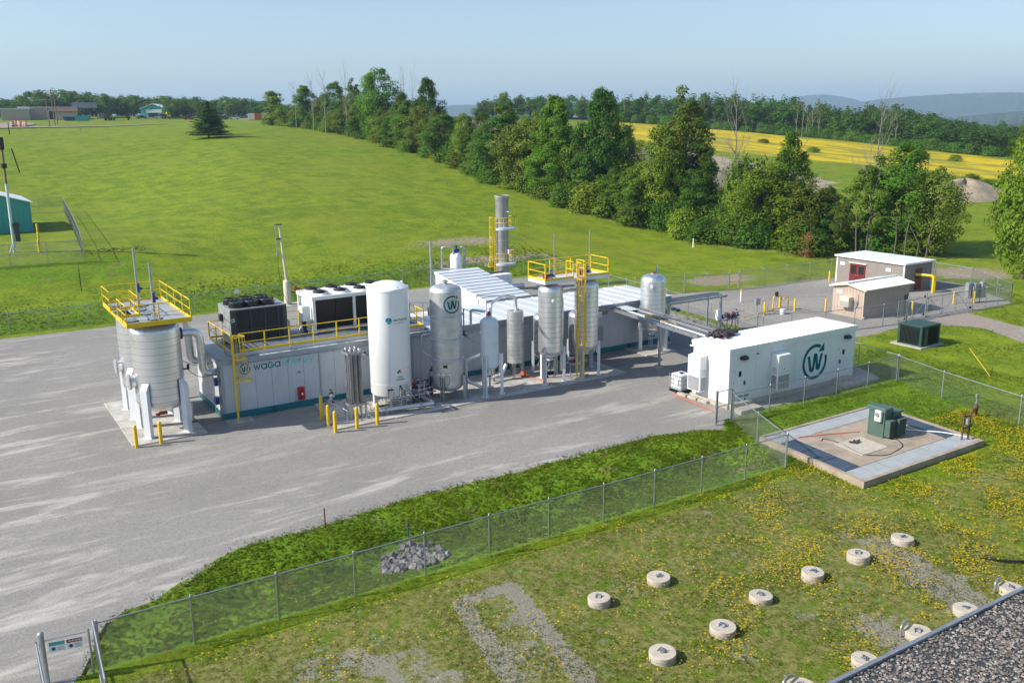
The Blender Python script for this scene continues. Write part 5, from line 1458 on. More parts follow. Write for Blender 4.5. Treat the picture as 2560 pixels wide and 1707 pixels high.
for k in range(5):
    part_of(br, 'loose_cable', MATS['black'], lambda m: m.tube([(42.2 + .15 * k, 53.68, 3.05), (42.4 + .15 * k, 53.3, 3.6 + .05 * k), (42.9 + .2 * k, 53.0, 3.55), bp(.08, .3 + .3 * k, 0)], .022, 6))
part_of(br, 'entry_box', MATS['steel'], lambda m: m.bbox(41.75, 53.35, 2.95, 42.15, 53.66, 3.4, .02))
rope = MB()
random.seed(4)
pr_ = [bp(.38, .8, .12)]
for k in range(28): rope.tube([bp(.36 + random.uniform(-.03, .03), .75 + random.uniform(-.25, .3), .10 + random.random() * .1), bp(.36 + random.uniform(-.03, .03), .75 + random.uniform(-.25, .3), .10 + random.random() * .1)], .025, 5)
rope.tube([bp(.38 + .3 * i / 8, .85 + .15 * math.sin(i * 1.3), .12) for i in range(9)], .022, 5)
tag(rope.build('yellow_rope', MATS['yellow']), 'coil of yellow rope lying on the cable bridge trays', 'rope')
for (x, y, h, l) in ((43.3, 48.1, 3.3, 'round steel bridge post on a concrete foot before the lone vessel'), (48.7, 53.3, 3.1, 'steel rack post beside the far right end of the hall')):
    t = thing('bridge_post', l, 'post', (x, y, 0), 'posts under the cable bridge')
    part_of(t, 'post', MATS['galv'], lambda m: m.bar((x, y, .1), (x, y, h), .15, .15))
    part_of(t, 'foot', MATS['concrete_obj'], lambda m: m.cyl((x, y, -.05), (x, y, .10), .38, n=18))
rk = thing('pipe_rack', 'galvanised pipe rack running right from the lone vessel to the valve table', 'pipe rack', (51.8, 53.8, 3.2))
for (y, z, w_) in ((53.25, 3.2, .08), (54.2, 3.3, .06), (54.85, 3.2, .08)):
    part_of(rk, 'rail', MATS['galv'], lambda m: m.bar((47.8, y, z), (55.3, y, z), w_, .16))
for y in (53.6, 53.9, 54.45):
    part_of(rk, 'conduit', MATS['galv'], lambda m: m.cyl((47.8, y, 3.28), (55.0, y, 3.28), .045, n=8))
for x in (49, 51, 53, 55.1):
    part_of(rk, 'cross_bar', MATS['galv'], lambda m: m.bar((x, 53.2, 3.1), (x, 54.9, 3.1), .06, .06))
for (x, y) in ((54.6, 53.3), (54.6, 54.8)):
    part_of(rk, 'post', MATS['galv'], lambda m: m.bar((x, y, 0), (x, y, 3.15), .14, .14))
for k in range(4):
    part_of(rk, 'drop_conduit', MATS['galv'], lambda m: m.cyl((54.85 + .16 * k, 53.4 + .2 * k, .5), (54.85 + .16 * k, 53.4 + .2 * k, 3.25), .04, n=8))
part_of(rk, 'switch_box', MATS['white'], lambda m: m.bbox(54.15, 53.1, 1.25, 54.5, 53.4, 2.1, .02))
part_of(rk, 'flood_light', MATS['blue_valve'], lambda m: (m.bbox(48.9, 52.9, 2.75, 49.25, 53.1, 2.95, .02), m.bbox(49.35, 52.8, 2.62, 49.65, 53.0, 2.82, .02)))
part_of(rk, 'hanging_hose', MATS['black'], lambda m: m.tube([(54.9, 53.3, .9), (55.1, 53.2, .5), (55.5, 53.1, .35), (55.9, 53.2, .55), (56.1, 53.3, .9)], .04, 7))
vt = thing('valve_table', 'steel bench of blue and red valves beside the pipe rack', 'valve table', (56.3, 53.8, 0))
part_of(vt, 'bench_top', MATS['galv'], lambda m: m.bar((55.3, 53.7, .98), (57.4, 53.9, .98), .35, .06))
for x in (55.4, 56.0, 56.6, 57.3):
    part_of(vt, 'leg', MATS['galv'], lambda m: m.cyl((x, 53.8, 0), (x, 53.8, .96), .04, n=8))
random.seed(9)
for k in range(11):
    valve_cluster(vt, 55.4 + .19 * k, 53.8 + random.uniform(-.1, .1), 1.1 + random.random() * .2, random.choice(('red_valve', 'blue_valve', 'steel', 'red', 'blue_valve')), 1.5)

# ================================================================ side hall with the rising roof
sh = thing('side_hall', 'white hall with a rising ribbed roof set square behind the long hall', 'building', (37.8, 64, 0))
SX0, SX1, SY0, SY1 = 35.75, 39.85, 59.75, 68.3
zr = lambda y: 3.86 + (y - SY0) / (SY1 - SY0) * 1.2
part_of(sh, 'wall', MATS['white'], lambda m: m.add([(SX0, SY0, 0), (SX0, SY1, 0), (SX0, SY1, zr(SY1) - .02), (SX0, SY0, zr(SY0) - .02), (SX1, SY0, 0), (SX1, SY1, 0), (SX1, SY1, zr(SY1) - .02), (SX1, SY0, zr(SY0) - .02)], [(1, 0, 3, 2), (4, 5, 6, 7), (0, 4, 7, 3), (5, 1, 2, 6), (0, 1, 5, 4)]))
for i in range(11):
    ya, yb = SY0 + i * (SY1 - SY0) / 11, SY0 + (i + 1) * (SY1 - SY0) / 11
    part_of(sh, 'roof_panel', MATS['roof_white'], lambda m: m.add([(SX0 - .08, ya + .03, zr(ya)), (SX1 + .08, ya + .03, zr(ya)), (SX1 + .08, yb - .03, zr(yb)), (SX0 - .08, yb - .03, zr(yb)), (SX0 - .08, ya + .03, zr(ya) + .06), (SX1 + .08, ya + .03, zr(ya) + .06), (SX1 + .08, yb - .03, zr(yb) + .06), (SX0 - .08, yb - .03, zr(yb) + .06)], [(3, 2, 1, 0), (4, 5, 6, 7), (0, 1, 5, 4), (1, 2, 6, 5), (2, 3, 7, 6), (3, 0, 4, 7)]))
    part_of(sh, 'roof_rib', MATS['seam'], lambda m: m.bar((SX0 - .08, ya, zr(ya) + .062), (SX1 + .08, ya, zr(ya) + .062), .10, .05))  # dark line along the seam, with the gap's shadow put into its colour
part_of(sh, 'wall_sign', MATS['mint_logo'], lambda m: [m.box(SX0 - .008, 60.2 + k * .3, 3.95 - .2, SX0 - .003, 60.4 + k * .3, 3.95) for k in range(1)])
part_of(sh, 'edge_trim', MATS['white'], lambda m: m.bar((SX0 - .1, SY0, zr(SY0) - .04), (SX0 - .1, SY1, zr(SY1) - .04), .04, .2))

# ================================================================ behind the hall
p = D(1060 + 480 / 6.03, 480 + 910 / 6.03, 80)
st_ = thing('small_tank', 'small white dome-topped tank with looped pipes behind the side hall', 'tank', (p.x, p.y, 0))
part_of(st_, 'barrel', MATS['white_tank'], lambda m: m.lathe([(.55, 1.5), (.55, 5.95), (.50, 6.15), (.36, 6.3), (.15, 6.36), (.001, 6.37)], (p.x, p.y, 0), 30))
part_of(st_, 'skirt', MATS['white_leg'], lambda m: m.lathe([(.5, 0), (.5, 1.5)], (p.x, p.y, 0), 24))
part_of(st_, 'loop_pipe', MATS['galv'], lambda m: (m.tube(fillet([(p.x - .35, p.y - .2, 6.2), (p.x - .35, p.y - .2, 6.85), (p.x - 1.2, p.y + .4, 6.85), (p.x - 1.2, p.y + .4, 4.9)], .25), .085, 10), m.tube(fillet([(p.x + .4, p.y - .2, 6.1), (p.x + .4, p.y - .2, 6.8), (p.x + .7, p.y - .35, 6.8), (p.x + .7, p.y - .35, 4.2)], .22), .09, 10)))
valve_cluster(st_, p.x, p.y - .1, 6.5, 'blue_valve', 2.4)
part_of(st_, 'pipe_tray', MATS['galv'], lambda m: (m.bar((p.x - 2.0, p.y + .7, 4.8), (p.x + .3, p.y - 1.5, 4.75), .3, .08), m.cyl((p.x - 1.2, p.y + .3, 4.92), (p.x + .4, p.y - 1.2, 4.88), .1, n=10), m.bar((p.x - 1.9, p.y + .6, 0), (p.x - 1.9, p.y + .6, 4.8), .1, .1)))
t = tag(MB().cyl((0, 0, 0), (0, 0, 8.6), .10, n=12).build('grey_mast', MATS['galv']), 'plain grey mast standing behind the steel column and the long hall', 'mast')
t.location = (32.2, 62.2, 0)
br2 = thing('low_pipe_run', 'low silver pipe on short stands in the back yard left of the side hall', 'pipe', (33, 70, 0))
part_of(br2, 'pipe_cladding', MATS['clad'], lambda m: m.tube(fillet([(28, 69.5, 2.2), (33.6, 70.8, 2.3), (37, 69.2, 2.3)], .5), .16, 12))
for k in range(5):
    part_of(br2, 'stand', MATS['galv'], lambda m: (m.bar((30.5 + k * 1.2, 70.0, 0), (30.5 + k * 1.2, 70.0, 2.1), .08, .08), m.box(30.3 + k * 1.2, 69.8, 0, 30.7 + k * 1.2, 70.2, .12)))

# the stack
KX, KY = 50.75, 81.5
sk = thing('flare_stack', 'grey cylindrical stack with two round yellow railed platforms behind the halls', 'stack', (KX, KY, 0))
part_of(sk, 'barrel', MATS['stack_metal'], lambda m: m.lathe([(.68, .2), (.68, 9.3), (.71, 9.5), (.78, 9.85), (.78, 9.97)], (KX, KY, 0), 36))
part_of(sk, 'inner_wall', MATS['rust'], lambda m: m.lathe([(.74, 9.97), (.70, 9.6), (.62, 9.0), (.60, 7.0)], (KX, KY, 0), 36))
part_of(sk, 'rim', MATS['roof_white'], lambda m: m.lathe([(.78, 9.97), (.79, 10.0), (.73, 10.0), (.74, 9.97)], (KX, KY, 0), 36))
for zf, a0, a1 in ((6.72, -150, 60), (3.0, -150, 60)):
    A0, A1 = R(a0), R(a1)
    f = part_of(sk, 'ring_platform', MATS['roof_white'], lambda m: (m.lathe([(.70, zf), (1.45, zf)], (KX, KY, 0), 22, A0, A1, False), m.lathe([(1.45, zf), (1.45, zf - .22)], (KX, KY, 0), 22, A0, A1), m.lathe([(1.45, zf - .22), (.70, zf - .10)], (KX, KY, 0), 22, A0, A1, False)))
    for h in (1.05, .55):
        part_of(sk, 'ring_rail', MATS['yellow_rail'], lambda m: m.tube([(KX + 1.42 * math.cos(A0 + (A1 - A0) * i / 24), KY + 1.42 * math.sin(A0 + (A1 - A0) * i / 24), zf + h) for i in range(25)], .032, 6))
    for i in range(7):
        a = A0 + (A1 - A0) * i / 6
        part_of(sk, 'rail_post', MATS['yellow_rail'], lambda m: m.cyl((KX + 1.42 * math.cos(a), KY + 1.42 * math.sin(a), zf), (KX + 1.42 * math.cos(a), KY + 1.42 * math.sin(a), zf + 1.05), .03, n=6))
part_of(sk, 'cladding_seam', MATS['steel_matte'], lambda m: [m.lathe([(.69, z), (.695, z + .02), (.69, z + .04)], (KX, KY, 0), 36) for z in (1.6, 3.1, 5.3, 7.2)])
part_of(sk, 'sensor', MATS['white'], lambda m: (m.cyl((KX + .2, KY - .66, 8.35), (KX + .25, KY - .95, 8.35), .06, n=8), m.cyl((KX + .5, KY - .5, 8.35), (KX + .7, KY - .72, 8.35), .06, n=8), m.box(KX + .15, KY - 1.0, 4.3, KX + .9, KY - .75, 4.36), m.box(KX + .2, KY - .98, 3.9, KX + .4, KY - .8, 4.3)))
caged_ladder('caged_ladder', 'thin yellow caged ladder on the left side of the grey stack', (KX - .80, KY + .15, 0), 6.7, (-.9, .2), 2.6, MATS['yellow_rail'], depth=.6)
p = D(1060 + 1190 / 6.03, 480 + 1145 / 6.03, 88)
cbx = thing('control_cabinet', 'white two-door control cabinet in front of the stack', 'cabinet', (p.x, p.y, 0))
part_of(cbx, 'body', MATS['white'], lambda m: m.bbox(p.x - 1.0, p.y, .3, p.x + 1.05, p.y + .9, 2.95, .02))
for k in range(2):
    d_ = part_of(cbx, 'door', MATS['white'], lambda m: m.box(p.x - .98 + k * 1.01, p.y - .025, .4, p.x + .02 + k * 1.01, p.y - .002, 2.88))
    part_of(d_, 'door_switch', MATS['black'], lambda m: (m.box(p.x + .3 + k * .3, p.y - .04, 1.9, p.x + .42 + k * .3, p.y - .026, 2.0), m.box(p.x - .8 + k * 1.3, p.y - .04, 2.45, p.x - .72 + k * 1.3, p.y - .026, 2.55)))
part_of(cbx, 'plinth', MATS['dark_grey'], lambda m: m.box(p.x - .95, p.y + .05, 0, p.x + 1, p.y + .85, .3))
bs_ = thing('blower_skid', 'teal blower on a dark pipe skid left of the control cabinet', 'blower', (p.x - 2.4, p.y + 1.2, 0))
part_of(bs_, 'motor', MATS['teal_beam'], lambda m: (m.cyl((p.x - 2.9, p.y + 1, 2.35), (p.x - 1.9, p.y + 1, 2.35), .38, n=16), m.box(p.x - 2.6, p.y + .8, 2.7, p.x - 2.2, p.y + 1.2, 2.9)))
part_of(bs_, 'casing', MATS['teal_beam'], lambda m: m.cyl((p.x - 1.8, p.y + 1, 2.3), (p.x - 1.35, p.y + 1, 2.3), .5, n=18))
part_of(bs_, 'frame', MATS['dark_grey'], lambda m: (m.bar((p.x - 4.2, p.y + 1.5, 2.75), (p.x + .8, p.y + 1.2, 3.05), .1, .12), m.bar((p.x - 4.2, p.y + .4, 1.85), (p.x - 1.1, p.y + .4, 1.85), .1, .14), *[m.bar((p.x - 4.1 + q * 1.5, p.y + .4, 0), (p.x - 4.1 + q * 1.5, p.y + .4, 1.8), .1, .1) for q in range(3)]))
part_of(bs_, 'silver_pipe', MATS['clad'], lambda m: m.cyl((p.x + 1.1, p.y + .6, 1.6), (p.x + 2.6, p.y + .2, 1.6), .22, n=14))
yt = thing('yard_tank_skid', 'dark low skid with pipes in the shade right of the control cabinet', 'skid', (p.x + 4, p.y - 1, 0))
part_of(yt, 'deck', MATS['dark_grey'], lambda m: m.bbox(p.x + 2.3, p.y - 4.0, .2, p.x + 6.2, p.y - 1.0, .75, .04))
for k in range(4):
    part_of(yt, 'stub_post', MATS['galv'], lambda m: m.bar((p.x + 2.6 + k, p.y - 3.6, .7), (p.x + 2.6 + k, p.y - 3.6, 1.7), .09, .09))
part_of(yt, 'rail_pipe', MATS['steel_matte'], lambda m: m.cyl((p.x + 2.4, p.y - 3.6, 1.35), (p.x + 6.3, p.y - 3.8, 1.35), .08, n=8))
# lamp pole on the cream base by the back fence
lpx, lpy = 28.8, 86.75
lpz = thing('lamp_pole', 'cream lamp pole rising from a fat cream base by the back fence', 'lamp post', (lpx, lpy, 0))
part_of(lpz, 'base_drum', MATS['cream'], lambda m: m.lathe([(.36, .06), (.34, 2.3), (.30, 2.45), (.12, 2.52), (.001, 2.52)], (lpx, lpy, 0), 22))
part_of(lpz, 'shaft', MATS['cream'], lambda m: m.cyl((lpx, lpy, 2.5), (lpx - .35, lpy, 7.95), .13, .10, 12))
part_of(lpz, 'lamp_head', MATS['dark_grey'], lambda m: (m.box(lpx - .75, lpy - .2, 7.98, lpx - .1, lpy + .2, 8.06), m.box(lpx - .7, lpy - .1, 6.55, lpx - .3, lpy + .1, 6.7)))
part_of(lpz, 'side_tube', MATS['galv'], lambda m: (m.cyl((lpx - .72, lpy, 5.3), (lpx - .78, lpy, 7.98), .035, n=8), m.box(lpx - .82, lpy - .1, 5.0, lpx - .6, lpy + .1, 5.4)))
part_of(lpz, 'loose_cable', MATS['black'], lambda m: m.tube([(lpx - .7, lpy - .1, 5.0), (lpx - .8, lpy - .15, 4.0), (lpx - .72, lpy - .2, 2.8), (lpx - .5, lpy - .35, 1.2), (lpx - .2, lpy - .5, .3), (lpx + .2, lpy - .6, .12), (lpx + .6, lpy - .6, .1)], .022, 6))

# ================================================================ white equipment house
EX0, EX1, EY0, EY1, EZ = 40.25, 52.25, 38.3, 41.45, 3.60
eh = thing('equipment_house', 'white flat-roofed equipment house with a big teal ringed W on its long side', 'building', (46.2, 39.9, 0))
part_of(eh, 'plinth', MATS['concrete_obj'], lambda m: m.box(EX0 - .12, EY0 - .1, -.1, EX1 + .1, EY1 + .1, .28))
part_of(eh, 'wall', MATS['white'], lambda m: m.box(EX0, EY0, .285, EX1, EY1, EZ))
for i in range(10):
    x0 = EX0 + i * (EX1 - EX0) / 10
    w = (EX1 - EX0) / 10
    part_of(eh, 'wall_panel', MATS['white'], lambda m: m.box(x0 + .006, EY0 - .010, .32, x0 + w - .006, EY0 - .001, 3.42))
for i in range(3):
    y0 = EY0 + i * (EY1 - EY0) / 3
    part_of(eh, 'end_panel', MATS['white'], lambda m: (m.box(EX0 - .010, y0 + .006, .32, EX0 - .001, y0 + (EY1 - EY0) / 3 - .006, 3.42)))
part_of(eh, 'roof_fascia', MATS['white'], lambda m: (m.box(EX0 - .08, EY0 - .08, 3.43, EX1 + .08, EY0 - .012, 3.80), m.box(EX0 - .08, EY0 - .011, 3.43, EX0 - .012, EY1 + .08, 3.80), m.box(EX1 + .012, EY0 - .011, 3.43, EX1 + .08, EY1 + .08, 3.80)))
n = 26
for i in range(n):
    x0 = EX0 - .07 + i * (EX1 - EX0 + .14) / n
    w = (EX1 - EX0 + .14) / n
    part_of(eh, 'roof_panel', MATS['roof_bright'], lambda m: (m.box(x0, EY0 - .05, EZ, x0 + w * .72, EY1 + .14, 3.815), m.box(x0 + w * .72, EY0 - .05, EZ, x0 + w, EY1 + .05, 3.765)))
part_of(eh, 'gutter', MATS['white'], lambda m: m.cyl((EX0 - .02, EY1 + .05, 3.38), (EX0 - .02, EY1 + .3, 3.38), .05, n=10))
part_of(eh, 'emblem', MATS['teal_logo'], lambda m: emblem(m, on_front(EY0 - .010, .006), 48.2, 1.83, 1.10))
def aircon(x0, y0, z0, label_root, front):
    """wall-hung cooling unit; front is the outward direction"""
    f = Vector(front)
    s = Vector((-f.y, f.x, 0)) * -1
    W_, Dp, Hh = 1.10, .62, 2.36
    O = Vector((x0, y0, z0))
    def bx(a0, a1, d0, d1, h0, h1):
        return [(O + s * a + f * d + Vector((0, 0, h))) for a, d, h in ((a0, d0, h0), (a1, d0, h0), (a1, d1, h0), (a0, d1, h0), (a0, d0, h1), (a1, d0, h1), (a1, d1, h1), (a0, d1, h1))]
    fc = [(0, 3, 2, 1), (4, 5, 6, 7), (0, 1, 5, 4), (1, 2, 6, 5), (2, 3, 7, 6), (3, 0, 4, 7)]
    def body(m):
        v = bx(0, W_, .012, Dp, 0, Hh)
        v[6] = v[6] - Vector((0, 0, .10))
        v[7] = v[7] - Vector((0, 0, .10))
        m.add(v, fc)
    u = part_of(label_root, 'cooling_unit', MATS['white'], body)
    part_of(u, 'grille', MATS['ac_grille'], lambda m: (m.add(bx(.06, W_ - .06, Dp + .002, Dp + .012, .06, .95), fc),))
    part_of(u, 'grille_bars', MATS['steel_matte'], lambda m: [m.add(bx(.08, W_ - .08, Dp + .013, Dp + .019, .10 + q * .085, .135 + q * .085), fc) for q in range(10)])
    part_of(u, 'seam', MATS['galv'], lambda m: m.add(bx(.02, W_ - .02, Dp + .001, Dp + .004, 1.16, 1.175), fc))
    part_of(u, 'badge', MATS['black'], lambda m: m.add(bx(.52, .60, Dp + .002, Dp + .008, 1.32, 1.38), fc))
    part_of(u, 'side_grille', MATS['ac_grille'], lambda m: (m.add(bx(-.012, -.002, .10, Dp - .12, .06, .92), fc), m.add(bx(W_ + .002, W_ + .012, .10, Dp - .12, .06, .92), fc)))
    part_of(u, 'side_slots', MATS['galv'], lambda m: [m.add(bx(-.008, -.002, .12 + q * .08, .15 + q * .08, 1.0, 1.45), fc) for q in range(5)] + [m.add(bx(W_ + .002, W_ + .008, .12 + q * .08, .15 + q * .08, 1.0, 1.45), fc) for q in range(5)])
    return u
aircon(45.08, EY0 - .012, .70, eh, (0, -1, 0))
aircon(EX0 - .012, 40.17, .70, eh, (-1, 0, 0))
for x in (41.15, 51.05):
    l = part_of(eh, 'wall_lamp', MATS['black'], lambda m: m.add([(x, EY0 - .012, 3.0), (x + .52, EY0 - .012, 3.0), (x + .52, EY0 - .012, 3.24), (x, EY0 - .012, 3.24), (x + .03, EY0 - .30, 3.05), (x + .49, EY0 - .30, 3.05), (x + .49, EY0 - .26, 3.20), (x + .03, EY0 - .26, 3.20)], [(0, 1, 2, 3), (7, 6, 5, 4), (0, 4, 5, 1), (1, 5, 6, 2), (2, 6, 7, 3), (3, 7, 4, 0)]))
    part_of(l, 'lens', MATS['white'], lambda m: m.box(x + .10, EY0 - .29, 2.985, x + .42, EY0 - .10, 3.0))
    part_of(eh, 'drip_rail', MATS['white'], lambda m: m.box(x - .3, EY0 - .09, 2.82, x + .75, EY0 - .012, 2.85))
for x in (40.95, 50.85):
    d_ = part_of(eh, 'door', MATS['white'], lambda m: m.box(x - .25, EY0 - .022, .34, x + .78, EY0 - .011, 2.62))
    part_of(d_, 'door_window', MATS['glass_dark'], lambda m: m.box(x + .12, EY0 - .03, 1.93, x + .36, EY0 - .023, 2.27))
    part_of(d_, 'door_handle', MATS['dark_grey'], lambda m: m.box(x + .60 if x < 45 else x - .15, EY0 - .08, 1.35, x + .70 if x < 45 else x - .05, EY0 - .023, 1.6))
    part_of(d_, 'hinge', MATS['galv'], lambda m: [m.box(x - .3, EY0 - .03, zz, x - .26, EY0 - .023, zz + .12) for zz in (.7, 1.5, 2.3)])
part_of(eh, 'wall_vent', MATS['black'], lambda m: m.box(42.6, EY0 - .04, 3.16, 42.78, EY0 - .012, 3.24))
for x, w, l in ((40.05, 1.9, 'grey concrete entrance step before the left door of the white house'), (49.9, 1.8, 'grey concrete entrance step before the right door of the white house')):
    s_ = thing('entrance_step', l, 'steps', (x + w / 2, 37.5, 0), 'entrance steps of the white house')
    part_of(s_, 'lower_tread', MATS['concrete_obj'], lambda m: m.bbox(x, 36.95, -.05, x + w, 37.75, .22, .02))
    part_of(s_, 'upper_tread', MATS['concrete_obj'], lambda m: m.bbox(x + .2, 37.76, -.05, x + w - .1, 38.17, .42, .02))
bg_ = thing('black_cover', 'crumpled dark brown hose bundle lying on the white house roof', 'hose bundle', (42.7, 41.1, 3.82))
random.seed(12)
for k in range(40):
    a = Vector((41.7 + random.random() * 1.5, 40.8 + random.random() * .65, 3.86 + random.random() * .12))
    pts = [a + Vector((random.uniform(-.25, .25), random.uniform(-.2, .2), random.uniform(-.03, .12))) * i for i in range(4)]
    for q_ in pts: q_.z = max(3.86, min(4.08, q_.z))
    part_of(bg_, 'hose_turn', MATS['hose_dark'], lambda m: m.tube(fillet(pts, .12), .075, 7))
ib = thing('bulk_container', 'white caged bulk liquid container on a black pallet beside the white house', 'tank', (40.5, 42.75, 0))
part_of(ib, 'pallet', MATS['black'], lambda m: (m.box(39.95, 42.2, .02, 41.05, 43.35, .06), m.box(39.95, 42.2, .16, 41.05, 43.35, .2), *[m.box(39.97 + q * .45, 42.22 + r_ * .45, .06, 40.12 + q * .45, 42.4 + r_ * .45, .16) for q in range(3) for r_ in range(3)]))
part_of(ib, 'bottle', MATS['ibc'], lambda m: m.bbox(40.0, 42.26, .21, 41.0, 43.3, 1.22, .07))
part_of(ib, 'lid', MATS['black'], lambda m: m.cyl((40.5, 42.75, 1.22), (40.5, 42.75, 1.29), .13, n=14))
part_of(ib, 'cage', MATS['galv'], lambda m: [m.box(39.955, 42.2 + q * .19, .2, 39.975, 42.22 + q * .19, 1.2) for q in range(7)] + [m.box(39.98 + q * .17, 42.2, .2, 40.0 + q * .17, 42.22, 1.2) for q in range(7)] + [m.box(39.95, 42.19, .3 + q * .29, 41.06, 42.199, .33 + q * .29) for q in range(4)] + [m.box(39.94, 42.2, .3 + q * .29, 39.954, 43.36, .33 + q * .29) for q in range(4)])
part_of(ib, 'label_plate', MATS['white'], lambda m: m.box(39.93, 42.5, .55, 39.939, 42.8, .95))
kb = thing('kerb_blocks', 'short concrete kerb blocks beside the bulk container', 'kerb', (40.1, 41.7, 0))
for k in range(3): part_of(kb, 'block', MATS['concrete_obj'], lambda m: m.bbox(39.75 + .05 * k, 41.55 - k * .9, 0, 40.05 + .05 * k, 42.35 - k * .9, .16, .02))
rdl = MB().tube([(39.6, 42.6, .05), (39.3, 41.3, .05), (39.25, 40.0, .05), (39.1, 38.4, .05)], .025, 5).build('red_hose', MATS['orange_hose'])
tag(rdl, 'thin red hose on the gravel along the left end of the white house', 'hose')

# ================================================================ fences
def wire_net(segs, pitch, r):
    """diamond wire netting between posts: (p, q, height) segments"""
    V, F = [], []
    tri = [(math.cos(a), math.sin(a)) for a in (0, 2 * PI / 3, 4 * PI / 3)]
    for p, q, h in segs:
        p, q = Vector(p), Vector(q)
        L = (q - p).length
        d = (q - p) / L
        up = Vector((0, 0, 1))
        nrm = d.cross(up).normalized()
        k = -h
        while k < L:
            for sgn in (1, -1):
                a0, a1 = (k, 0.0), (k + h, h)
                if a0[0] < 0: a0 = (0.0, -k)
                if a1[0] > L: a1 = (L, L - k)
                if a1[0] - a0[0] < 0.02: continue
                y0, y1 = (a0[1], a1[1]) if sgn > 0 else (h - a0[1], h - a1[1])
                A = p + d * a0[0] + up * y0 + nrm * (sgn * r)
                B = p + d * a1[0] + up * y1 + nrm * (sgn * r)
                e = (B - A).normalized()
                s = e.cross(nrm)
                n0 = len(V)
                for c in (A, B):
                    for cx, sx_ in tri: V.append(c + nrm * (cx * r) + s * (sx_ * r))
                for i in range(3):
                    j = (i + 1) % 3
                    F += [n0 + i, n0 + j, n0 + 3 + j, n0 + 3 + i]
            k += pitch
    return V, F
def fence(name, label, pts, h, step, pitch=.085, r=.0028, rail=True, mid=False, barb=0, cat='fence', post_r=.032, end_r=.045, mat='galv', base=None, skip=(), gap=.03, lean=0):
    root = thing(name, label, cat, onground(*pts[0][:2]))
    segs = []
    post = None
    for si, (a, b) in enumerate(zip(pts, pts[1:])):
        a2, b2 = Vector(a), Vector(b)
        k = max(1, round((b2 - a2).length / step))
        P = [a2.lerp(b2, i / k) for i in range(k + 1)]
        Z = terrain(np.array([p.x for p in P]), np.array([p.y for p in P]))
        P3 = [Vector((p.x, p.y, z)) for p, z in zip(P, Z)]
        for i, p in enumerate(P3):
            if si > 0 and i == 0: continue
            end = i in (0, k)
            if not end and post is not None:
                again(post, p - WPOS[root.name]).parent = root
                continue
            rr = end_r if end else post_r
            mb = MB().cyl((0, 0, -.1), (0, 0, h + (.08 if end else .03)), rr, n=10)
            mb.lathe([(rr * 1.15, h + .03), (rr * .8, h + .10), (.001, h + .12)], n=10)
            if barb and not end: mb.bar((0, 0, h), (barb * -.16, barb * .26, h + .34), .045, .03)
            o = mb.build('post', MATS[mat], root, True)
            o.location = p - WPOS[root.name]
            if not end: post = o
        for i in range(k):
            if (si, i) in skip: continue
            p, q = P3[i], P3[i + 1]
            if rail: part_of(root, 'top_rail', MATS[mat], lambda m: m.cyl(p + Vector((0, 0, h)), q + Vector((0, 0, h)), .026, n=8))
            if mid: part_of(root, 'mid_rail', MATS[mat], lambda m: m.cyl(p + Vector((0, 0, h * .52)), q + Vector((0, 0, h * .52)), .022, n=8))
            segs.append((p + Vector((0, 0, gap)), q + Vector((0, 0, gap)), h - gap))
        if barb:
            for w in range(3):
                t = .3 + .33 * w
                off = Vector((barb * -.16 * t, barb * .26 * t, h + .34 * t))
                part_of(root, 'barbed_wire', MATS['galv_wire'], lambda m: m.tube([p + off for p in P3], .006, 3, caps=False))
    V, F = wire_net(segs, pitch, r)
    if V:
        net = np_mesh('wire_mesh', [tuple(v) for v in V], F, 4, MATS['galv_wire'])
        net.parent = root
        net.location = -WPOS[root.name]
        net['kind'] = 'stuff'
    return root
fence('chain_link_fence', 'long chain-link fence between the mown lawn and the green swale in the foreground', [(2.75, 29.72), (35.6, 29.62)], 1.78, 3.0, .080, .0023)
fence('chain_link_fence', 'short chain-link fence slanting from the small gate down to the transformer pad corner', [(38.7, 36.4), (35.62, 29.68)], 1.72, 3.6, .085, .0024)
fence('chain_link_fence', 'chain-link fence along the front of the white equipment house', [(38.72, 36.38), (54.3, 36.25)], 1.72, 3.0, .085, .0024)
fence('chain_link_fence', 'chain-link fence running from the white house corner past the transformer pad on the right', [(54.38, 36.2), (53.2, 32.2), (52.05, 26.6), (51.0, 21.0)], 1.74, 3.9, .09, .0025)
fence('chain_link_fence', 'chain-link fence going back from the white house corner past the valve table', [(54.42, 36.3), (55.6, 43.5), (56.4, 50.2), (57.8, 60.5), (59.4, 74.2), (61.4, 88.5)], 1.78, 3.4, .11, .0028)
bf = fence('chain_link_fence', 'long chain-link fence along the back of the plant at the foot of the bank', [(61.2, 88.5), (-46, 88.6)], 1.78, 3.2, .12, .0032)
for x in (24.1, 52.7):
    part_of(bf, 'blank_sign', MATS['white'], lambda m: m.box(x, 88.42, 1.42, x + .42, 88.46, 1.75))
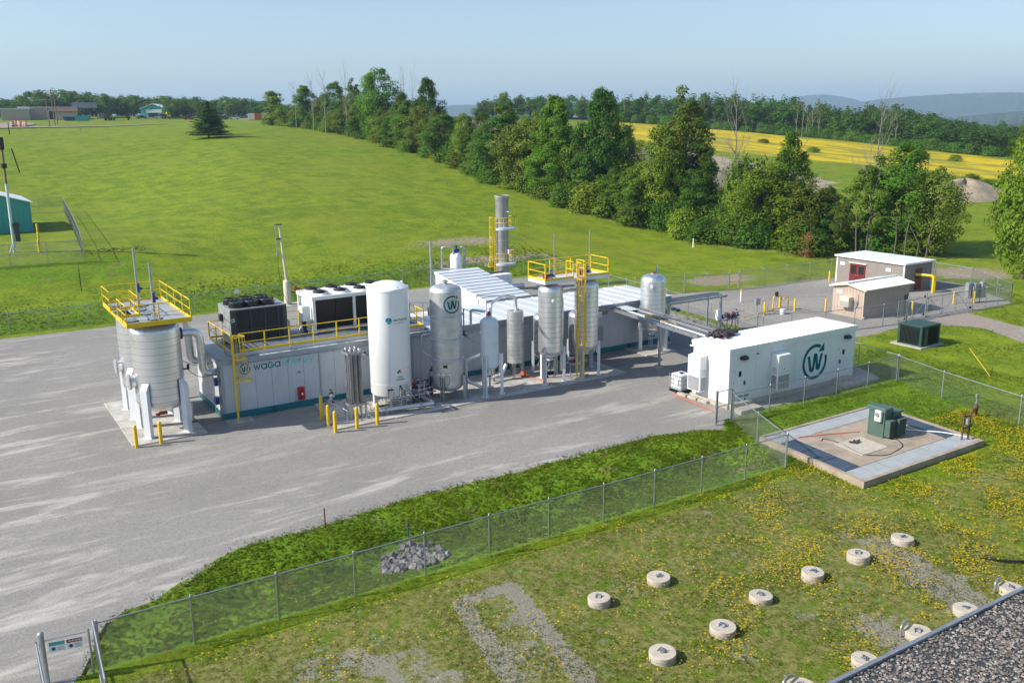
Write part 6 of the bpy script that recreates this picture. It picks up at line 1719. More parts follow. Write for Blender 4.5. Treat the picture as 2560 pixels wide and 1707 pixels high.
# small gate by the white house
gt = thing('walk_gate', 'narrow chain-link walk gate standing open beside the white house corner', 'gate', (37.4, 36.4, 0))
gp0, gp1 = Vector((37.42, 36.4, .08)), Vector((38.62, 36.45, .08))
part_of(gt, 'gate_frame', MATS['galv'], lambda m: (m.cyl(gp0, gp0 + Vector((0, 0, 1.95)), .035, n=8), m.cyl(gp1, gp1 + Vector((0, 0, 1.95)), .035, n=8), m.cyl(gp0 + Vector((0, 0, 1.95)), gp1 + Vector((0, 0, 1.95)), .03, n=8), m.cyl(gp0 + Vector((0, 0, .12)), gp1 + Vector((0, 0, .12)), .03, n=8), m.cyl(gp0 + Vector((0, 0, 1.05)), gp1 + Vector((0, 0, 1.05)), .025, n=8)))
V, F = wire_net([(gp0 + Vector((0, 0, .1)), gp1 + Vector((0, 0, .1)), 1.8)], .085, .0032)
o = np_mesh('wire_mesh', [tuple(v) for v in V], F, 4, MATS['galv_wire'])
o.parent = gt
o.location = -WPOS[gt.name]
o['kind'] = 'stuff'
part_of(gt, 'gate_post', MATS['galv'], lambda m: (m.cyl((37.33, 36.4, -.1), (37.33, 36.4, 2.15), .05, n=10), m.cyl((38.72, 36.46, -.1), (38.72, 36.46, 2.0), .05, n=10)))
def hazard_sign(root, origin, u, w=.62, h=.40):
    """pair of notices: a green-headed one and a red-headed one"""
    o, u = Vector(origin), Vector(u).normalized()
    nrm = u.cross(Vector((0, 0, 1)))
    up = Vector((0, 0, 1))
    for k, head in ((0, 'teal_wall'), (1, 'red')):
        c = o + u * (k * (w + .03))
        f = lambda a, b, e=0: tuple(c + u * a + up * b + nrm * e)
        s = part_of(root, 'notice', MATS['white'], lambda m: m.add([f(0, 0), f(w, 0), f(w, h), f(0, h), f(0, 0, .006), f(w, 0, .006), f(w, h, .006), f(0, h, .006)], [(3, 2, 1, 0), (4, 5, 6, 7), (0, 1, 5, 4), (1, 2, 6, 5), (2, 3, 7, 6), (3, 0, 4, 7)]))
        part_of(s, 'notice_head', MATS[head], lambda m: m.add([f(.015, h * .62, .009), f(w - .015, h * .62, .009), f(w - .015, h - .015, .009), f(.015, h - .015, .009)], [(0, 1, 2, 3)]))
        if k: part_of(s, 'notice_word', MATS['white'], lambda m: write(m, 'DANGER', .09, h * .72, h * .17, lambda a, b: f(a, b, .012), .2, 1.15 * .62 / .62))
        part_of(s, 'notice_print', MATS['galv'], lambda m: [m.add([f(.26, h * .12 + q * h * .13, .009), f(w - .06, h * .12 + q * h * .13, .009), f(w - .06, h * .12 + q * h * .13 + .018, .009), f(.26, h * .12 + q * h * .13 + .018, .009)], [(0, 1, 2, 3)]) for q in range(3)])
        part_of(s, 'notice_symbol', MATS['blue_valve' if not k else 'dark_grey'], lambda m: disc2(m, .13, h * .3, h * .17, lambda a, b: f(a, b, .009), 16))
ns = thing('notice_board', 'pair of small notices, green and red headed, on the fence by the white house', 'sign', (39.0, 36.3, 1.2))
hazard_sign(ns, (38.95, 36.33, 1.15), (1, -.008, 0), .48, .42)
# slide gate at the lower left corner
def hw(px, py, z): return G(px, py, z)
sg = thing('slide_gate', 'tall round galvanised gate post with a chain-link gate leaf and notices at the lower left', 'gate', (1.4, 29.9, 0))
g0 = Vector((1.15, 29.92, -.35))
part_of(sg, 'gate_post', MATS['galv'], lambda m: (m.cyl(g0 + Vector((0, 0, -.1)), g0 + Vector((0, 0, 2.15)), .085, n=18), m.lathe([(.10, 2.13), (.10, 2.18), (.07, 2.22), (.001, 2.235)], tuple(g0), 18)))
ga, gb = Vector((1.24, 30.0, -.2)), Vector((2.5, 29.76, -.2))
part_of(sg, 'gate_leaf_frame', MATS['galv'], lambda m: (m.cyl(ga + Vector((0, 0, 1.72)), gb + Vector((0, 0, 1.75)), .02, n=8), m.cyl(gb, gb + Vector((0, 0, 1.85)), .035, n=10), m.cyl(ga, gb, .02, n=8)))
V, F = wire_net([(ga, gb, 1.74)], .08, .0024)
o = np_mesh('wire_mesh', [tuple(v) for v in V], F, 4, MATS['galv_wire'])
o.parent = sg
o.location = -WPOS[sg.name]
o['kind'] = 'stuff'
hazard_sign(sg, (1.33, 29.94, 1.08), (1, -.19, 0), .48, .36)
part_of(sg, 'track_rail', MATS['galv'], lambda m: (m.cyl(g0 + Vector((-.16, .03, 1.85)), g0 + Vector((-.22, -5, 1.85)), .03, n=8), m.cyl(g0 + Vector((-.16, .03, .2)), g0 + Vector((-.16, .03, 1.95)), .03, n=8), m.cyl(g0 + Vector((-.16, .03, .2)), g0 + Vector((-.22, -5, .2)), .03, n=8)))
lf = thing('gate_leaf', 'opened chain-link gate leaf folded back along the lawn at the lower left fence end', 'gate', (2.72, 29.7, 0))
la, lb = Vector((2.66, 29.72, .1)), Vector((2.45, 26.0, .1))
part_of(lf, 'leaf_frame', MATS['galv'], lambda m: (m.cyl(la, la + Vector((0, 0, 1.8)), .035, n=8), m.cyl(lb, lb + Vector((0, 0, 1.8)), .035, n=8), m.cyl(la + Vector((0, 0, 1.8)), lb + Vector((0, 0, 1.8)), .03, n=8), m.cyl(la, lb, .03, n=8)))
V, F = wire_net([(la, lb, 1.78)], .07, .0024)
o = np_mesh('wire_mesh', [tuple(v) for v in V], F, 4, MATS['galv_wire'])
o.parent = lf
o.location = -WPOS[lf.name]
o['kind'] = 'stuff'

# right yard fences with barbed wire arms
fence('barbed_fence', 'chain-link fence with slanted barbed wire arms along the back of the right gravel yard', [(60.0, 70.6), (65.0, 68.7), (69.8, 67.1)], 1.85, 2.7, .13, .0040, barb=1)
fence('barbed_fence', 'barbed chain-link fence running right to the brown house, past the double gate posts', [(71.2, 66.9), (85.6, 66.6)], 1.85, 3.5, .13, .0040, barb=1)
dg = thing('yard_gate', 'closed double chain-link gate in the barbed fence behind the right gravel yard', 'gate', (70.5, 67, 0))
part_of(dg, 'gate_frame', MATS['galv'], lambda m: (m.cyl((69.85, 67.1, 0), (69.85, 67.1, 2.25), .05, n=8), m.cyl((71.15, 66.95, 0), (71.15, 66.95, 2.25), .05, n=8), m.cyl((69.85, 67.1, 1.8), (71.15, 66.95, 1.8), .03, n=8), m.cyl((69.85, 67.1, .9), (71.15, 66.95, .9), .03, n=8), m.cyl((69.85, 67.1, .1), (71.15, 66.95, .1), .03, n=8)))
fence('barbed_fence', 'barbed chain-link fence from the white house back corner to the sliding yard gate', [(56.6, 51.0), (62.0, 48.5), (68.4, 47.5), (71.5, 47.4)], 1.85, 3.2, .12, .0038, barb=1)
fence('barbed_fence', 'barbed chain-link fence corner right of the sliding yard gate', [(80.8, 46.9), (87.2, 46.8)], 1.9, 2.1, .12, .0038, barb=1)
fence('chain_link_fence', 'chain-link fence with a mid rail at the far right end of the gravel yard', [(87.2, 46.8), (92.8, 54.3), (93.2, 58.7), (88.6, 57.6)], 1.9, 3.2, .12, .0038, mid=True)
yg = thing('sliding_gate', 'sliding chain-link yard gate with cross braces between the tan and green boxes', 'gate', (76, 47.4, 0))
ya_, yb_ = Vector((70.6, 47.6, .12)), Vector((80.6, 47.05, .12))
part_of(yg, 'gate_frame', MATS['galv'], lambda m: (m.cyl(ya_, yb_, .035, n=8), m.cyl(ya_ + Vector((0, 0, 1.75)), yb_ + Vector((0, 0, 1.75)), .035, n=8)))
for k in range(6):
    c = ya_.lerp(yb_, k / 5)
    part_of(yg, 'upright', MATS['galv'], lambda m: m.cyl(c, c + Vector((0, 0, 1.75)), .03, n=8))
    if k < 5:
        e = ya_.lerp(yb_, (k + 1) / 5)
        part_of(yg, 'brace', MATS['galv'], lambda m: m.cyl(c + Vector((0, 0, 0 if k % 2 else 1.75)), e + Vector((0, 0, 1.75 if k % 2 else 0)), .02, n=6))
for q in (Vector((71.6, 47.35, 0)), Vector((74.5, 47.5, 0)), Vector((80.8, 46.9, 0))):
    w = part_of(yg, 'guide_post', MATS['galv'], lambda m: m.cyl(q, q + Vector((0, 0, 2.25)), .06, n=10))
    part_of(w, 'roller', MATS['black'], lambda m: (m.cyl(q + Vector((0, .1, .25)), q + Vector((0, .22, .25)), .13, n=12), m.cyl(q + Vector((0, .1, 1.9)), q + Vector((0, .22, 1.9)), .11, n=12)))
V, F = wire_net([(ya_, yb_, 1.75)], .12, .0038)
o = np_mesh('wire_mesh', [tuple(v) for v in V], F, 4, MATS['galv_wire'])
o.parent = yg
o.location = -WPOS[yg.name]
o['kind'] = 'stuff'

# ================================================================ the two houses in the right yard
th = thing('tan_house', 'small tan ribbed equipment house with a white ribbed gable roof', 'building', (72.5, 51.8, 0))
AX0, AX1, AY0, AY1 = 69.25, 75.9, 50.2, 53.5
part_of(th, 'foundation', MATS['concrete_obj'], lambda m: m.box(AX0 - .15, AY0 - .15, -.1, AX1 + .15, AY1 + .15, .06))
ym = (AY0 + AY1) / 2
part_of(th, 'wall', MATS['tan_wall'], lambda m: m.add([(AX0, AY0, .06), (AX0, AY1, .06), (AX0, AY1, 2.62), (AX0, ym, 2.95), (AX0, AY0, 2.62), (AX1, AY0, .06), (AX1, AY1, .06), (AX1, AY1, 2.62), (AX1, ym, 2.95), (AX1, AY0, 2.62)], [(4, 3, 2, 1, 0), (5, 6, 7, 8, 9), (0, 5, 9, 4), (6, 1, 2, 7)]))
rb = None
for i in range(22):
    x = AX0 + .15 + i * .302
    if rb is None: rb = part_of(th, 'wall_rib', MATS['tan_wall'], lambda m: m.box(x - .03, AY0 - .02, .08, x + .03, AY0 - .001, 2.58))
    else:
        c = again(rb, rb.location + Vector((i * .302, 0, 0)))
        c.parent = th
rb = None
for i in range(10):
    y = AY0 + .2 + i * .32
    part_of(th, 'wall_rib', MATS['tan_wall'], lambda m: m.box(AX0 - .02, y - .03, .08, AX0 - .001, y + .03, 2.6 + .3 * (1 - abs(y - ym) / 1.65)))
for sgn in (-1, 1):
    for i in range(17):
        x0 = AX0 - .25 + i * (AX1 - AX0 + .5) / 17
        w = (AX1 - AX0 + .5) / 17
        ye = ym + sgn * 1.95
        def pan(m):
            for (a, b, h) in ((x0 + .01, x0 + w - .07, .03), (x0 + w - .06, x0 + w, .075)):
                v = [(a, ym, 3.02), (b, ym, 3.02), (b, ye, 2.62), (a, ye, 2.62), (a, ym, 3.02 + h), (b, ym, 3.02 + h), (b, ye, 2.62 + h), (a, ye, 2.62 + h)]
                m.add(v, [(0, 1, 2, 3), (7, 6, 5, 4), (0, 4, 5, 1), (1, 5, 6, 2), (2, 6, 7, 3), (3, 7, 4, 0)])
        part_of(th, 'roof_panel', MATS['roof_bright'], pan)
part_of(th, 'ridge_cap', MATS['roof_bright'], lambda m: m.bar((AX0 - .27, ym, 3.12), (AX1 + .27, ym, 3.12), .3, .05))
part_of(th, 'barge_board', MATS['cream'], lambda m: (m.bar((AX0 - .26, ym, 2.99), (AX0 - .26, AY0 - .3, 2.60), .04, .15), m.bar((AX0 - .26, ym, 2.99), (AX0 - .26, AY1 + .3, 2.60), .04, .15)))
part_of(th, 'gutter', MATS['cream'], lambda m: m.bar((AX0 - .25, AY0 - .32, 2.62), (AX1 + .25, AY0 - .32, 2.62), .1, .1))
part_of(th, 'downpipe', MATS['cream'], lambda m: m.tube(fillet([(AX0 - .1, AY0 - .3, 2.6), (AX0 - .08, AY0 - .08, 2.4), (AX0 - .08, AY0 - .08, .25), (AX0 - .12, AY0 - .25, .1)], .08), .045, 8))
ac = part_of(th, 'wall_aircon', MATS['cream'], lambda m: m.bbox(AX0 - .62, 51.3, .95, AX0 - .002, 52.3, 1.85, .03))
part_of(ac, 'grille', MATS['ac_grille'], lambda m: [m.box(AX0 - .64, 51.36, 1.0 + q * .07, AX0 - .622, 52.24, 1.035 + q * .07) for q in range(7)])
part_of(th, 'meter', MATS['galv'], lambda m: (m.cyl((AX0 - .15, 50.9, 1.45), (AX0 - .02, 50.9, 1.45), .14, n=14), m.box(AX0 - .12, 50.8, 1.0, AX0 - .02, 51.0, 1.3), m.tube([(AX0 - .1, 50.75, 2.2), (AX0 - .1, 50.7, 1.5), (AX0 - .1, 50.85, .9)], .02, 6)))
part_of(th, 'faded_sign', MATS['roof_white'], lambda m: m.box(AX0 - .024, 52.55, 2.0, AX0 - .021, 53.1, 2.3))
part_of(th, 'louvre', MATS['dark_grey'], lambda m: [m.box(AX1 - .75, AY0 - .05, .85 + q * .15, AX1 - .15, AY0 - .021, .95 + q * .15) for q in range(5)])

bh = thing('brown_house', 'brown pebble-walled equipment house with a red double door and pale flat roof', 'building', (85.8, 60, 0))
CX0, CX1, CY0, CY1, CZ = 83.5, 88.3, 56.0, 64.3, 2.85
part_of(bh, 'wall', MATS['brown_wall'], lambda m: m.box(CX0, CY0, -.05, CX1, CY1, CZ))
part_of(bh, 'roof', MATS['roof_bright'], lambda m: (m.box(CX0 - .22, CY0 - .22, CZ + .002, CX1 + .22, CY1 + .22, CZ + .17), m.bar((CX0 - .2, (CY0 + CY1) / 2, CZ + .18), (CX1 + .2, (CY0 + CY1) / 2, CZ + .18), .08, .03)))
part_of(bh, 'corner_post', MATS['roof_bright'], lambda m: (m.box(CX0 - .04, CY0 - .04, 0, CX0 + .1, CY0 + .1, CZ), m.box(CX0 - .04, CY1 - .1, 0, CX0 + .1, CY1 + .04, CZ), m.box(CX1 - .1, CY0 - .04, 0, CX1 + .04, CY0 + .1, CZ)))
for k in range(2):
    y0 = 60.6 + k * .98
    d_ = part_of(bh, 'door', MATS['door_red'], lambda m: m.box(CX0 - .06, y0 + .01, .1, CX0 - .002, y0 + .97, 2.25))
    part_of(d_, 'door_window', MATS['glass_dark'], lambda m: m.box(CX0 - .068, y0 + .16, 1.2, CX0 - .061, y0 + .82, 2.05))
    part_of(d_, 'door_handle', MATS['steel'], lambda m: m.box(CX0 - .12, y0 + (.85 if k == 0 else .05), 1.0, CX0 - .061, y0 + (.92 if k == 0 else .12), 1.12))
part_of(bh, 'door_canopy', MATS['roof_bright'], lambda m: m.box(CX0 - .18, 60.5, 2.32, CX0 - .002, 62.65, 2.38))
sd_ = part_of(bh, 'side_door', MATS['door_red'], lambda m: m.box(85.4, CY0 - .05, .1, 86.5, CY0 - .002, 2.3))
part_of(sd_, 'door_window', MATS['glass_dark'], lambda m: m.box(85.55, CY0 - .058, 1.25, 86.35, CY0 - .051, 2.1))
for y in (57.6, 63.3): part_of(bh, 'wall_plate', MATS['white'], lambda m: m.box(CX0 - .02, y, 1.95, CX0 - .002, y + .55, 2.3))

YB = [((69.3, 54.25), 'yellow bollard by the left end of the tan house'), ((67.15, 56.05), 'yellow bollard right of the yellow gas pipes on the gravel'), ((63.46, 56.4), 'yellow bollard left of the yellow gas pipes'), ((67.15, 57.85), 'yellow bollard behind the yellow gas pipes'),
      ((81.35, 54.0), 'yellow bollard at the far corner between tan and brown house'), ((74.7, 48.95), 'yellow bollard seen through the sliding gate, near the tan house shade'), ((82.3, 49.65), 'yellow bollard near the grey switch cabinets'), ((84.0, 48.6), 'yellow bollard right at the foot of the grey switch cabinets'), ((82.9, 64.7), 'yellow hooped bollard peeping over the tan roof beside the red door')]
for p_, l in YB:
    o = again(b0)
    o.location = (*p_, 0)
    o.scale = (.85, .85, .92)
    tag(o, l, 'bollard', 'yellow bollards in the right gravel yard')
o = again(b0)
o.data = b0.data.copy()
o.data.materials.clear()
o.data.materials.append(MATS['white'])
o.location = (66.35, 62.05, 0)
o.scale = (.7, .7, .9)
tag(o, 'white marker post with a yellow top alone on the right gravel yard', 'marker post')
part_of(o, 'cap', MATS['yellow'], lambda m: m.cyl((0, 0, 1.2), (0, 0, 1.42), .13, n=12)).location = (0, 0, 0)
gpz = thing('gas_pipes', 'yellow gas pipes with a black meter on the right gravel yard', 'gas pipes', (66, 57.2, 0))
part_of(gpz, 'yellow_pipe', MATS['yellow'], lambda m: (m.tube(fillet([(65.6, 57.3, 0), (65.6, 57.3, 1.35), (66.4, 57.1, 1.35), (66.4, 57.1, .9)], .15), .06, 8), m.tube(fillet([(66.3, 56.7, 1.2), (67.2, 56.9, 1.2), (67.2, 56.9, 0)], .15), .06, 8), m.cyl((60, 55.8, .28), (66.5, 57.0, .32), .05, n=8), m.cyl((66.4, 57.1, .3), (66.4, 57.1, 1.3), .08, n=8)))
part_of(gpz, 'meter', MATS['black'], lambda m: (m.cyl((65.9, 57.2, 1.4), (65.9, 57.2, 1.75), .16, n=12), m.cyl((65.75, 57.2, 1.75), (66.05, 57.2, 1.75), .06, n=8)))
part_of(gpz, 'meter_box', MATS['galv'], lambda m: (m.box(63.6, 57.6, .7, 64.2, 57.8, 1.3), m.bar((63.9, 57.7, 0), (63.9, 57.7, .75), .06, .06), m.bar((64.9, 57.3, 0), (64.9, 57.3, 1.0), .05, .05)))
part_of(gpz, 'white_drum', MATS['white'], lambda m: m.cyl((65.1, 55.7, 0), (65.1, 55.7, .5), .24, n=14))
yp = thing('gas_riser', 'fat yellow gas riser pipe bent into the side of the brown house', 'pipe', (85.9, 54.1, 0))
part_of(yp, 'riser', MATS['yellow'], lambda m: m.tube(fillet([(85.9, 54.2, 0), (85.9, 54.2, 1.75), (85.3, 55.9, 1.75)], .35, 5), .14, 12))
part_of(yp, 'riser', MATS['yellow'], lambda m: m.tube(fillet([(86.35, 54.3, 0), (86.35, 54.3, 1.6), (86.2, 55.9, 1.6)], .3, 5), .10, 12))
sw = thing('switch_cabinets', 'grey metal switch cabinets on a rack behind the yard fence corner', 'cabinet', (84, 48.8, 0))
for k in range(3):
    x = 83.4 + k * .75
    part_of(sw, 'cabinet', MATS['galv'], lambda m: m.bbox(x, 48.9 - .25 * k, .45, x + .68, 49.3 - .25 * k, 2.0 - .1 * (k % 2), .02))
    part_of(sw, 'rack_leg', MATS['galv'], lambda m: m.bar((x + .05, 49.1 - .25 * k, 0), (x + .05, 49.1 - .25 * k, 2.1), .06, .06))

# green box unit on the grass
gb_ = thing('louvred_unit', 'dark green louvred box unit on a concrete base standing on the grass', 'equipment box', (65, 42, 0))
X0, X1, Y0, Y1, Z1 = 63.75, 66.15, 40.75, 42.85, 1.62
part_of(gb_, 'base_slab', MATS['concrete_obj'], lambda m: m.box(X0 - .3, Y0 - .25, -.1, X1 + .3, Y1 + .4, .10))
part_of(gb_, 'body', MATS['green_box'], lambda m: m.box(X0 + .06, Y0 + .06, .105, X1 - .06, Y1 - .06, Z1))
part_of(gb_, 'top', MATS['green_box'], lambda m: m.bbox(X0 - .03, Y0 - .03, Z1 + .002, X1 + .03, Y1 + .03, Z1 + .12, .04))
for (x, y) in ((X0, Y0), (X1 - .2, Y0), (X0, Y1 - .2), (X1 - .2, Y1 - .2)):
    part_of(gb_, 'corner_post', MATS['green_box'], lambda m: m.box(x, y, .105, x + .2, y + .2, Z1))
fin = part_of(gb_, 'radiator_fin', MATS['black'], lambda m: m.box(X0 - .004, Y0 + .26, .2, X0 + .058, Y0 + .30, Z1 - .08))
for k in range(1, 15): again(fin, fin.location + Vector((0, k * .115, 0))).parent = gb_
fin = part_of(gb_, 'radiator_fin', MATS['black'], lambda m: m.box(X0 + .75, Y0 - .004, .2, X0 + .79, Y0 + .058, Z1 - .08))
for k in range(1, 11): again(fin, fin.location + Vector((k * .13, 0, 0))).parent = gb_
part_of(gb_, 'access_panel', MATS['green_box'], lambda m: m.box(X0 + .28, Y0 - .09, .2, X0 + .68, Y0 + .05, Z1 - .1))

# ================================================================ transformer on its bunded pad
PX0_, PX1_, PY0_, PY1_ = 36.9, 47.35, 25.65, 33.1
tpd = thing('transformer_pad', 'bunded concrete transformer pad ringed by steel grating panels', 'pad', (42.1, 29.4, 0))
def sk_(x, y): return (x + (y - 29.4) * .105, y + (x - 42.1) * .012)      # the pad stands slightly askew
def quad(m, x0, y0, x1, y1, z0, z1): m.prism([sk_(x0, y0), sk_(x1, y0), sk_(x1, y1), sk_(x0, y1)], z0, z1)
part_of(tpd, 'slab', MATS['concrete_obj'], lambda m: quad(m, PX0_ + .25, PY0_ + .25, PX1_ - .25, PY1_ - .25, -.2, .18))
for a in ((PX0_, PY0_, PX1_, PY0_ + .22), (PX0_, PY1_ - .22, PX1_, PY1_), (PX0_, PY0_ + .225, PX0_ + .22, PY1_ - .225), (PX1_ - .22, PY0_ + .225, PX1_, PY1_ - .225)):
    part_of(tpd, 'bund_wall', MATS['floor_tan'], lambda m: quad(m, *a, -.35, .33))
part_of(tpd, 'floor', MATS['floor_tan'], lambda m: quad(m, PX0_ + 1.55, PY0_ + 1.45, PX1_ - 1.5, PY1_ - 1.45, .181, .30))
def grate(x0, y0, x1, y1, along, dark=False):
    mb = MB()
    k = 0
    if along == 'x':
        y = y0 + .02
        while y < y1 - .03:
            quad(mb, x0 + .012, y, x1 - .012, y + .055, .27, .305)
            y += .09
    else:
        x = x0 + .02
        while x < x1 - .03:
            quad(mb, x, y0 + .012, x + .055, y1 - .012, .27, .305)
            x += .09
    quad(mb, x0 + .01, y0 + .01, x1 - .01, y0 + .04, .262, .30)
    quad(mb, x0 + .01, y1 - .04, x1 - .01, y1 - .01, .262, .30)
    quad(mb, x0 + .02, y0 + .02, x1 - .02, y1 - .02, .24, .258)
    mb.build('grating_panel', MATS['grating_pale'] if not dark else MATS['deck_dark'], tpd)  # dark: same grating, its darkness at this view angle put into the colour
for i in range(8):
    x0 = PX0_ + .25 + i * 1.24
    grate(x0, PY0_ + .25, x0 + 1.22, PY0_ + 1.42, 'y')
    grate(x0, PY1_ - 1.42, x0 + 1.22, PY1_ - .25, 'y')
for i in range(3):
    y0 = PY0_ + 1.45 + i * 1.53
    grate(PX0_ + .25, y0, PX0_ + 1.5, y0 + 1.5, 'y', True)
    grate(PX1_ - 1.47, y0, PX1_ - .25, y0 + 1.5, 'y', True)
part_of(tpd, 'old_plinth', MATS['lid'], lambda m: quad(m, 39.7, 28.0, 41.9, 29.9, .301, .325))
random.seed(3)
part_of(tpd, 'cut_conduits', MATS['dark_grey'], lambda m: [m.cyl((40.5 + random.random() * .7, 29.2 + random.random() * .4, .32), (40.5 + random.random() * .7, 29.2 + random.random() * .4, .42), .05, n=8) for _ in range(8)])
part_of(tpd, 'ground_cable', MATS['black'], lambda m: m.tube(fillet([(39.6, 30.6, .315), (40.0, 30.9, .315), (40.2, 30.0, .315), (39.6, 28.0, .315), (40.6, 27.2, .315), (42.6, 27.6, .315), (43.2, 28.4, .315), (43.0, 28.9, .315)], .5, 5), .022, 6))
part_of(tpd, 'white_conduit', MATS['white'], lambda m: m.tube(fillet([(44.6, 29.5, .36), (46.3, 27.6, .36), (46.6, 26.5, .36)], .4), .04, 8))
part_of(tpd, 'red_cable', MATS['orange_hose'], lambda m: m.tube([(39.0, 31.7, .33), (41.0, 31.0, .34), (42.6, 30.4, .34)], .02, 5))
tr_ = thing('transformer', 'dark green pad transformer with finned radiators and a white meter box', 'transformer', (43.4, 29.4, .3))
TZ = .302
tr_.scale = (.80, .86, .95)
part_of(tr_, 'tank', MATS['green_trans'], lambda m: m.bbox(42.55, 28.95, TZ, 43.35, 30.15, 1.85, .03))
part_of(tr_, 'cabinet', MATS['green_trans'], lambda m: m.bbox(43.36, 28.85, TZ, 44.25, 30.2, 1.72, .03))
part_of(tr_, 'hood', MATS['green_trans'], lambda m: (m.bbox(42.45, 28.85, 1.86, 43.30, 30.3, 2.10, .04), m.bbox(43.31, 28.75, 1.73, 44.35, 30.3, 1.82, .02)))
for k in range(7):
    part_of(tr_, 'radiator_fin', MATS['green_trans'], lambda m: m.box(42.62 + k * .095, 28.55, TZ + .12, 42.65 + k * .095, 28.94, 1.42))
for k in range(9):
    part_of(tr_, 'radiator_fin', MATS['green_trans'], lambda m: m.box(43.42 + k * .095, 28.42, TZ + .12, 43.45 + k * .095, 28.84, 1.45))
for k in range(5):
    part_of(tr_, 'gusset', MATS['green_trans'], lambda m: m.add([(44.26, 28.95 + k * .27, 1.40), (44.26, 28.95 + k * .27, 1.70), (44.5, 28.95 + k * .27, 1.40), (44.26, 29.0 + k * .27, 1.40), (44.26, 29.0 + k * .27, 1.70), (44.5, 29.0 + k * .27, 1.40)], [(0, 1, 2), (5, 4, 3), (0, 3, 4, 1), (1, 4, 5, 2), (2, 5, 3, 0)]))
part_of(tr_, 'side_radiator', MATS['green_trans'], lambda m: m.bbox(44.26, 28.95, TZ + .1, 44.55, 30.1, 1.38, .03))
mb_ = part_of(tr_, 'meter_box', MATS['white'], lambda m: m.bbox(42.30, 29.1, 1.30, 42.54, 29.55, 1.95, .03))
part_of(mb_, 'meter_dial', MATS['galv'], lambda m: m.cyl((42.29, 29.33, 1.72), (42.2, 29.33, 1.72), .13, n=16))
rpz = thing('cable_posts', 'two thin rusty posts with a grey box at the right corner of transformer pad', 'post', (46.2, 26.4, .3))
for (x, y) in ((46.1, 26.5), (46.45, 26.35)):
    part_of(rpz, 'post', MATS['rust'], lambda m: m.bar((x, y, .3), (x + .05, y, 1.85), .07, .07))
part_of(rpz, 'bracket', MATS['rust'], lambda m: (m.bar((45.95, 26.45, 1.0), (46.6, 26.3, 1.05), .05, .08), m.bar((46.1, 26.5, 1.65), (46.5, 26.35, 1.65), .05, .08)))
part_of(rpz, 'junction_box', MATS['galv'], lambda m: m.bbox(46.2, 26.3, 1.2, 46.42, 26.5, 1.5, .02))
hy = thing('red_standpipe', 'red standpipe with a grey top beside the right fence', 'standpipe', (51.4, 28.9, 0))
part_of(hy, 'barrel', MATS['rust'], lambda m: m.lathe([(.16, 0), (.14, .5), (.18, .52), (.18, .58), (.10, .75), (.04, .78)], (51.4, 28.9, 0), 14))
part_of(hy, 'handle', MATS['galv'], lambda m: (m.cyl((51.4, 28.9, .75), (51.45, 28.9, 1.2), .03, n=6), m.box(51.35, 28.85, 1.2, 51.55, 28.95, 1.4)))

# ================================================================ vegetation
def leaf_material(name, trans=0.28, gloss=0.25, vary=0.35):
    m, t, b = new_mat(name)
    a = t.attr('tint').outputs['Color']
    oi = t.n('ObjectInfo')
    hs = t.n('HueSaturation')
    t.link(a, hs.inputs['Color'])
    t.link(t.math('ADD', t.math('MULTIPLY', oi.outputs['Random'], 0.035), 0.483), hs.inputs['Hue'])
    r2 = t.math('FRACT', t.math('MULTIPLY', oi.outputs['Random'], 7.31))
    t.link(t.math('ADD', t.math('MULTIPLY', r2, vary), 1 - vary * .32), hs.inputs['Value'])
    c = hs.outputs['Color']
    t.link(c, b.inputs['Base Color'])
    b.inputs['Roughness'].default_value = 0.6
    b.inputs['Specular IOR Level'].default_value = gloss
    tr = t.n('BsdfTranslucent')
    t.link(t.mix(0.5, c, (0.20, 0.26, 0.02), 'MIX'), tr.inputs['Color'])
    mx = t.n('MixShader')
    mx.inputs[0].default_value = trans
    t.link(b.outputs[0], mx.inputs[1])
    t.link(tr.outputs[0], mx.inputs[2])
    t.link(mx.outputs[0], t.t.nodes['Material Output'].inputs['Surface'])
    return m
LEAF = leaf_material('leaf', 0.42, 0.2)
GRASS = leaf_material('grass_blade', 0.5, 0.10, 0.0)
def _upright():
    # blades scatter light like a turf: their shading normal leans upwards
    t = NT(GRASS)
    g = t.n('NewGeometry')
    v = t.n('VectorMath', operation='ADD')
    t.link(g.outputs['Normal'], v.inputs[0])
    v.inputs[1].default_value = (0, 0, 2.2)
    w = t.n('VectorMath', operation='NORMALIZE')
    t.link(v.outputs[0], w.inputs[0])
    for nd in GRASS.node_tree.nodes:
        if nd.type in ('BSDF_PRINCIPLED', 'BSDF_TRANSLUCENT'): t.link(w.outputs[0], nd.inputs['Normal'])
_upright()
M('bark', (0.115, 0.095, 0.075), 0.9, 0, 0.3, 3.0)
M('bark_pale', (0.30, 0.27, 0.235), 0.9, 0, 0.25, 3.0)
M('dead_wood', (0.27, 0.24, 0.21), 0.9, 0, 0.25, 3.0)

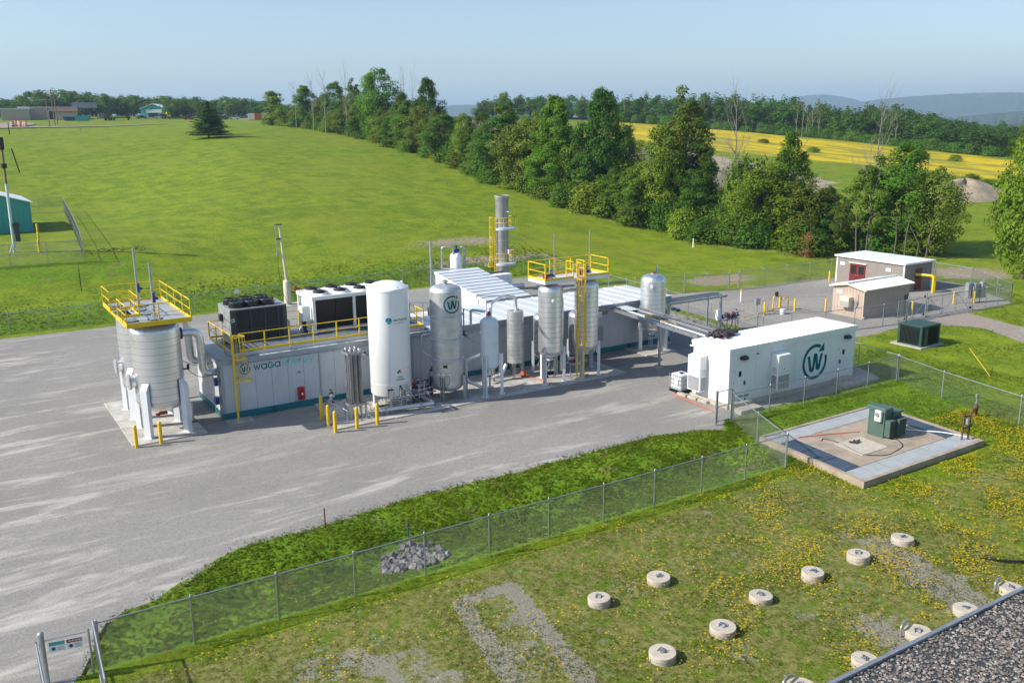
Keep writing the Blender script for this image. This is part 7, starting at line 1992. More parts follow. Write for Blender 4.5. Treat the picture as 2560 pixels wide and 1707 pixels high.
def leaf_cards(C, N, size, rg, aspect=0.62, curl=0.0):
    """quads centred at C facing N"""
    n = len(C)
    N = N / (np.linalg.norm(N, axis=1, keepdims=True) + 1e-9)
    r = rg.normal(size=(n, 3))
    A = np.cross(N, r)
    A /= (np.linalg.norm(A, axis=1, keepdims=True) + 1e-9)
    B = np.cross(N, A)
    s = (size * rg.uniform(0.65, 1.35, n))[:, None]
    V = np.stack([C - A * s * .5, C - B * s * .5 * aspect + N * s * curl, C + A * s * .5, C + B * s * .5 * aspect + N * s * curl], axis=1)
    F = np.arange(n * 4)
    return V.reshape(-1, 3), F
def crown_mesh(name, seed, puffs, per, leaf, shape, tint_lo, tint_hi, puff_r=(.16, .28), hollow=.55, droop=0.25, flat=.62):
    """unit crown: x, y within -1..1, z 0..1; shape(z) gives the outline radius"""
    rg = np.random.default_rng(seed)
    Cs, Ns, Ts = [], [], []
    k = 0
    while k < puffs:
        z = rg.uniform(0, 1)
        rmax = shape(z)
        a = rg.uniform(0, 2 * PI)
        lob = 1 + .22 * math.sin(3 * a + seed) + .14 * math.sin(5 * a + 2 * seed + 6 * z)
        rr = rmax * lob * math.sqrt(rg.uniform(hollow ** 2, 1.0)) * .86
        if rg.uniform() > (rmax + .25): continue
        c = np.array([rr * math.cos(a), rr * math.sin(a), z])
        pr_ = rg.uniform(*puff_r) * 1.25 * (.65 + .5 * rmax)
        n = int(per * .85 * rg.uniform(.6, 1.4))
        d = rg.normal(size=(n, 3))
        d /= np.linalg.norm(d, axis=1, keepdims=True)
        d[:, 2] = np.abs(d[:, 2]) * np.where(rg.uniform(size=n) < .78, 1, -.6)
        rad = pr_ * rg.uniform(.55, 1.05, n)[:, None]
        P = c + d * rad * np.array([1, 1, flat])
        out = np.array([c[0], c[1], (z - .35) * .8])
        Nn = d * .75 + out * .55 + rg.normal(size=(n, 3)) * .38 + np.array([0, 0, droop])
        tt = rg.uniform(0, 1) * .65 + rg.uniform(0, .35, n)
        T = np.array(tint_lo)[None] * (1 - tt[:, None]) + np.array(tint_hi)[None] * tt[:, None]
        Cs.append(P); Ns.append(Nn); Ts.append(T)
        k += 1
    C, N, T = np.concatenate(Cs), np.concatenate(Ns), np.concatenate(Ts)
    return C, N, T
def crown_object(name, seed, H, Rw, z0, puffs, per, leaf, shape, lo, hi, **kw):
    rg = np.random.default_rng(seed + 100)
    C, N, T = crown_mesh(name, seed, int(puffs * 1.25), per, leaf, shape, lo, hi, flat=kw.pop('flat', 1.0) * Rw / (H - z0), **kw)
    C = C * np.array([Rw, Rw, H - z0]) + np.array([0, 0, z0])
    V, F = leaf_cards(C, N, leaf, rg)
    return np_mesh(name, V, F, 4, LEAF, False, np.repeat(T, 4, axis=0))
def trunk_object(H, Rw, z0, r0, seed, mat='bark', limbs=9, dead=False):
    rg = random.Random(seed)
    mb = MB()
    tip = H * (.98 if dead else .82)
    pts = [Vector((0, 0, -.3))]
    n = 7
    for i in range(1, n + 1):
        pts.append(Vector((rg.uniform(-.04, .04) * H * i / n, rg.uniform(-.04, .04) * H * i / n, tip * i / n)))
    mb.tube(pts, [r0 * (1 - .85 * i / n) for i in range(n + 1)], 7)
    def limb(p, d, L, r, depth):
        q = [p]
        for i in range(4):
            d = (d + Vector((rg.uniform(-.25, .25), rg.uniform(-.25, .25), rg.uniform(-.05, .30)))).normalized()
            q.append(q[-1] + d * L / 4)
        mb.tube(q, [r * (1 - .2 * i) for i in range(5)], 5, caps=False)
        if depth:
            for k in range(3 if dead else 2):
                j = rg.randint(1, 4)
                limb(q[j], (d + Vector((rg.uniform(-.9, .9), rg.uniform(-.9, .9), rg.uniform(-.1, .6)))).normalized(), L * rg.uniform(.4, .65), r * .5, depth - 1)
    for k in range(limbs):
        i = rg.uniform(.30 if dead else .25, .95) * n
        p = pts[int(i)].lerp(pts[min(n, int(i) + 1)], i % 1)
        a = rg.uniform(0, 2 * PI)
        limb(p, Vector((math.cos(a), math.sin(a), rg.uniform(.35, 1.0) if dead else .55)).normalized(), Rw * rg.uniform(.6, 1.1), r0 * .34 * (1.1 - i / n * .6), 2 if dead else 1)
    return mb.build('trunk', MATS[mat])

sh_round = lambda z: max(0.05, math.sin(PI * min(1, z * .93 + .06)) ** .62)
sh_oval = lambda z: max(0.05, (math.sin(PI * (z * .95 + .04)) ** .8) * (1.05 - .35 * z))
sh_tall = lambda z: max(0.05, .9 * (1 - z) ** .55 * (.55 + .45 * min(1, z * 5)) + .06)
sh_bush = lambda z: max(0.06, math.sqrt(max(0, 1 - (z * .98) ** 2)))
sh_col = lambda z: max(.1, .9 * (1 - .55 * z ** 2))
G1, G2 = (0.049, 0.137, 0.007), (0.146, 0.287, 0.015)
D1, D2 = (0.032, 0.095, 0.010), (0.095, 0.207, 0.017)
Y1_, Y2_ = (0.104, 0.189, 0.007), (0.262, 0.360, 0.015)
O1, O2 = (0.085, 0.140, 0.012), (0.207, 0.262, 0.027)
PROTO = {}
def proto(key, H, Rw, z0, r0, puffs, per, leaf, shape, lo, hi, seed, name, bark='bark', limbs=9, **kw):
    root = bpy.data.objects.new(name, None)
    link(root)
    WPOS[root.name] = Vector((0, 0, 0))
    if r0:
        t = trunk_object(H, Rw, z0, r0, seed, bark, limbs)
        t.parent = root
    if puffs:
        c = crown_object('crown', seed, H, Rw, z0, puffs, per, leaf, shape, lo, hi, **kw)
        c.parent = root
    PROTO[key] = dict(root=root, H=H, R=Rw, used=False)
def deadproto(key, H, Rw, r0, seed, name='bare_tree', limbs=14):
    root = bpy.data.objects.new(name, None)
    link(root)
    WPOS[root.name] = Vector((0, 0, 0))
    t = trunk_object(H, Rw, 0, r0, seed, 'dead_wood', limbs, True)
    t.parent = root
    PROTO[key] = dict(root=root, H=H, R=Rw, used=False)
proto('broad', 15, 4.6, 1.8, .30, 88, 162, .33, sh_round, G1, G2, 11, 'leafy_tree', puff_r=(.15, .26))
proto('broad2', 14, 4.4, 1.2, .28, 92, 155, .33, sh_oval, G1, (0.150, 0.225, 0.018), 12, 'leafy_tree', puff_r=(.14, .25))
proto('tall', 16, 3.6, 1.5, .28, 90, 155, .33, sh_oval, G1, G2, 13, 'leafy_tree', puff_r=(.16, .28))
proto('maple', 16, 5.0, 2.0, .34, 110, 162, .33, sh_oval, D1, (0.090, 0.180, 0.012), 14, 'leafy_tree', puff_r=(.13, .23))
proto('dark', 14, 4.2, 1.2, .28, 90, 162, .33, sh_round, D1, D2, 15, 'leafy_tree', puff_r=(.16, .27))
proto('loose', 15, 4.0, 2.5, .26, 66, 131, .33, sh_oval, G1, (0.150, 0.215, 0.02), 16, 'leafy_tree', 'bark_pale', hollow=.35, puff_r=(.12, .22))
proto('olive', 12, 4.4, 1.0, .24, 84, 155, .33, sh_round, O1, O2, 17, 'leafy_tree')
proto('light', 12, 4.6, .6, .24, 92, 162, .33, sh_round, (0.075, 0.130, 0.010), Y2_, 18, 'leafy_tree')
proto('vine', 9, 1.5, .2, .18, 42, 85, .34, sh_col, Y1_, Y2_, 19, 'vine_tree', puff_r=(.3, .5))
proto('bush', 4, 2.6, 0, 0, 40, 95, .34, sh_bush, G1, (0.140, 0.205, 0.016), 20, 'bush', puff_r=(.25, .42))
proto('bush2', 4, 2.8, 0, 0, 40, 95, .34, sh_bush, D1, G2, 21, 'bush', puff_r=(.25, .42))
proto('bush3', 3.5, 2.6, 0, 0, 36, 95, .34, sh_bush, O1, Y2_, 22, 'bush', puff_r=(.25, .42))
proto('far1', 15, 4.4, 1.0, .26, 30, 30, 1.0, sh_round, D1, D2, 31, 'wood_tree', puff_r=(.24, .38), limbs=4, flat=1.8)
proto('far2', 16, 3.6, 1.5, .24, 30, 30, .95, sh_oval, D1, (0.075, 0.135, 0.014), 32, 'wood_tree', puff_r=(.26, .40), limbs=4, flat=1.8)
proto('far3', 14, 4.6, .8, .24, 32, 30, 1.0, sh_round, G1, (0.100, 0.165, 0.014), 33, 'wood_tree', puff_r=(.24, .38), limbs=4, flat=1.8)
proto('far4', 17, 3.2, 3.0, .20, 24, 26, .9, sh_tall, D1, D2, 34, 'wood_tree', 'bark_pale', puff_r=(.3, .45), limbs=4, flat=1.8)
deadproto('dead', 14, 3.6, .22, 41)
deadproto('dead2', 12, 2.6, .16, 42, limbs=11)

def spruce(key, H, Rw, leaf, n_whorl, per, seed, name, lo=D1, hi=(0.040, 0.080, 0.020)):
    rg = np.random.default_rng(seed)
    root = bpy.data.objects.new(name, None)
    link(root)
    WPOS[root.name] = Vector((0, 0, 0))
    MB().tube([(0, 0, -.3), (0, 0, H * .5), (0, 0, H * .97)], [.22, .13, .03], 8).build('trunk', MATS['bark'], root, True)
    Cs, Ns, Ts = [], [], []
    for w in range(n_whorl):
        z = H * (.10 + .88 * w / n_whorl)
        rr = Rw * (1 - (z / H) ** (2.3 if 'spruce_tree' in name else 1.25)) * rg.uniform(.75, 1.15) + .15
        nb = max(4, int(9 * (1 - z / H)) + 3)
        for b in range(nb):
            a = 2 * PI * (b + rg.uniform(-.4, .4)) / nb + w
            L = rr * rg.uniform(.55, 1.12)
            n = max(4, int(per * L / Rw))
            t = rg.uniform(.12, 1, n)
            wob = rg.normal(0, .10 * L + .04, (n, 2))
            x = math.cos(a) * L * t + wob[:, 0]
            y = math.sin(a) * L * t + wob[:, 1]
            zz = z - .18 * L * t + .20 * L * t ** 2 + rg.normal(0, .07, n)
            Cs.append(np.stack([x, y, zz], 1))
            Ns.append(np.stack([np.cos(a) * .4 + rg.normal(0, .4, n), np.sin(a) * .4 + rg.normal(0, .4, n), np.full(n, .8)], 1))
            q = rg.uniform(0, 1, n)[:, None]
            Ts.append(np.array(lo)[None] * (1 - q) + np.array(hi)[None] * q)
    C, N, T = np.concatenate(Cs), np.concatenate(Ns), np.concatenate(Ts)
    V, F = leaf_cards(C, N, leaf, rg, .5)
    o = np_mesh('crown', V, F, 4, LEAF, False, np.repeat(T, 4, axis=0))
    o.parent = root
    PROTO[key] = dict(root=root, H=H, R=Rw, used=False)
spruce('spruce', 10, 4.3, .50, 30, 62, 51, 'spruce_tree')
spruce('farspruce', 16, 2.9, .9, 15, 9, 52, 'conifer_tree')

def plant(key, loc, h, w, label, group, cat='tree', rz=None):
    """one tree: height h and crown width w in metres"""
    p = PROTO[key]
    if not p['used']:
        o = p['root']
        p['used'] = True
    else:
        o = copy_tree(p['root'])
    o.location = loc
    o.rotation_euler = (0, 0, random.uniform(0, 6.28) if rz is None else rz)
    if cat == 'tree' and 'spruce' not in key and key != 'vine': w = max(w * 1.12, h * .50)
    s = w / (2 * p['R'])
    o.scale = (s, s, h / p['H'])
    for k in ('label', 'category', 'group'):
        if k in o: del o[k]
    return tag(o, label, cat, group)
random.seed(77)
HG = 'trees of the hedgerow behind the plant'
def hedge_tree(key, px, top_y, wpx, back, label, group=HG):
    d = edge(px) + back
    p = PX(px, d)
    h = D(px, top_y, d).z - p.z
    return plant(key, p, max(2.0, h), wpx / FPX * d, label, group)
HT = [('vine', 690, 232, 58, 2, 'vine-hung tree at the far left end of the hedgerow, by the orange container'),
      ('olive', 725, 262, 60, 4, 'low yellowish tree second from the left end of the hedgerow'),
      ('tall', 765, 214, 66, 5, 'slim green tree near the left end of the hedgerow, below bare twigs'),
      ('broad2', 812, 238, 70, 6, 'rounded green tree between the slim left tree and the bare branches'),
      ('dark', 842, 208, 56, 9, 'dark pointed tree left of the highest tree of the hedgerow'),
      ('loose', 886, 196, 62, 9, 'loose green tree with a bare trunk beside it, left of the highest tree'),
      ('olive', 862, 268, 78, 2, 'broad brownish-topped tree at the front, left of the highest tree'),
      ('dark', 905, 285, 74, 1, 'dark hollow-looking tree at the front below the highest tree'),
      ('broad', 950, 176, 104, 8, 'highest and broadest green tree of the left hedgerow, standing against the sky'),
      ('broad2', 985, 268, 80, 3, 'mid green tree at the front, right below the highest one'),
      ('maple', 1008, 232, 66, 5, 'dark dense tree just right of the highest tree'),
      ('maple', 1070, 194, 74, 11, 'dark round-headed tree standing tall right of two bare trees'),
      ('olive', 1058, 264, 80, 4, 'yellow-green tree at the front below the dark round-headed one'),
      ('dark', 1105, 290, 104, 2, 'wide dark leafy tree at the right end of the left clump, down to the grass'),
      ('light', 1160, 292, 66, 5, 'small pale green tree in the dip of the hedgerow'),
      ('dark', 1205, 285, 64, 12, 'dark small tree behind the dip of the hedgerow'),
      ('loose', 1262, 232, 80, 12, 'dark topped loose tree left of the narrow pointed tree'),
      ('vine', 1304, 338, 44, 3, 'bright yellow-green vine column in the middle of the hedgerow'),
      ('olive', 1330, 286, 74, 9, 'tangled olive tree behind the vine column'),
      ('tall', 1388, 238, 92, 7, 'tall narrow pointed pale tree left of the big maple'),
      ('vine', 1238, 372, 40, 2, 'second yellow-green vine column, lower and further left than the bright one'),
      ('maple', 1505, 220, 138, 8, 'big dark maple with a ragged top, in the middle of the photo above the stack'),
      ('light', 1568, 330, 70, 12, 'small olive tree between the big maple and the tall oak'),
      ('loose', 1712, 216, 112, 9, 'tallest ragged tree right of the maple, before the yellow field'),
      ('light', 1655, 330, 130, 5, 'bright yellow-green tree leaning on the tallest ragged tree'),
      ('dark', 1752, 350, 66, 9, 'narrow dark conifer-like tree right of the tallest ragged tree'),
      ('broad2', 1590, 420, 120, 3, 'dark mid-height tree below the gap before the quarry'),
      ('bush2', 1868, 405, 118, 10, 'rounded dark shrub tree under the big bare tree'),
      ('broad2', 1978, 335, 104, 9, 'rounded green tree standing above the bright vine mass'),
      ('light', 1925, 425, 170, 5, 'bright yellow-green vine-smothered mass right of the rounded shrub'),
      ('olive', 2025, 455, 120, 6, 'grey-green bush tree in front of the rounded green tree'),
      ('dark', 2080, 470, 70, 9, 'small dark tree in the gap left of the last big clump'),
      ('loose', 2122, 490, 80, 5, 'thin pale sapling tree left of the last big clump'),
      ('loose', 2196, 388, 120, 6, 'left leafy tree of the last big clump behind the brown house'),
      ('broad', 2275, 366, 150, 8, 'middle and highest leafy tree of the last big clump behind the brown house'),
      ('olive', 2362, 425, 120, 7, 'right drooping tree of the last big clump, beside the shaded grass'),
      ('light', 2604, 300, 150, -6, 'leafy tree with a reddish tint cut by the right edge of the photo')]
for k in HT: hedge_tree(*k)
px = 672
i = 0
BG = 'undergrowth bushes along the foot of the hedgerow'
while px < 2090:
    d = edge(px)
    hm = random.uniform(2.2, 4.2)
    wm = random.uniform(4.5, 7.0)
    p = PX(px, d + random.uniform(-.5, 2.5))
    plant(('bush', 'bush2', 'bush3', 'bush')[i % 4], p, hm, wm, 'low leafy bush in the undergrowth along the foot of the hedgerow', BG, 'bush')
    if i % 2 == 0 and px > 720:
        plant(('bush2', 'bush')[i % 4 // 2], PX(px + 8, d + 5), hm * 1.5, wm * 1.15, 'taller dark bush in the second row of the hedgerow undergrowth', 'taller bushes inside the hedgerow', 'bush')
    px += wm * .62 / d * FPX
    i += 1
for px, d_, h, w in ((1150, 197, 5, 9), (1240, 176, 5.5, 8), (1440, 156, 6, 9), (1560, 148, 6.5, 9), (1620, 146, 6, 8), (1800, 139, 5.5, 8), (2150, 130, 3.0, 6), (2235, 129, 2.6, 6), (2310, 129, 2.4, 5)):
    plant(random.choice(('bush', 'bush2')), PX(px, d_), h, w, 'taller dark bush in the second row of the hedgerow undergrowth', 'taller bushes inside the hedgerow', 'bush')
for (px, ty, d_, w, lab, key) in ((868, 172, 255, 34, 'bare grey tree with fine twigs rising left of the highest hedgerow tree', 'dead'), (815, 190, 275, 46, 'cluster of bare twigs above the left hedgerow', 'dead2'), (785, 198, 285, 40, 'bare leaning branches above the slim left tree', 'dead'), (742, 214, 300, 34, 'bare thin snag above the left end of the hedgerow', 'dead2'),
                                   (1015, 188, 235, 34, 'left one of two bare trees beside the dark round-headed tree', 'dead'), (1036, 190, 232, 26, 'right one of two bare trees beside the dark round-headed tree', 'dead2'),
                                   (1842, 236, 168, 84, 'big bare grey tree standing before the yellow field', 'dead'), (1785, 330, 160, 60, 'smaller bare dark tree left of the big bare one', 'dead2'), (1818, 345, 163, 40, 'bare forked tree between the two other bare trees', 'dead2'), (2196, 262, 142, 104, 'bare branching snag above the last clump behind the brown house', 'dead'),
                                   (1222, 320, 172, 50, 'fallen pale bare branches in the dip of the hedgerow', 'dead2')):
    p = PX(px, d_)
    plant(key, p, D(px, ty, d_).z - p.z, w / FPX * d_, lab, 'bare trees of the hedgerow', 'bare tree')
env = ((690, 268), (800, 262), (950, 240), (1080, 262), (1115, 318), (1165, 330), (1250, 285), (1340, 300), (1400, 330), (1500, 330), (1560, 440), (1630, 450), (1700, 345), (1760, 450), (1850, 490), (1950, 430), (2080, 500))
px = 700
i = 0
while px < 2080:
    d = edge(px) + random.uniform(3, 9)
    ty = float(np.interp(px, [e[0] for e in env], [e[1] for e in env])) + random.uniform(0, 34)
    p = PX(px, d)
    h = max(3.5, D(px, ty, d).z - p.z)
    plant(('broad2', 'dark', 'olive', 'broad', 'light', 'dark')[i % 6], p, h, h * random.uniform(.7, .95), 'middling leafy tree filling the body of the hedgerow', 'filler trees of the hedgerow')
    px += random.uniform(.30, .42) * h / d * FPX
    i += 1
# visible trunks of the last clump
for px, d_, h in ((2050, 123.5, 4.2), (2165, 124, 6.0), (2190, 125, 5), (2262, 123, 5.5), (2290, 123.5, 6), (2320, 123, 4.5), (2345, 124, 5)):
    p = PX(px, d_)
    o = MB().tube([(0, 0, -.2), (random.uniform(-.3, .3), random.uniform(-.3, .3), h * .5), (random.uniform(-1.4, 1.4), random.uniform(-.8, .8), h)], [.14, .10, .05], 6).build('tree_stem', MATS['bark'])
    o.location = p
    tag(o, 'thin leaning stem at the front of the last clump behind the brown house', 'tree stem', 'stems at the front of the last clump')
b_ = plant('bush3', PX(2040, 122.5), 2.6, 2.4, 'rust-brown withered bush at the foot of the hedgerow behind the tan house', None, 'bush')
for ch in b_.children:
    if ch.name.startswith('crown'):
        me = ch.data.copy()
        at = me.attributes['tint']
        v = np.empty(len(at.data) * 4, dtype=np.float32)
        at.data.foreach_get('color', v)
        v = v.reshape(-1, 4)
        v[:, :3] = v[:, :3].mean(axis=1, keepdims=True) * np.array([[2.3, 1.0, .45]])
        at.data.foreach_set('color', v.ravel())
        ch.data = me
# lone spruces on the meadow
plant('spruce', PX(521, 246), D(521, 249, 246).z - PX(521, 246).z, 88 / FPX * 246, 'lone dark spruce standing on the mown meadow at the left', 'lone spruces on the meadow')
plant('spruce', PX(536, 256), 7.2, 6.5, 'second dark spruce half hidden right behind the lone spruce', 'lone spruces on the meadow')
# wood on the left horizon
WG = 'trees of the wood on the left horizon'
px = -60
i = 0
while px < 700:
    for row in range(2):
        d_ = 545 + row * 35 + random.uniform(-10, 10)
        ty = float(np.interp(px, [-60, 60, 75, 130, 200, 290, 380, 480, 600, 700], [252, 252, 233, 231, 235, 242, 246, 247, 250, 254])) + random.uniform(-3, 7) - row * 2
        p = PX(px + random.uniform(-6, 6), d_)
        h = D(px, ty, d_).z - p.z
        plant(('far1', 'far2', 'far3', 'far1')[(i + row) % 4], p, max(6, h), random.uniform(9, 13), 'dark leafy tree in the wood on the left horizon', WG)
    px += random.uniform(17, 26)
    i += 1
for px, ty, d_, w in ((432, 252, 490, 40), (452, 248, 492, 34), (475, 250, 495, 40), (425, 262, 480, 26), (586, 256, 500, 40), (20, 268, 505, 22), (640, 262, 500, 36)):
    p = PX(px, d_)
    plant('far3', p, D(px, ty, d_).z - p.z, w / FPX * d_, 'leafy tree beside the far green barn and lorries', 'trees near the far barn')
# wood behind the yellow field
WR = 'trees of the wood behind the yellow field'
fx = [1180, 1300, 1420, 1560, 1640, 1820, 1900, 2050, 2150, 2230, 2300, 2400, 2480, 2620, 2800]
ftop = [252, 238, 244, 246, 240, 236, 248, 256, 262, 266, 284, 302, 310, 318, 320]
fd = [520, 500, 470, 440, 432, 420, 412, 402, 388, 378, 366, 352, 344, 338, 335]
for row in range(4):
    px = 1195 + row * 9
    while px < 2660:
        d_ = float(np.interp(px, fx, fd)) + (3, 13, 30, 55)[row] + random.uniform(-3, 3)
        ty = float(np.interp(px, fx, ftop)) + (20, 7, 0, -2)[row] + random.uniform(-5, 9)
        p = PX(px, d_)
        h = D(px, ty, d_).z - p.z
        key = random.choice(('far1', 'far2', 'far3', 'far4', 'far2'))
        if 1960 < px < 2170 and row > 1 and random.random() < .5: key = 'farspruce'
        plant(key, p, max(5, h), random.uniform(6, 10), 'leafy tree in the wood behind the yellow field' if key != 'farspruce' else 'dark conifer on the crest of the wood behind the yellow field', WR if key != 'farspruce' else 'conifers on the crest of the far wood')
        px += random.uniform(26, 38) if row < 3 else random.uniform(30, 46)
for px in range(1560, 2500, 34):
    d_ = float(np.interp(px, fx, fd)) - 2
    plant('bush2', PX(px + random.uniform(-9, 9), d_), random.uniform(2.5, 4.5), random.uniform(5, 9), 'low bush at the edge of the wood behind the yellow field', 'bushes at the edge of the far wood', 'bush')
for px, d_, h in ((2005, 398, 14), (2016, 399, 13), (2030, 399, 14), (2046, 398, 13), (1990, 400, 13), (1700, 432, 12), (1760, 428, 12), (1820, 418, 12), (2240, 372, 12), (1560, 440, 13)):
    plant('dead2', PX(px, d_), h, 4.5, 'pale bare dead tree at the front of the wood behind the yellow field', 'dead trees before the far wood', 'bare tree')
for px, d_, h, w in ((2036, 300, 1.4, 4), (2396, 300, 1.6, 4), (1910, 330, 1.2, 4), (2440, 225, 1.6, 4), (2410, 212, 1.2, 3), (2480, 214, 1.5, 5)):
    plant('bush3', PX(px, d_), h, w, 'small lone bush on the open ground by the yellow field', 'lone bushes by the yellow field', 'bush')

# ================================================================ ground cover
def tufts(name, X, Y, h, n_blade, width, lo, hi, label_kind='stuff', spread=.5, seed=1, lift=0.0, tone=None):
    rg = np.random.default_rng(seed)
    n = len(X)
    Z = terrain(X, Y) + lift
    k = n_blade
    m = n * k
    hh = np.repeat(h, k)
    r_ = hh * spread * rg.uniform(.1, 1.2, m)
    a = rg.uniform(0, 2 * PI, m)
    C = np.stack([np.repeat(X, k) + r_ * np.cos(a), np.repeat(Y, k) + r_ * np.sin(a), np.repeat(Z, k) + hh * rg.uniform(.1, 1.1, m) * np.clip(1.25 - r_ / (hh * spread + .001) * .8, .15, 1.2)], 1)
    N = np.stack([rg.normal(0, .5, m) + np.cos(a) * .35, rg.normal(0, .5, m) + np.sin(a) * .35, np.ones(m)], 1)
    V, F = leaf_cards(C, N, width * 2.6, rg, .5)
    t = np.repeat(rg.uniform(0, 1, n) if tone is None else tone, k) * .7 + rg.uniform(0, .3, m)
    T = np.array(lo)[None] * (1 - t[:, None]) + np.array(hi)[None] * t[:, None]
    o = np_mesh(name, V, F, 4, GRASS, False, np.repeat(T, 4, axis=0))
    o['kind'] = label_kind
    return o
def scatter(n, x0, x1, y0, y1, seed, dens):
    rg = np.random.default_rng(seed)
    X, Y = rg.uniform(x0, x1, n), rg.uniform(y0, y1, n)
    keep = rg.uniform(size=n) < dens(X, Y)
    return X[keep], Y[keep]
vis = lambda X, Y: (np.abs(np.arctan2(X, Y) - HEAD) < R(36)).astype(float)
clear = lambda X, Y: (np.minimum(sdist(X, Y, YARD), sdist(X, Y, DRIVE)) > .05) * (sdist(X, Y, [(36.4, 25.4), (47.2, 25.4), (48.3, 33.4), (37.4, 33.4)]) > .05)
# swale weeds
X, Y = scatter(20000, 2.4, 38.5, 29.9, 37.0, 61, lambda x, y: vis(x, y) * clear(x, y) * np.clip(.75 + .6 * wave(x, y, .9, 21), .08, 1) * (np.hypot((x - 15.4) / 1.7, (y - 32.0) / 1.7) > 1))
tufts('swale_weeds', X, Y, np.random.default_rng(1).uniform(.03, .11, len(X)) * np.clip(1 + 1.1 * wave(X, Y, .9, 22), .3, 2.6), 7, .035, (0.080, 0.150, 0.005), (0.185, 0.275, 0.014), spread=1.6, seed=2, tone=np.clip(.55 + .45 * wave(X, Y, .6, 41) + .4 * wave(X, Y, 3.2, 42), 0, 1))
# lush strips by the white house and round the transformer pad, on the right
X, Y = scatter(30000, 36, 62, 26, 46, 62, lambda x, y: vis(x, y) * clear(x, y) * np.clip(.55 + .6 * wave(x, y, .6, 23), .1, 1) * (sdist(x, y, [(40, 36.8), (52.6, 36.8), (52.6, 41.6), (40, 41.6)]) > 0) * (np.hypot(x - 64.8, y - 41.8) > 1.9))
tufts('long_grass', X, Y, np.random.default_rng(3).uniform(.07, .20, len(X)), 4, .03, (0.055, 0.120, 0.005), (0.170, 0.260, 0.012), spread=1.3, seed=4)
# lawn: clumps, then the yellow flowers
lawn_d = lambda x, y: vis(x, y) * clear(x, y) * ((y < 29.6) | (x > 36)) * np.clip(.42 + .75 * wave(x, y, .9, 24) + .25 * wave(x, y, 3.0, 25), .03, 1)
X, Y = scatter(90000, 1, 52, 11, 30, 63, lawn_d)
tufts('lawn_clumps', X, Y, np.random.default_rng(5).uniform(.03, .11, len(X)), 5, .020, (0.080, 0.120, 0.008), (0.200, 0.230, 0.025), spread=1.6, seed=6, tone=np.clip(.5 + .5 * wave(X, Y, .5, 26), 0, 1))
fl_d = lambda x, y: vis(x, y) * clear(x, y) * ((y < 29.3) | ((x > 36) & (y < 30))) * np.clip(.14 + .80 * sstep(x - .5 * (y - 18), 14, 32) , 0, 1) * np.clip(.22 + 1.2 * wave(x, y, .75, 27) + .9 * wave(x, y, 2.6, 28) + .35 * sstep(x, 34, 44), .015, 1)
X, Y = scatter(120000, 4, 52, 11, 31, 64, fl_d)
rg = np.random.default_rng(8)
n = len(X)
C = np.stack([X, Y, terrain(X, Y) + rg.uniform(.09, .20, n)], 1)
V, F = leaf_cards(C, np.stack([rg.normal(0, .35, n), rg.normal(0, .35, n), np.ones(n)], 1), .075, rg, .9)
q = rg.uniform(0, 1, n)[:, None]
T = np.array([.76, .56, .004])[None] * (1 - q) + np.array([.88, .72, .02])[None] * q
np_mesh('yellow_flowers', V, F, 4, GRASS, False, np.repeat(T, 4, axis=0))['kind'] = 'stuff'
X, Y = scatter(2600, 4, 56, 11, 44, 65, lambda x, y: vis(x, y) * clear(x, y) * .8)
n = len(X)
C = np.stack([X, Y, terrain(X, Y) + rg.uniform(.06, .16, n)], 1)
V, F = leaf_cards(C, np.stack([rg.normal(0, .35, n), rg.normal(0, .35, n), np.ones(n)], 1), .05, rg, .9)
np_mesh('white_flowers', V, F, 4, GRASS, False, np.full((n * 4, 3), .62))['kind'] = 'stuff'
# rough weeds on the bank behind the back fence and by the right fences
X, Y = scatter(13000, -2, 66, 88.0, 101, 66, lambda x, y: vis(x, y) * np.clip(.5 + .6 * wave(x, y, .35, 29), .05, 1) * np.exp(-np.maximum(0, y - 96) / 2.5))
tufts('bank_weeds', X, Y, np.random.default_rng(9).uniform(.03, .13, len(X)), 4, .06, (0.095, 0.150, 0.006), (0.210, 0.260, 0.020), spread=1.3, seed=10)
X, Y = scatter(9000, 51.5, 62, 44, 72, 67, lambda x, y: np.clip(.4 + .9 * wave(x, y, .4, 30), 0, 1) * (np.exp(-((x - 54.6 - (y - 44) * .13) / 1.1) ** 2)))
tufts('fence_weeds', X, Y, np.random.default_rng(12).uniform(.10, .32, len(X)), 4, .04, (0.060, 0.095, 0.012), (0.185, 0.205, 0.040), spread=.8, seed=13)
X, Y = scatter(30000, 62, 112, 26, 74, 68, lambda x, y: vis(x, y) * (np.minimum(sdist(x, y, YARD2), sdist(x, y, DRIVE)) > .2) * np.clip(.35 + .7 * wave(x, y, .3, 31), .02, 1) * (np.hypot(x - 64.9, y - 41.8) > 2.0) * (((x - 74) / 9) ** 2 + ((y - 72.5) / 5.5) ** 2 > 1) * (((x - 100) / 9) ** 2 + ((y - 59) / 8) ** 2 > 1))
tufts('rough_grass', X, Y, np.random.default_rng(14).uniform(.10, .28, len(X)), 4, .05, (0.085, 0.140, 0.006), (0.215, 0.265, 0.018), spread=1.3, seed=15)
# ragged grass creeping over the edge of the gravel
rgx = np.random.default_rng(16)
ex, ey = [], []
for a, b in zip(YARD[3:20], YARD[4:20]):
    L = math.hypot(b[0] - a[0], b[1] - a[1])
    for k in range(int(L * 26)):
        t = rgx.uniform()
        ex.append(a[0] + (b[0] - a[0]) * t + rgx.normal(0, .12)); ey.append(a[1] + (b[1] - a[1]) * t + abs(rgx.normal(0, .28)) - .18)
tufts('edge_weeds', np.array(ex), np.array(ey), rgx.uniform(.05, .2, len(ex)), 4, .03, (0.050, 0.085, 0.010), (0.150, 0.190, 0.025), spread=1.0, seed=17)

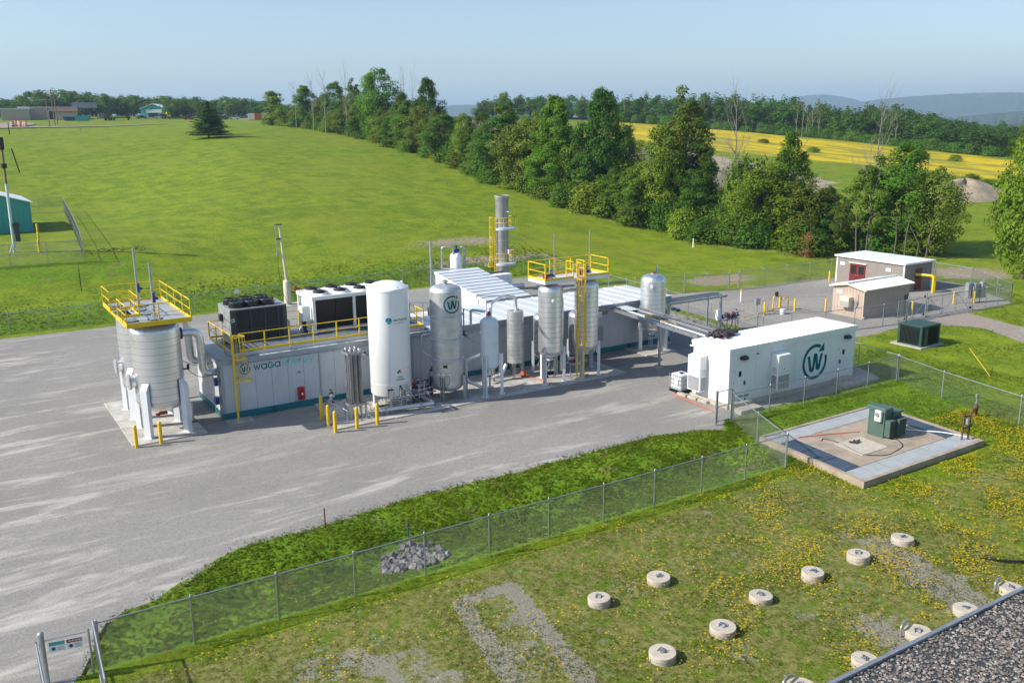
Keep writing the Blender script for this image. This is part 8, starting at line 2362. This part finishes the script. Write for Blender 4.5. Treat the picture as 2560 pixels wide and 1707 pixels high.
# ================================================================ things on the lawn
lid0 = thing('well_lid', 'x', 'manhole', (0, 0, 0))
def _lid():
    MB().lathe([(.44, -.1), (.44, .13)], n=28).lathe([(.44, .13), (.43, .135)], n=28).lathe([(.43, .135), (.43, .15)], n=28).build('ring', MATS['concrete_obj'], lid0, True)
    MB().lathe([(.445, .15), (.445, .285)], n=28).lathe([(.445, .285), (.43, .30)], n=28).lathe([(.43, .30), (.001, .302)], n=28, smooth=False).build('cover', MATS['lid'], lid0, True)
    MB().box(-.13, -.09, .30, .10, .10, .335).box(-.02, -.02, .335, .08, .05, .36).build('lifting_plate', MATS['galv'], lid0, True)
    MB().tube([(-.05, -.16, .31), (-.12, -.02, .39), (.02, .10, .39), (.12, .05, .32)], .014, 5).build('lifting_loop', MATS['dark_grey'], lid0, True)
_lid()
LIDS = [((19.08, 24.1), 'round concrete well lid, left one of the back row of two on the lawn'), ((22.01, 24.1), 'round concrete well lid with a cracked edge, right one of the back row of two'),
        ((18.64, 20.1), 'round concrete well lid standing nearest the bare lane, left end of the middle row'), ((21.48, 20.15), 'round concrete well lid second from left in the middle row'),
        ((24.26, 20.95), 'round concrete well lid with a broken rim, third from left in the middle row'), ((27.19, 20.98), 'round concrete well lid fourth from left in the middle row'), ((29.96, 20.95), 'round concrete well lid fifth from left in the middle row, among thick yellow flowers'),
        ((32.92, 21.0), 'round concrete well lid at the far right end of the middle row'), ((32.5, 16.1), 'round concrete well lid with a bent pipe, at the right edge of the photo'), ((29.7, 16.2), 'round concrete well lid half hidden by the pebble roof, second from the right edge'),
        ((26.88, 16.2), 'round concrete well lid with a grey pipe, half hidden behind the pebble roof edge'), ((23.91, 16.15), 'round concrete well lid cut by the lower end of the pebble roof edge'), ((21.0, 16.3), 'round concrete well lid cut by the bottom edge of the photo')]
for i, (p_, l) in enumerate(LIDS):
    o = lid0 if i == 0 else copy_tree(lid0)
    o.location = (*p_, tz(*p_))
    o.rotation_euler = (random.uniform(-.05, .05), random.uniform(-.05, .05), random.uniform(0, 6.28))
    o.scale = (random.uniform(.95, 1.05),) * 2 + (random.uniform(.8, 1.15),)
    tag(o, l, 'manhole', 'round concrete lids on the lawn')
for (x, y), l in (((32.0, 16.45), 'bent grey pipe stub beside the well lid at the right edge'), ((26.4, 16.55), 'bent grey pipe beside the half hidden well lid'), ((20.5, 16.6), 'short grey pipe stub beside the well lid at the bottom edge')):
    o = MB().tube(fillet([(0, 0, -.1), (0, 0, .42), (.35, .1, .46), (.55, .1, .40)], .1), .045, 8).build('pipe_stub', MATS['galv'])
    o.location = (x, y, tz(x, y))
    tag(o, l, 'pipe')
o = MB().tube(fillet([(34.2, 18.4, .1), (34.6, 17.6, .1), (35.6, 16.9, .1), (38, 16.2, .1)], .4), .05, 7).build('black_hose', MATS['black'])
tag(o, 'black hose on the lawn at the right edge of the photo', 'hose')
# the pebble roof at the lower right
E1, E0 = G(2560, 1465, 4.2), G(2068, 1707, 4.2)
ed = (E1 - E0)
ed.z = 0
ed.normalize()
en = Vector((ed.y, -ed.x, 0))
def RP(u, v, z): 
    q_ = E0 + ed * u + en * v
    return (q_.x, q_.y, z)
rb_ = thing('pebble_roof_building', 'building corner at the lower right with a pebble covered flat roof and metal edge', 'building', (E0.x, E0.y, 0))
def slab(name, mat, u0, u1, v0, v1, z0, z1):
    part_of(rb_, name, mat, lambda m: m.add([RP(u0, v0, z0), RP(u1, v0, z0), RP(u1, v1, z0), RP(u0, v1, z0), RP(u0, v0, z1), RP(u1, v0, z1), RP(u1, v1, z1), RP(u0, v1, z1)], [(0, 1, 2, 3), (7, 6, 5, 4), (1, 0, 4, 5), (2, 1, 5, 6), (3, 2, 6, 7), (0, 3, 7, 4)]))
slab('wall', MATS['brown_wall'], -6, 16, .15, 9, 0, 4.05)
slab('roof_deck', MATS['dark_grey'], -6, 16, .12, 9, 4.06, 4.14)
slab('edge_strip', MATS['galv'], -6, 16, 0, .11, 3.95, 4.23)
def pebbles():
    rg = np.random.default_rng(71)
    n = 15000
    u, v = rg.uniform(-2.0, 13.5, n), .13 + 4.2 * rg.uniform(0, 1, n) ** .9
    base = np.array([E0.x, E0.y])[None] + u[:, None] * np.array([ed.x, ed.y])[None] + v[:, None] * np.array([en.x, en.y])[None]
    pt = np.array([(1, 0, 0), (.3, .95, .1), (-.8, .6, 0), (-.8, -.6, .05), (.3, -.95, 0), (.1, 0, .75)], dtype=float)
    tri = np.array([(0, 1, 5), (1, 2, 5), (2, 3, 5), (3, 4, 5), (4, 0, 5)])
    s = rg.uniform(.022, .055, n)
    a = rg.uniform(0, 2 * PI, n)
    ca, sa = np.cos(a), np.sin(a)
    P = pt[None] * s[:, None, None] * np.stack([rg.uniform(.8, 1.3, n), rg.uniform(.7, 1.1, n), rg.uniform(.6, 1.2, n)], 1)[:, None, :]
    Q = np.stack([P[:, :, 0] * ca[:, None] - P[:, :, 1] * sa[:, None] + base[:, :1], P[:, :, 0] * sa[:, None] + P[:, :, 1] * ca[:, None] + base[:, 1:], P[:, :, 2] + 4.142 + rg.uniform(0, .035, n)[:, None]], 2)
    F = (tri[None] + (np.arange(n) * 6)[:, None, None]).reshape(-1)
    q = rg.uniform(0, 1, n)
    pal = np.array([(.15, .125, .11), (.21, .18, .155), (.28, .25, .22), (.12, .105, .095), (.36, .33, .30), (.19, .145, .12)])
    T = pal[rg.integers(0, 6, n)] * rg.uniform(.75, 1.2, n)[:, None]
    m, t, b = new_mat('pebble')
    t.link(t.attr('tint').outputs['Color'], b.inputs['Base Color'])
    b.inputs['Roughness'].default_value = .8
    o = np_mesh('pebbles', Q.reshape(-1, 3), F, 3, m, True, np.repeat(T, 6, axis=0))
    o.parent = rb_
    o.location = -WPOS[rb_.name]
    o['kind'] = 'stuff'
pebbles()

# ================================================================ stones
def stone_meshes(prefix, mats, n, seed):
    rg = random.Random(seed)
    out = []
    for k in range(n):
        mb = MB()
        vs = []
        for (x, y, z) in ((-1, -1, -.6), (1, -1, -.6), (1, 1, -.6), (-1, 1, -.6), (-.8, -.8, .6), (.8, -.8, .6), (.8, .8, .6), (-.8, .8, .6)):
            vs.append((x * rg.uniform(.6, 1.1), y * rg.uniform(.45, .95), z * rg.uniform(.5, 1.15)))
        mb.add(vs, [(0, 3, 2, 1), (4, 5, 6), (4, 6, 7), (0, 1, 5, 4), (1, 2, 6, 5), (2, 3, 7, 6), (3, 0, 4, 7)])
        o = mb.build('stone', mats[k % len(mats)])
        out.append(o)
    return out
M('stone_grey', (0.115, 0.113, 0.115), .9, 0, .25, 4, 0, .2)
M('stone_mid', (0.175, 0.170, 0.168), .9, 0, .25, 4, 0, .2)
M('stone_pale', (0.28, 0.255, 0.22), .9, 0, .25, 3, 0, .2)
ST = stone_meshes('stone', [MATS['stone_grey'], MATS['stone_mid'], MATS['stone_grey'], MATS['stone_mid'], MATS['stone_pale'], MATS['stone_grey'], MATS['stone_mid']], 10, 5)
sp = thing('stone_pile', 'patch of loose grey broken stones in the swale behind the foreground fence', 'stones', (15.4, 31.9, -.6))
WPOS[sp.name] = Vector((15.4, 31.9, -.6))
random.seed(33)
k = 0
while k < 270:
    a, r_ = random.uniform(0, 2 * PI), math.sqrt(random.random())
    x, y = 15.35 + 1.65 * r_ * math.cos(a) + .1 * math.sin(5 * a), 31.95 + 1.55 * r_ * math.sin(a) + .4 * (r_ * math.cos(a))
    if y < 30.25: continue
    s = random.uniform(.07, .19) * (1.25 if random.random() < .12 else 1)
    o = ST[k] if k < len(ST) else again(random.choice(ST))
    o.location = Vector((x, y, tz(x, y) + .04 + .16 * (1 - r_) + random.uniform(0, .05))) - WPOS[sp.name]
    o.rotation_euler = (random.uniform(-.7, .7), random.uniform(-.7, .7), random.uniform(0, 6.28))
    o.scale = (s, s, s)
    o.parent = sp
    k += 1
rub = thing('rubble_heap', 'long heap of pale broken rock beyond the bare trees, before the yellow field', 'rubble', PX(1900, 176))
for k in range(220):
    px_ = random.uniform(1800, 1935)
    d_ = 172 + random.uniform(0, 9)
    p = PX(px_, d_)
    s = random.uniform(.22, .6)
    o = again(random.choice(ST))
    hh = 2.2 * math.exp(-((d_ - 176) / 4) ** 2) * (.4 + .6 * math.sin((px_ - 1795) / 145 * PI))
    o.location = p + Vector((0, 0, random.uniform(.3, 1.0) * hh)) - WPOS[rub.name]
    o.rotation_euler = (random.uniform(-.7, .7), random.uniform(-.7, .7), random.uniform(0, 6.28))
    o.scale = (s, s, s)
    o.parent = rub
def mound(name, label, px, d_, rx, ry, h, mat, cat='mound'):
    c = PX(px, d_)
    n, m = 36, 14
    vs = []
    for j in range(m + 1):
        r_ = j / m
        for i in range(n):
            a = 2 * PI * i / n
            x, y = c.x + rx * r_ * math.cos(a) * (1 + .15 * math.sin(3 * a)), c.y + ry * r_ * math.sin(a)
            w = (1 - r_ ** 1.5) * h * (1 + .18 * math.sin(4 * a + 5 * r_)) + .12 * math.sin(9 * a + 11 * r_) * (1 - r_)
            vs.append((x - c.x, y - c.y, tz(x, y) - c.z + w - (.4 if j == m else 0)))
    fs = [(j * n + i, (j + 1) * n + i, (j + 1) * n + (i + 1) % n, j * n + (i + 1) % n) for j in range(m) for i in range(n)]
    o = MB().add(vs, fs, True).build(name, mat)
    o.location = c
    return tag(o, label, cat)
def soil(name, a, b_):
    m, t, b = new_mat(name)
    p = t.pos()
    f = t.math('ADD', t.math('MULTIPLY', t.noise(.5, 6, p, .7), .6), t.math('MULTIPLY', t.noise(4, 5, p, .7), .4))
    t.link(t.mix(t.step(f, .38, .62), a, b_), b.inputs['Base Color'])
    b.inputs['Roughness'].default_value = .95
    t.link(t.bump(f, .6, .4), b.inputs['Normal'])
    return m
SANDM = soil('sand', (.26, .205, .14), (.40, .325, .23))
ROCKM = soil('rubble', (.25, .21, .165), (.40, .345, .27))
mound('sand_mound', 'pale bare sand mound at the right beyond the last clump', 2425, 194, 13, 8, 2.9, SANDM)
mound('earth_bank', 'long grey earth bank between the maple and the tall ragged tree', 1545, 205, 26, 12, 3.8, ROCKM)
mound('earth_bank', 'pale sandy slope right of the tallest ragged tree', 1775, 182, 20, 8, 3.0, SANDM)
mound('gravel_heap', 'small grey gravel heap far behind the dip of the hedgerow', 1180, 370, 9, 6, 2.6, ROCKM)

# ================================================================ left: teal shed, poles, enclosure
def yaw_of(px): 
    d = ray(px, 400)
    return math.atan2(d.y, d.x)
sp_ = PX(40, 134, 540)
ts = thing('teal_shed', 'teal ribbed metal shed with a white roof at the left edge of the photo', 'shed', sp_)
ax = Vector((1, .02, 0)).normalized()
ay = Vector((-.02, 1, 0))
O = PX(79, 134, 540)
def S(u, v, z): return tuple(O + ax * u + ay * v + Vector((0, 0, z)))
W_, L_, HE, HR = 11.0, 13.0, 3.7, 5.4
part_of(ts, 'wall', MATS['teal_wall'], lambda m: m.add([S(-W_, 0, -.4), S(0, 0, -.4), S(0, L_, -.4), S(-W_, L_, -.4), S(-W_, 0, HE), S(0, 0, HE), S(0, L_, HE), S(-W_, L_, HE), S(-W_ / 2, 0, HR), S(-W_ / 2, L_, HR)], [(0, 1, 5, 8, 4), (1, 2, 6, 5), (2, 3, 7, 9, 6), (3, 0, 4, 7)]))
for k in range(14):
    part_of(ts, 'wall_rib', MATS['teal_wall'], lambda m: m.bar(S(-.3 - k * .6, -.03, -.3), S(-.3 - k * .6, -.03, HE - .05), .08, .06, (0, 1, 0)))
for sgn in (0, 1):
    ua, ub = (-W_ / 2, .35) if sgn == 0 else (-W_ / 2, -W_ - .35)
    part_of(ts, 'roof', MATS['roof_bright'], lambda m: m.add([S(ua, -.4, HR + .02), S(ub, -.4, HE - .05), S(ub, L_ + .4, HE - .05), S(ua, L_ + .4, HR + .02), S(ua, -.4, HR + .14), S(ub, -.4, HE + .07), S(ub, L_ + .4, HE + .07), S(ua, L_ + .4, HR + .14)], [(0, 1, 2, 3), (7, 6, 5, 4), (0, 4, 5, 1), (1, 5, 6, 2), (2, 6, 7, 3), (3, 7, 4, 0)]))
e1, e2, e3, e4 = PX(-80, 109, 600), PX(203, 109, 590), PX(157, 160, 495), PX(-40, 160, 500)
fence('chain_link_fence', 'chain-link fence with mid rails round the teal shed at the left', [(e1.x, e1.y), (e2.x, e2.y), (e3.x, e3.y), (e4.x, e4.y)], 2.3, 4.2, .16, .0045, mid=True)
pb = PX(29, 114, 575)
pp = thing('service_pole', 'tall wooden service pole with a pale lower sleeve and meters before the teal shed', 'pole', pb)
top = D(2, 352, 114)
lean = Vector((top.x - pb.x, top.y - pb.y, 0))
zt = top.z - pb.z
part_of(pp, 'pole', MATS['wood_pole'], lambda m: m.cyl(pb + lean * .35 + Vector((0, 0, zt * .35)), pb + lean + Vector((0, 0, zt)), .14, .12, 10))
part_of(pp, 'sleeve', MATS['roof_white'], lambda m: m.cyl(pb + Vector((0, 0, -.3)), pb + lean * .62 + Vector((0, 0, zt * .62)), .16, .15, 12))
part_of(pp, 'pole_cap', MATS['black'], lambda m: (m.cyl(pb + lean * .92 + Vector((0, 0, zt * .92)), pb + lean * 1.03 + Vector((0, 0, zt * 1.03)), .26, n=10), m.cyl(pb + lean * .76 + Vector((0, 0, zt * .76)), pb + lean * .8 + Vector((0, 0, zt * .8)), .3, n=10)))
part_of(pp, 'meter_stack', MATS['dark_grey'], lambda m: (m.bbox(pb.x + .25, pb.y - .25, pb.z + 1.2, pb.x + .75, pb.y + .1, pb.z + 3.3, .04), m.cyl((pb.x + .5, pb.y - .3, pb.z + 3.0), (pb.x + .5, pb.y - .15, pb.z + 3.0), .36, n=14)))
part_of(pp, 'base_brace', MATS['roof_white'], lambda m: (m.bar(pb + Vector((.55, -.1, 0)), pb + Vector((.15, 0, 1.0)), .08, .08), m.bar(pb + Vector((-.5, -.1, 0)), pb + Vector((-.1, 0, 1.0)), .08, .08)))
for i, (px_, d_) in enumerate(((90, 113), (92, 119), (92, 129))):
    o = again(b0)
    o.location = PX(px_, d_, 565)
    o.scale = (1.2, 1.2, 1.1)
    tag(o, ('yellow bollard nearest the fence in the shed enclosure', 'middle yellow bollard in the shed enclosure', 'yellow bollard nearest the teal shed wall')[i], 'bollard', 'yellow bollards by the teal shed')
for (px_, d_, h, l) in ((200, 101, 2.3, 'thin dark steel post on the bank left of the railed platform'), (923, 0, 0, ''), (27, 300, 3.2, 'dark short pole on the far left meadow'), (40, 205, 4.6, 'leaning dark pole stub on the left meadow'), (206, 300, 1.4, 'tiny dark stake on the far left meadow')):
    if not d_: continue
    o = MB().bar((0, 0, -.2), ((-.9 if 'leaning' in l else 0), 0, h), .09 if h < 3 else .22, .07 if h < 3 else .22).build('marker_post', MATS['black'])
    o.location = PX(px_, d_, 700 if d_ < 110 else 360)
    tag(o, l, 'post')
for (p_, h, mt, l) in (((12.95, 36.0), .95, 'rust', 'thin rusty stake at the edge of the gravel above the swale'), ((15.9, 33.7), .9, 'teal_beam', 'thin teal-topped stake in the swale above the stones')):
    o = MB().bar((0, 0, -.1), (0, 0, h), .045, .045).build('stake', MATS[mt])
    o.location = (*p_, tz(*p_))
    tag(o, l, 'stake')
o = MB().cyl((0, 0, -.1), (0, 0, 1.25), .09, n=10).build('white_marker', MATS['white'])
o.location = PX(1734, 126, 590)
tag(o, 'white marker post on the grass at the foot of the hedgerow', 'marker post')
q0, q1 = G(2476, 938, .1), G(2516, 865, 1.6)
gm = MB().cyl((0, 0, 0), (.35, 1.9, 1.6), .02, n=6).build('guy_sleeve', MATS['yellow'])
gm.location = (q0.x, q0.y, 0)
tag(gm, 'slanting yellow guy wire sleeve on the grass at the right', 'guy sleeve')
dbr = MB()
random.seed(8)
for k in range(40):
    a = Vector((random.gauss(0, 1.6), random.gauss(0, .5), .05 + random.random() * .3))
    dbr.tube([a, a + Vector((random.uniform(-.8, .8), random.uniform(-.4, .4), random.uniform(-.05, .2)))], .03, 4)
o = dbr.build('brush_pile', MATS['hose_dark'])
o.location = PX(285, 112, 595)
tag(o, 'small dark pile of cut brush on the slope right of the shed fence', 'brush pile')

# ================================================================ far left: yard, buildings, vehicles
def frame_at(px, d_, turn=0.0):
    p = PX(px, d_)
    a = math.atan2(p.y, p.x) - PI / 2 + turn
    u = Vector((math.cos(a), math.sin(a), 0))
    v = Vector((-u.y, u.x, 0))
    return p, lambda x, y, z: tuple(p + u * x + v * y + Vector((0, 0, z)))
FC = [(0, 3, 2, 1), (4, 5, 6, 7), (0, 1, 5, 4), (1, 2, 6, 5), (2, 3, 7, 6), (3, 0, 4, 7)]
def fbox(m, f, x0, y0, z0, x1, y1, z1):
    return m.add([f(x0, y0, z0), f(x1, y0, z0), f(x1, y1, z0), f(x0, y1, z0), f(x0, y0, z1), f(x1, y0, z1), f(x1, y1, z1), f(x0, y1, z1)], FC)
for px_, d_, w, h, dep, l, opening in ((44, 455, 11, 4.6, 12, 'small flat tan block building at the far left horizon', False), (125, 465, 23, 5.0, 16, 'long flat tan building with a dark open bay at the far left', True)):
    p, f = frame_at(px_, d_)
    b = thing('tan_building', l, 'building', p)
    part_of(b, 'wall', MATS['tan_wall'], lambda m: fbox(m, f, -w / 2, 0, -1, w / 2, dep, h))
    part_of(b, 'roof', MATS['roof_white'], lambda m: fbox(m, f, -w / 2 - .3, -.3, h + .01, w / 2 + .3, dep + .3, h + .4))
    if opening:
        part_of(b, 'bay_shade_panel', MATS['black'], lambda m: fbox(m, f, .5, -.06, 0, 5.5, -.01, 3.6))  # black panel on the closed wall, painting the shade inside the bay
        part_of(b, 'bay_frame', MATS['white'], lambda m: (fbox(m, f, .2, -.12, 0, .48, -.01, 3.9), fbox(m, f, 5.52, -.12, 0, 5.8, -.01, 3.9), fbox(m, f, .2, -.12, 3.62, 5.8, -.01, 3.9)))
p, f = frame_at(168, 452)
b = thing('lean_to', 'low tan annexe beside the long tan building', 'building', p)
part_of(b, 'wall', MATS['tan_wall'], lambda m: fbox(m, f, -4, 0, -1, 5, 8, 3.4))
part_of(b, 'roof', MATS['rust'], lambda m: m.add([f(-4.3, -.4, 3.4), f(5.3, -.4, 3.4), f(5.3, 8.4, 4.9), f(-4.3, 8.4, 4.9), f(-4.3, -.4, 3.6), f(5.3, -.4, 3.6), f(5.3, 8.4, 5.1), f(-4.3, 8.4, 5.1)], FC))
p, f = frame_at(220, 470)
b = thing('open_canopy', 'open-sided dark canopy building with a pale roof edge', 'canopy', p)
part_of(b, 'roof', MATS['dark_grey'], lambda m: m.add([f(-5.5, 0, 4.6), f(5.0, 0, 4.6), f(5.0, 8, 7.2), f(-5.5, 8, 7.2), f(-5.5, 0, 4.8), f(5.0, 0, 4.8), f(5.0, 8, 7.4), f(-5.5, 8, 7.4)], FC))
for x in (-5.2, -1.8, 1.4, 4.7):
    part_of(b, 'post', MATS['dark_grey'], lambda m: fbox(m, f, x - .15, .1, -.5, x + .15, .4, 4.6))
    part_of(b, 'post', MATS['dark_grey'], lambda m: fbox(m, f, x - .15, 7.6, -.5, x + .15, 7.9, 7.2))
p, f = frame_at(388, 500, -.25)
b = thing('green_barn', 'pale green gabled barn with an open front on the left horizon', 'barn', p)
part_of(b, 'wall', MATS['teal_wall'], lambda m: m.add([f(-6, 0, -1), f(6, 0, -1), f(6, 14, -1), f(-6, 14, -1), f(-6, 0, 4.2), f(6, 0, 4.2), f(6, 14, 4.2), f(-6, 14, 4.2), f(0, 0, 6.4), f(0, 14, 6.4)], [(0, 1, 5, 8, 4), (1, 2, 6, 5), (2, 3, 7, 9, 6), (3, 0, 4, 7)]))
for s in (-1, 1):
    part_of(b, 'roof', MATS['roof_bright'], lambda m: m.add([f(0, -.5, 6.42), f(s * 6.5, -.5, 4.05), f(s * 6.5, 14.5, 4.05), f(0, 14.5, 6.42), f(0, -.5, 6.6), f(s * 6.5, -.5, 4.25), f(s * 6.5, 14.5, 4.25), f(0, 14.5, 6.6)], FC))
part_of(b, 'white_door', MATS['white'], lambda m: fbox(m, f, -3.6, -.1, 2.2, 4.2, -.02, 3.8))
part_of(b, 'front_shade_panel', MATS['black'], lambda m: fbox(m, f, -2.4, -.1, 0, 2.2, -.02, 2.18))  # black sheet on the front wall stands in for the unlit interior
def lorry(px_, d_, label, body, turn=0.0, cab='white', L=7, H=2.8):
    p, f = frame_at(px_, d_, turn)
    t = thing('lorry', label, 'lorry', p)
    part_of(t, 'body', MATS[body], lambda m: fbox(m, f, -L / 2, 0, 1.0, L / 2 - 2.0, 2.4, 1.0 + H))
    part_of(t, 'cab', MATS[cab], lambda m: m.add([f(L / 2 - 1.9, .05, .8), f(L / 2, .05, .8), f(L / 2, 2.35, .8), f(L / 2 - 1.9, 2.35, .8), f(L / 2 - 1.9, .05, 3.1), f(L / 2 - .6, .05, 3.1), f(L / 2 - .6, 2.35, 3.1), f(L / 2 - 1.9, 2.35, 3.1)], FC))
    part_of(t, 'window', MATS['glass_dark'], lambda m: fbox(m, f, L / 2 - 1.6, .0, 2.0, L / 2 - .7, .045, 2.8))
    for x in (-L / 2 + 1.0, -L / 2 + 2.2, L / 2 - 1.0):
        part_of(t, 'wheel', MATS['black'], lambda m: m.cyl(f(x, -.05, .5), f(x, .3, .5), .5, n=14))
    return t
lorry(272, 440, 'dark lorry with a white cab front parked before the left wood', 'dark_grey', 1.2, 'dark_grey', 6, 2.0)
lorry(303, 442, 'long dark trailer with stakes parked right of the dark lorry', 'dark_grey', 0, 'rust', 9, .5)
def skip(px_, d_, label, col, w=5.5, h=2.2):
    p, f = frame_at(px_, d_)
    t = thing('skip_container', label, 'container', p)
    part_of(t, 'body', MATS[col], lambda m: m.add([f(-w / 2 + .5, 0, .1), f(w / 2 - .5, 0, .1), f(w / 2 - .5, 2.4, .1), f(-w / 2 + .5, 2.4, .1), f(-w / 2, 0, h), f(w / 2, 0, h), f(w / 2, 2.4, h), f(-w / 2, 2.4, h)], FC))
    part_of(t, 'rim', MATS[col], lambda m: (fbox(m, f, -w / 2 - .1, -.1, h + .001, w / 2 + .1, .15, h + .14), fbox(m, f, -w / 2 - .1, 2.25, h + .001, w / 2 + .1, 2.5, h + .14)))
    for k in range(5): part_of(t, 'rib', MATS[col], lambda m: fbox(m, f, -w / 2 + .8 + k * (w - 1.6) / 4 - .06, -.08, .2, -w / 2 + .8 + k * (w - 1.6) / 4 + .06, -.005, h - .1))
skip(209, 432, 'green waste skip before the open canopy', 'teal_wall', 6.0, 2.2)
skip(178, 436, 'blue waste skip left of the green one', 'blue_valve', 5.0, 1.6)
M('orange_paint', (.55, .14, .03), .5)
def shipping(px_, d_, label, col, w=3.4):
    p, f = frame_at(px_, d_)
    t = thing('shipping_container', label, 'container', p)
    part_of(t, 'body', MATS[col], lambda m: fbox(m, f, -w / 2, .0, .1, w / 2, 8, 2.8))
    for k in range(7): part_of(t, 'corrugation', MATS[col], lambda m: fbox(m, f, -w / 2 + .2 + k * (w - .4) / 6 - .06, -.06, .25, -w / 2 + .2 + k * (w - .4) / 6 + .06, -.004, 2.65))
shipping(631, 418, 'white shipping container left of the orange one beside the hedgerow end', 'white', 2.8)
shipping(648, 417, 'orange shipping container beside the left end of the hedgerow', 'orange_paint', 3.0)
shipping(665, 419, 'white shipping container right of the orange one beside the hedgerow end', 'white', 2.6)
def car(px_, d_, label, col, turn=0):
    p, f = frame_at(px_, d_, turn)
    t = thing('parked_car', label, 'car', p)
    part_of(t, 'body', MATS[col], lambda m: fbox(m, f, -2.2, 0, .35, 2.2, 1.8, 1.0))
    part_of(t, 'cabin', MATS['glass_dark'], lambda m: m.add([f(-1.6, .1, 1.0), f(1.3, .1, 1.0), f(1.3, 1.7, 1.0), f(-1.6, 1.7, 1.0), f(-1.2, .25, 1.6), f(.7, .25, 1.6), f(.7, 1.55, 1.6), f(-1.2, 1.55, 1.6)], FC))
    part_of(t, 'roof', MATS[col], lambda m: fbox(m, f, -1.15, .28, 1.601, .65, 1.52, 1.66))
    for x in (-1.4, 1.4): part_of(t, 'wheel', MATS['black'], lambda m: m.cyl(f(x, -.03, .35), f(x, .2, .35), .35, n=12))
car(358, 470, 'small dark parked car left of the green barn', 'dark_grey')
car(403, 478, 'white van parked in front of the green barn', 'white')
car(588, 432, 'small white parked car right of the lone spruce', 'white')
car(562, 430, 'dark parked machine right behind the lone spruce', 'dark_grey')
car(475, 440, 'small red vehicle left behind the lone spruce', 'red')
lorry(418, 470, 'small dark flat-bed parked right of the green barn', 'dark_grey', .2, 'yellow', 5, 1.2)
for i, (px_, d_, h, l) in enumerate(((126, 352, 9.6, 'front utility pole with a crossarm at the far left'), (140, 372, 12.5, 'taller utility pole right of the front one at the far left'), (147, 392, 12.0, 'third utility pole, furthest right of the far left poles'))):
    p, f = frame_at(px_, d_)
    t = thing('utility_pole', l, 'utility pole', p, 'utility poles at the far left')
    part_of(t, 'pole', MATS['wood_pole'], lambda m: m.cyl(f(0, 0, -.5), f(-.2, 0, h), .19, .14, 8))
    part_of(t, 'crossarm', MATS['galv'], lambda m: (m.bar(f(-2.6, 0, h - .6), f(1.2, 0, h - .5), .14, .16), m.bar(f(-2.2, .1, h - .8), f(1.6, .1, h - 1.4), .08, .1)))
for k in range(7):
    px_, d_ = ((33, 352), (36, 353), (42, 357), (50, 360), (53, 354), (63, 356), (67, 353))[k]
    p = PX(px_, d_)
    o = MB().lathe([(.36, 0), (.30, .3), (.30, .6), (.26, 1.0), (.20, 1.15), (.001, 1.16)], n=12).build('traffic_drum', MATS['orange_paint'])
    part_of(o, 'white_band', MATS['white'], lambda m: (m.lathe([(.31, .40), (.305, .55)], n=12), m.lathe([(.285, .75), (.275, .9)], n=12))).location = (0, 0, 0)
    o.location = p + Vector((0, 0, .3))
    o.scale = (1.5, 1.5, 1.6)
    tag(o, 'orange and white traffic drum on the far left paved lot', 'traffic drum', 'traffic drums on the far left lot')

# ================================================================ air
def haze():
    m = bpy.data.materials.new('haze')
    m.use_nodes = True
    nt_ = m.node_tree
    nt_.nodes.clear()
    out = nt_.nodes.new('ShaderNodeOutputMaterial')
    v = nt_.nodes.new('ShaderNodeVolumePrincipled')
    v.inputs['Color'].default_value = (0.55, 0.77, 1.0, 1)
    v.inputs['Density'].default_value = 0.00016
    v.inputs['Anisotropy'].default_value = 0.1
    nt_.links.new(v.outputs[0], out.inputs['Volume'])
    o = MB().box(-17000, -17000, -140, 17000, 17000, 330).build('haze', m)
    o['kind'] = 'stuff'
haze()
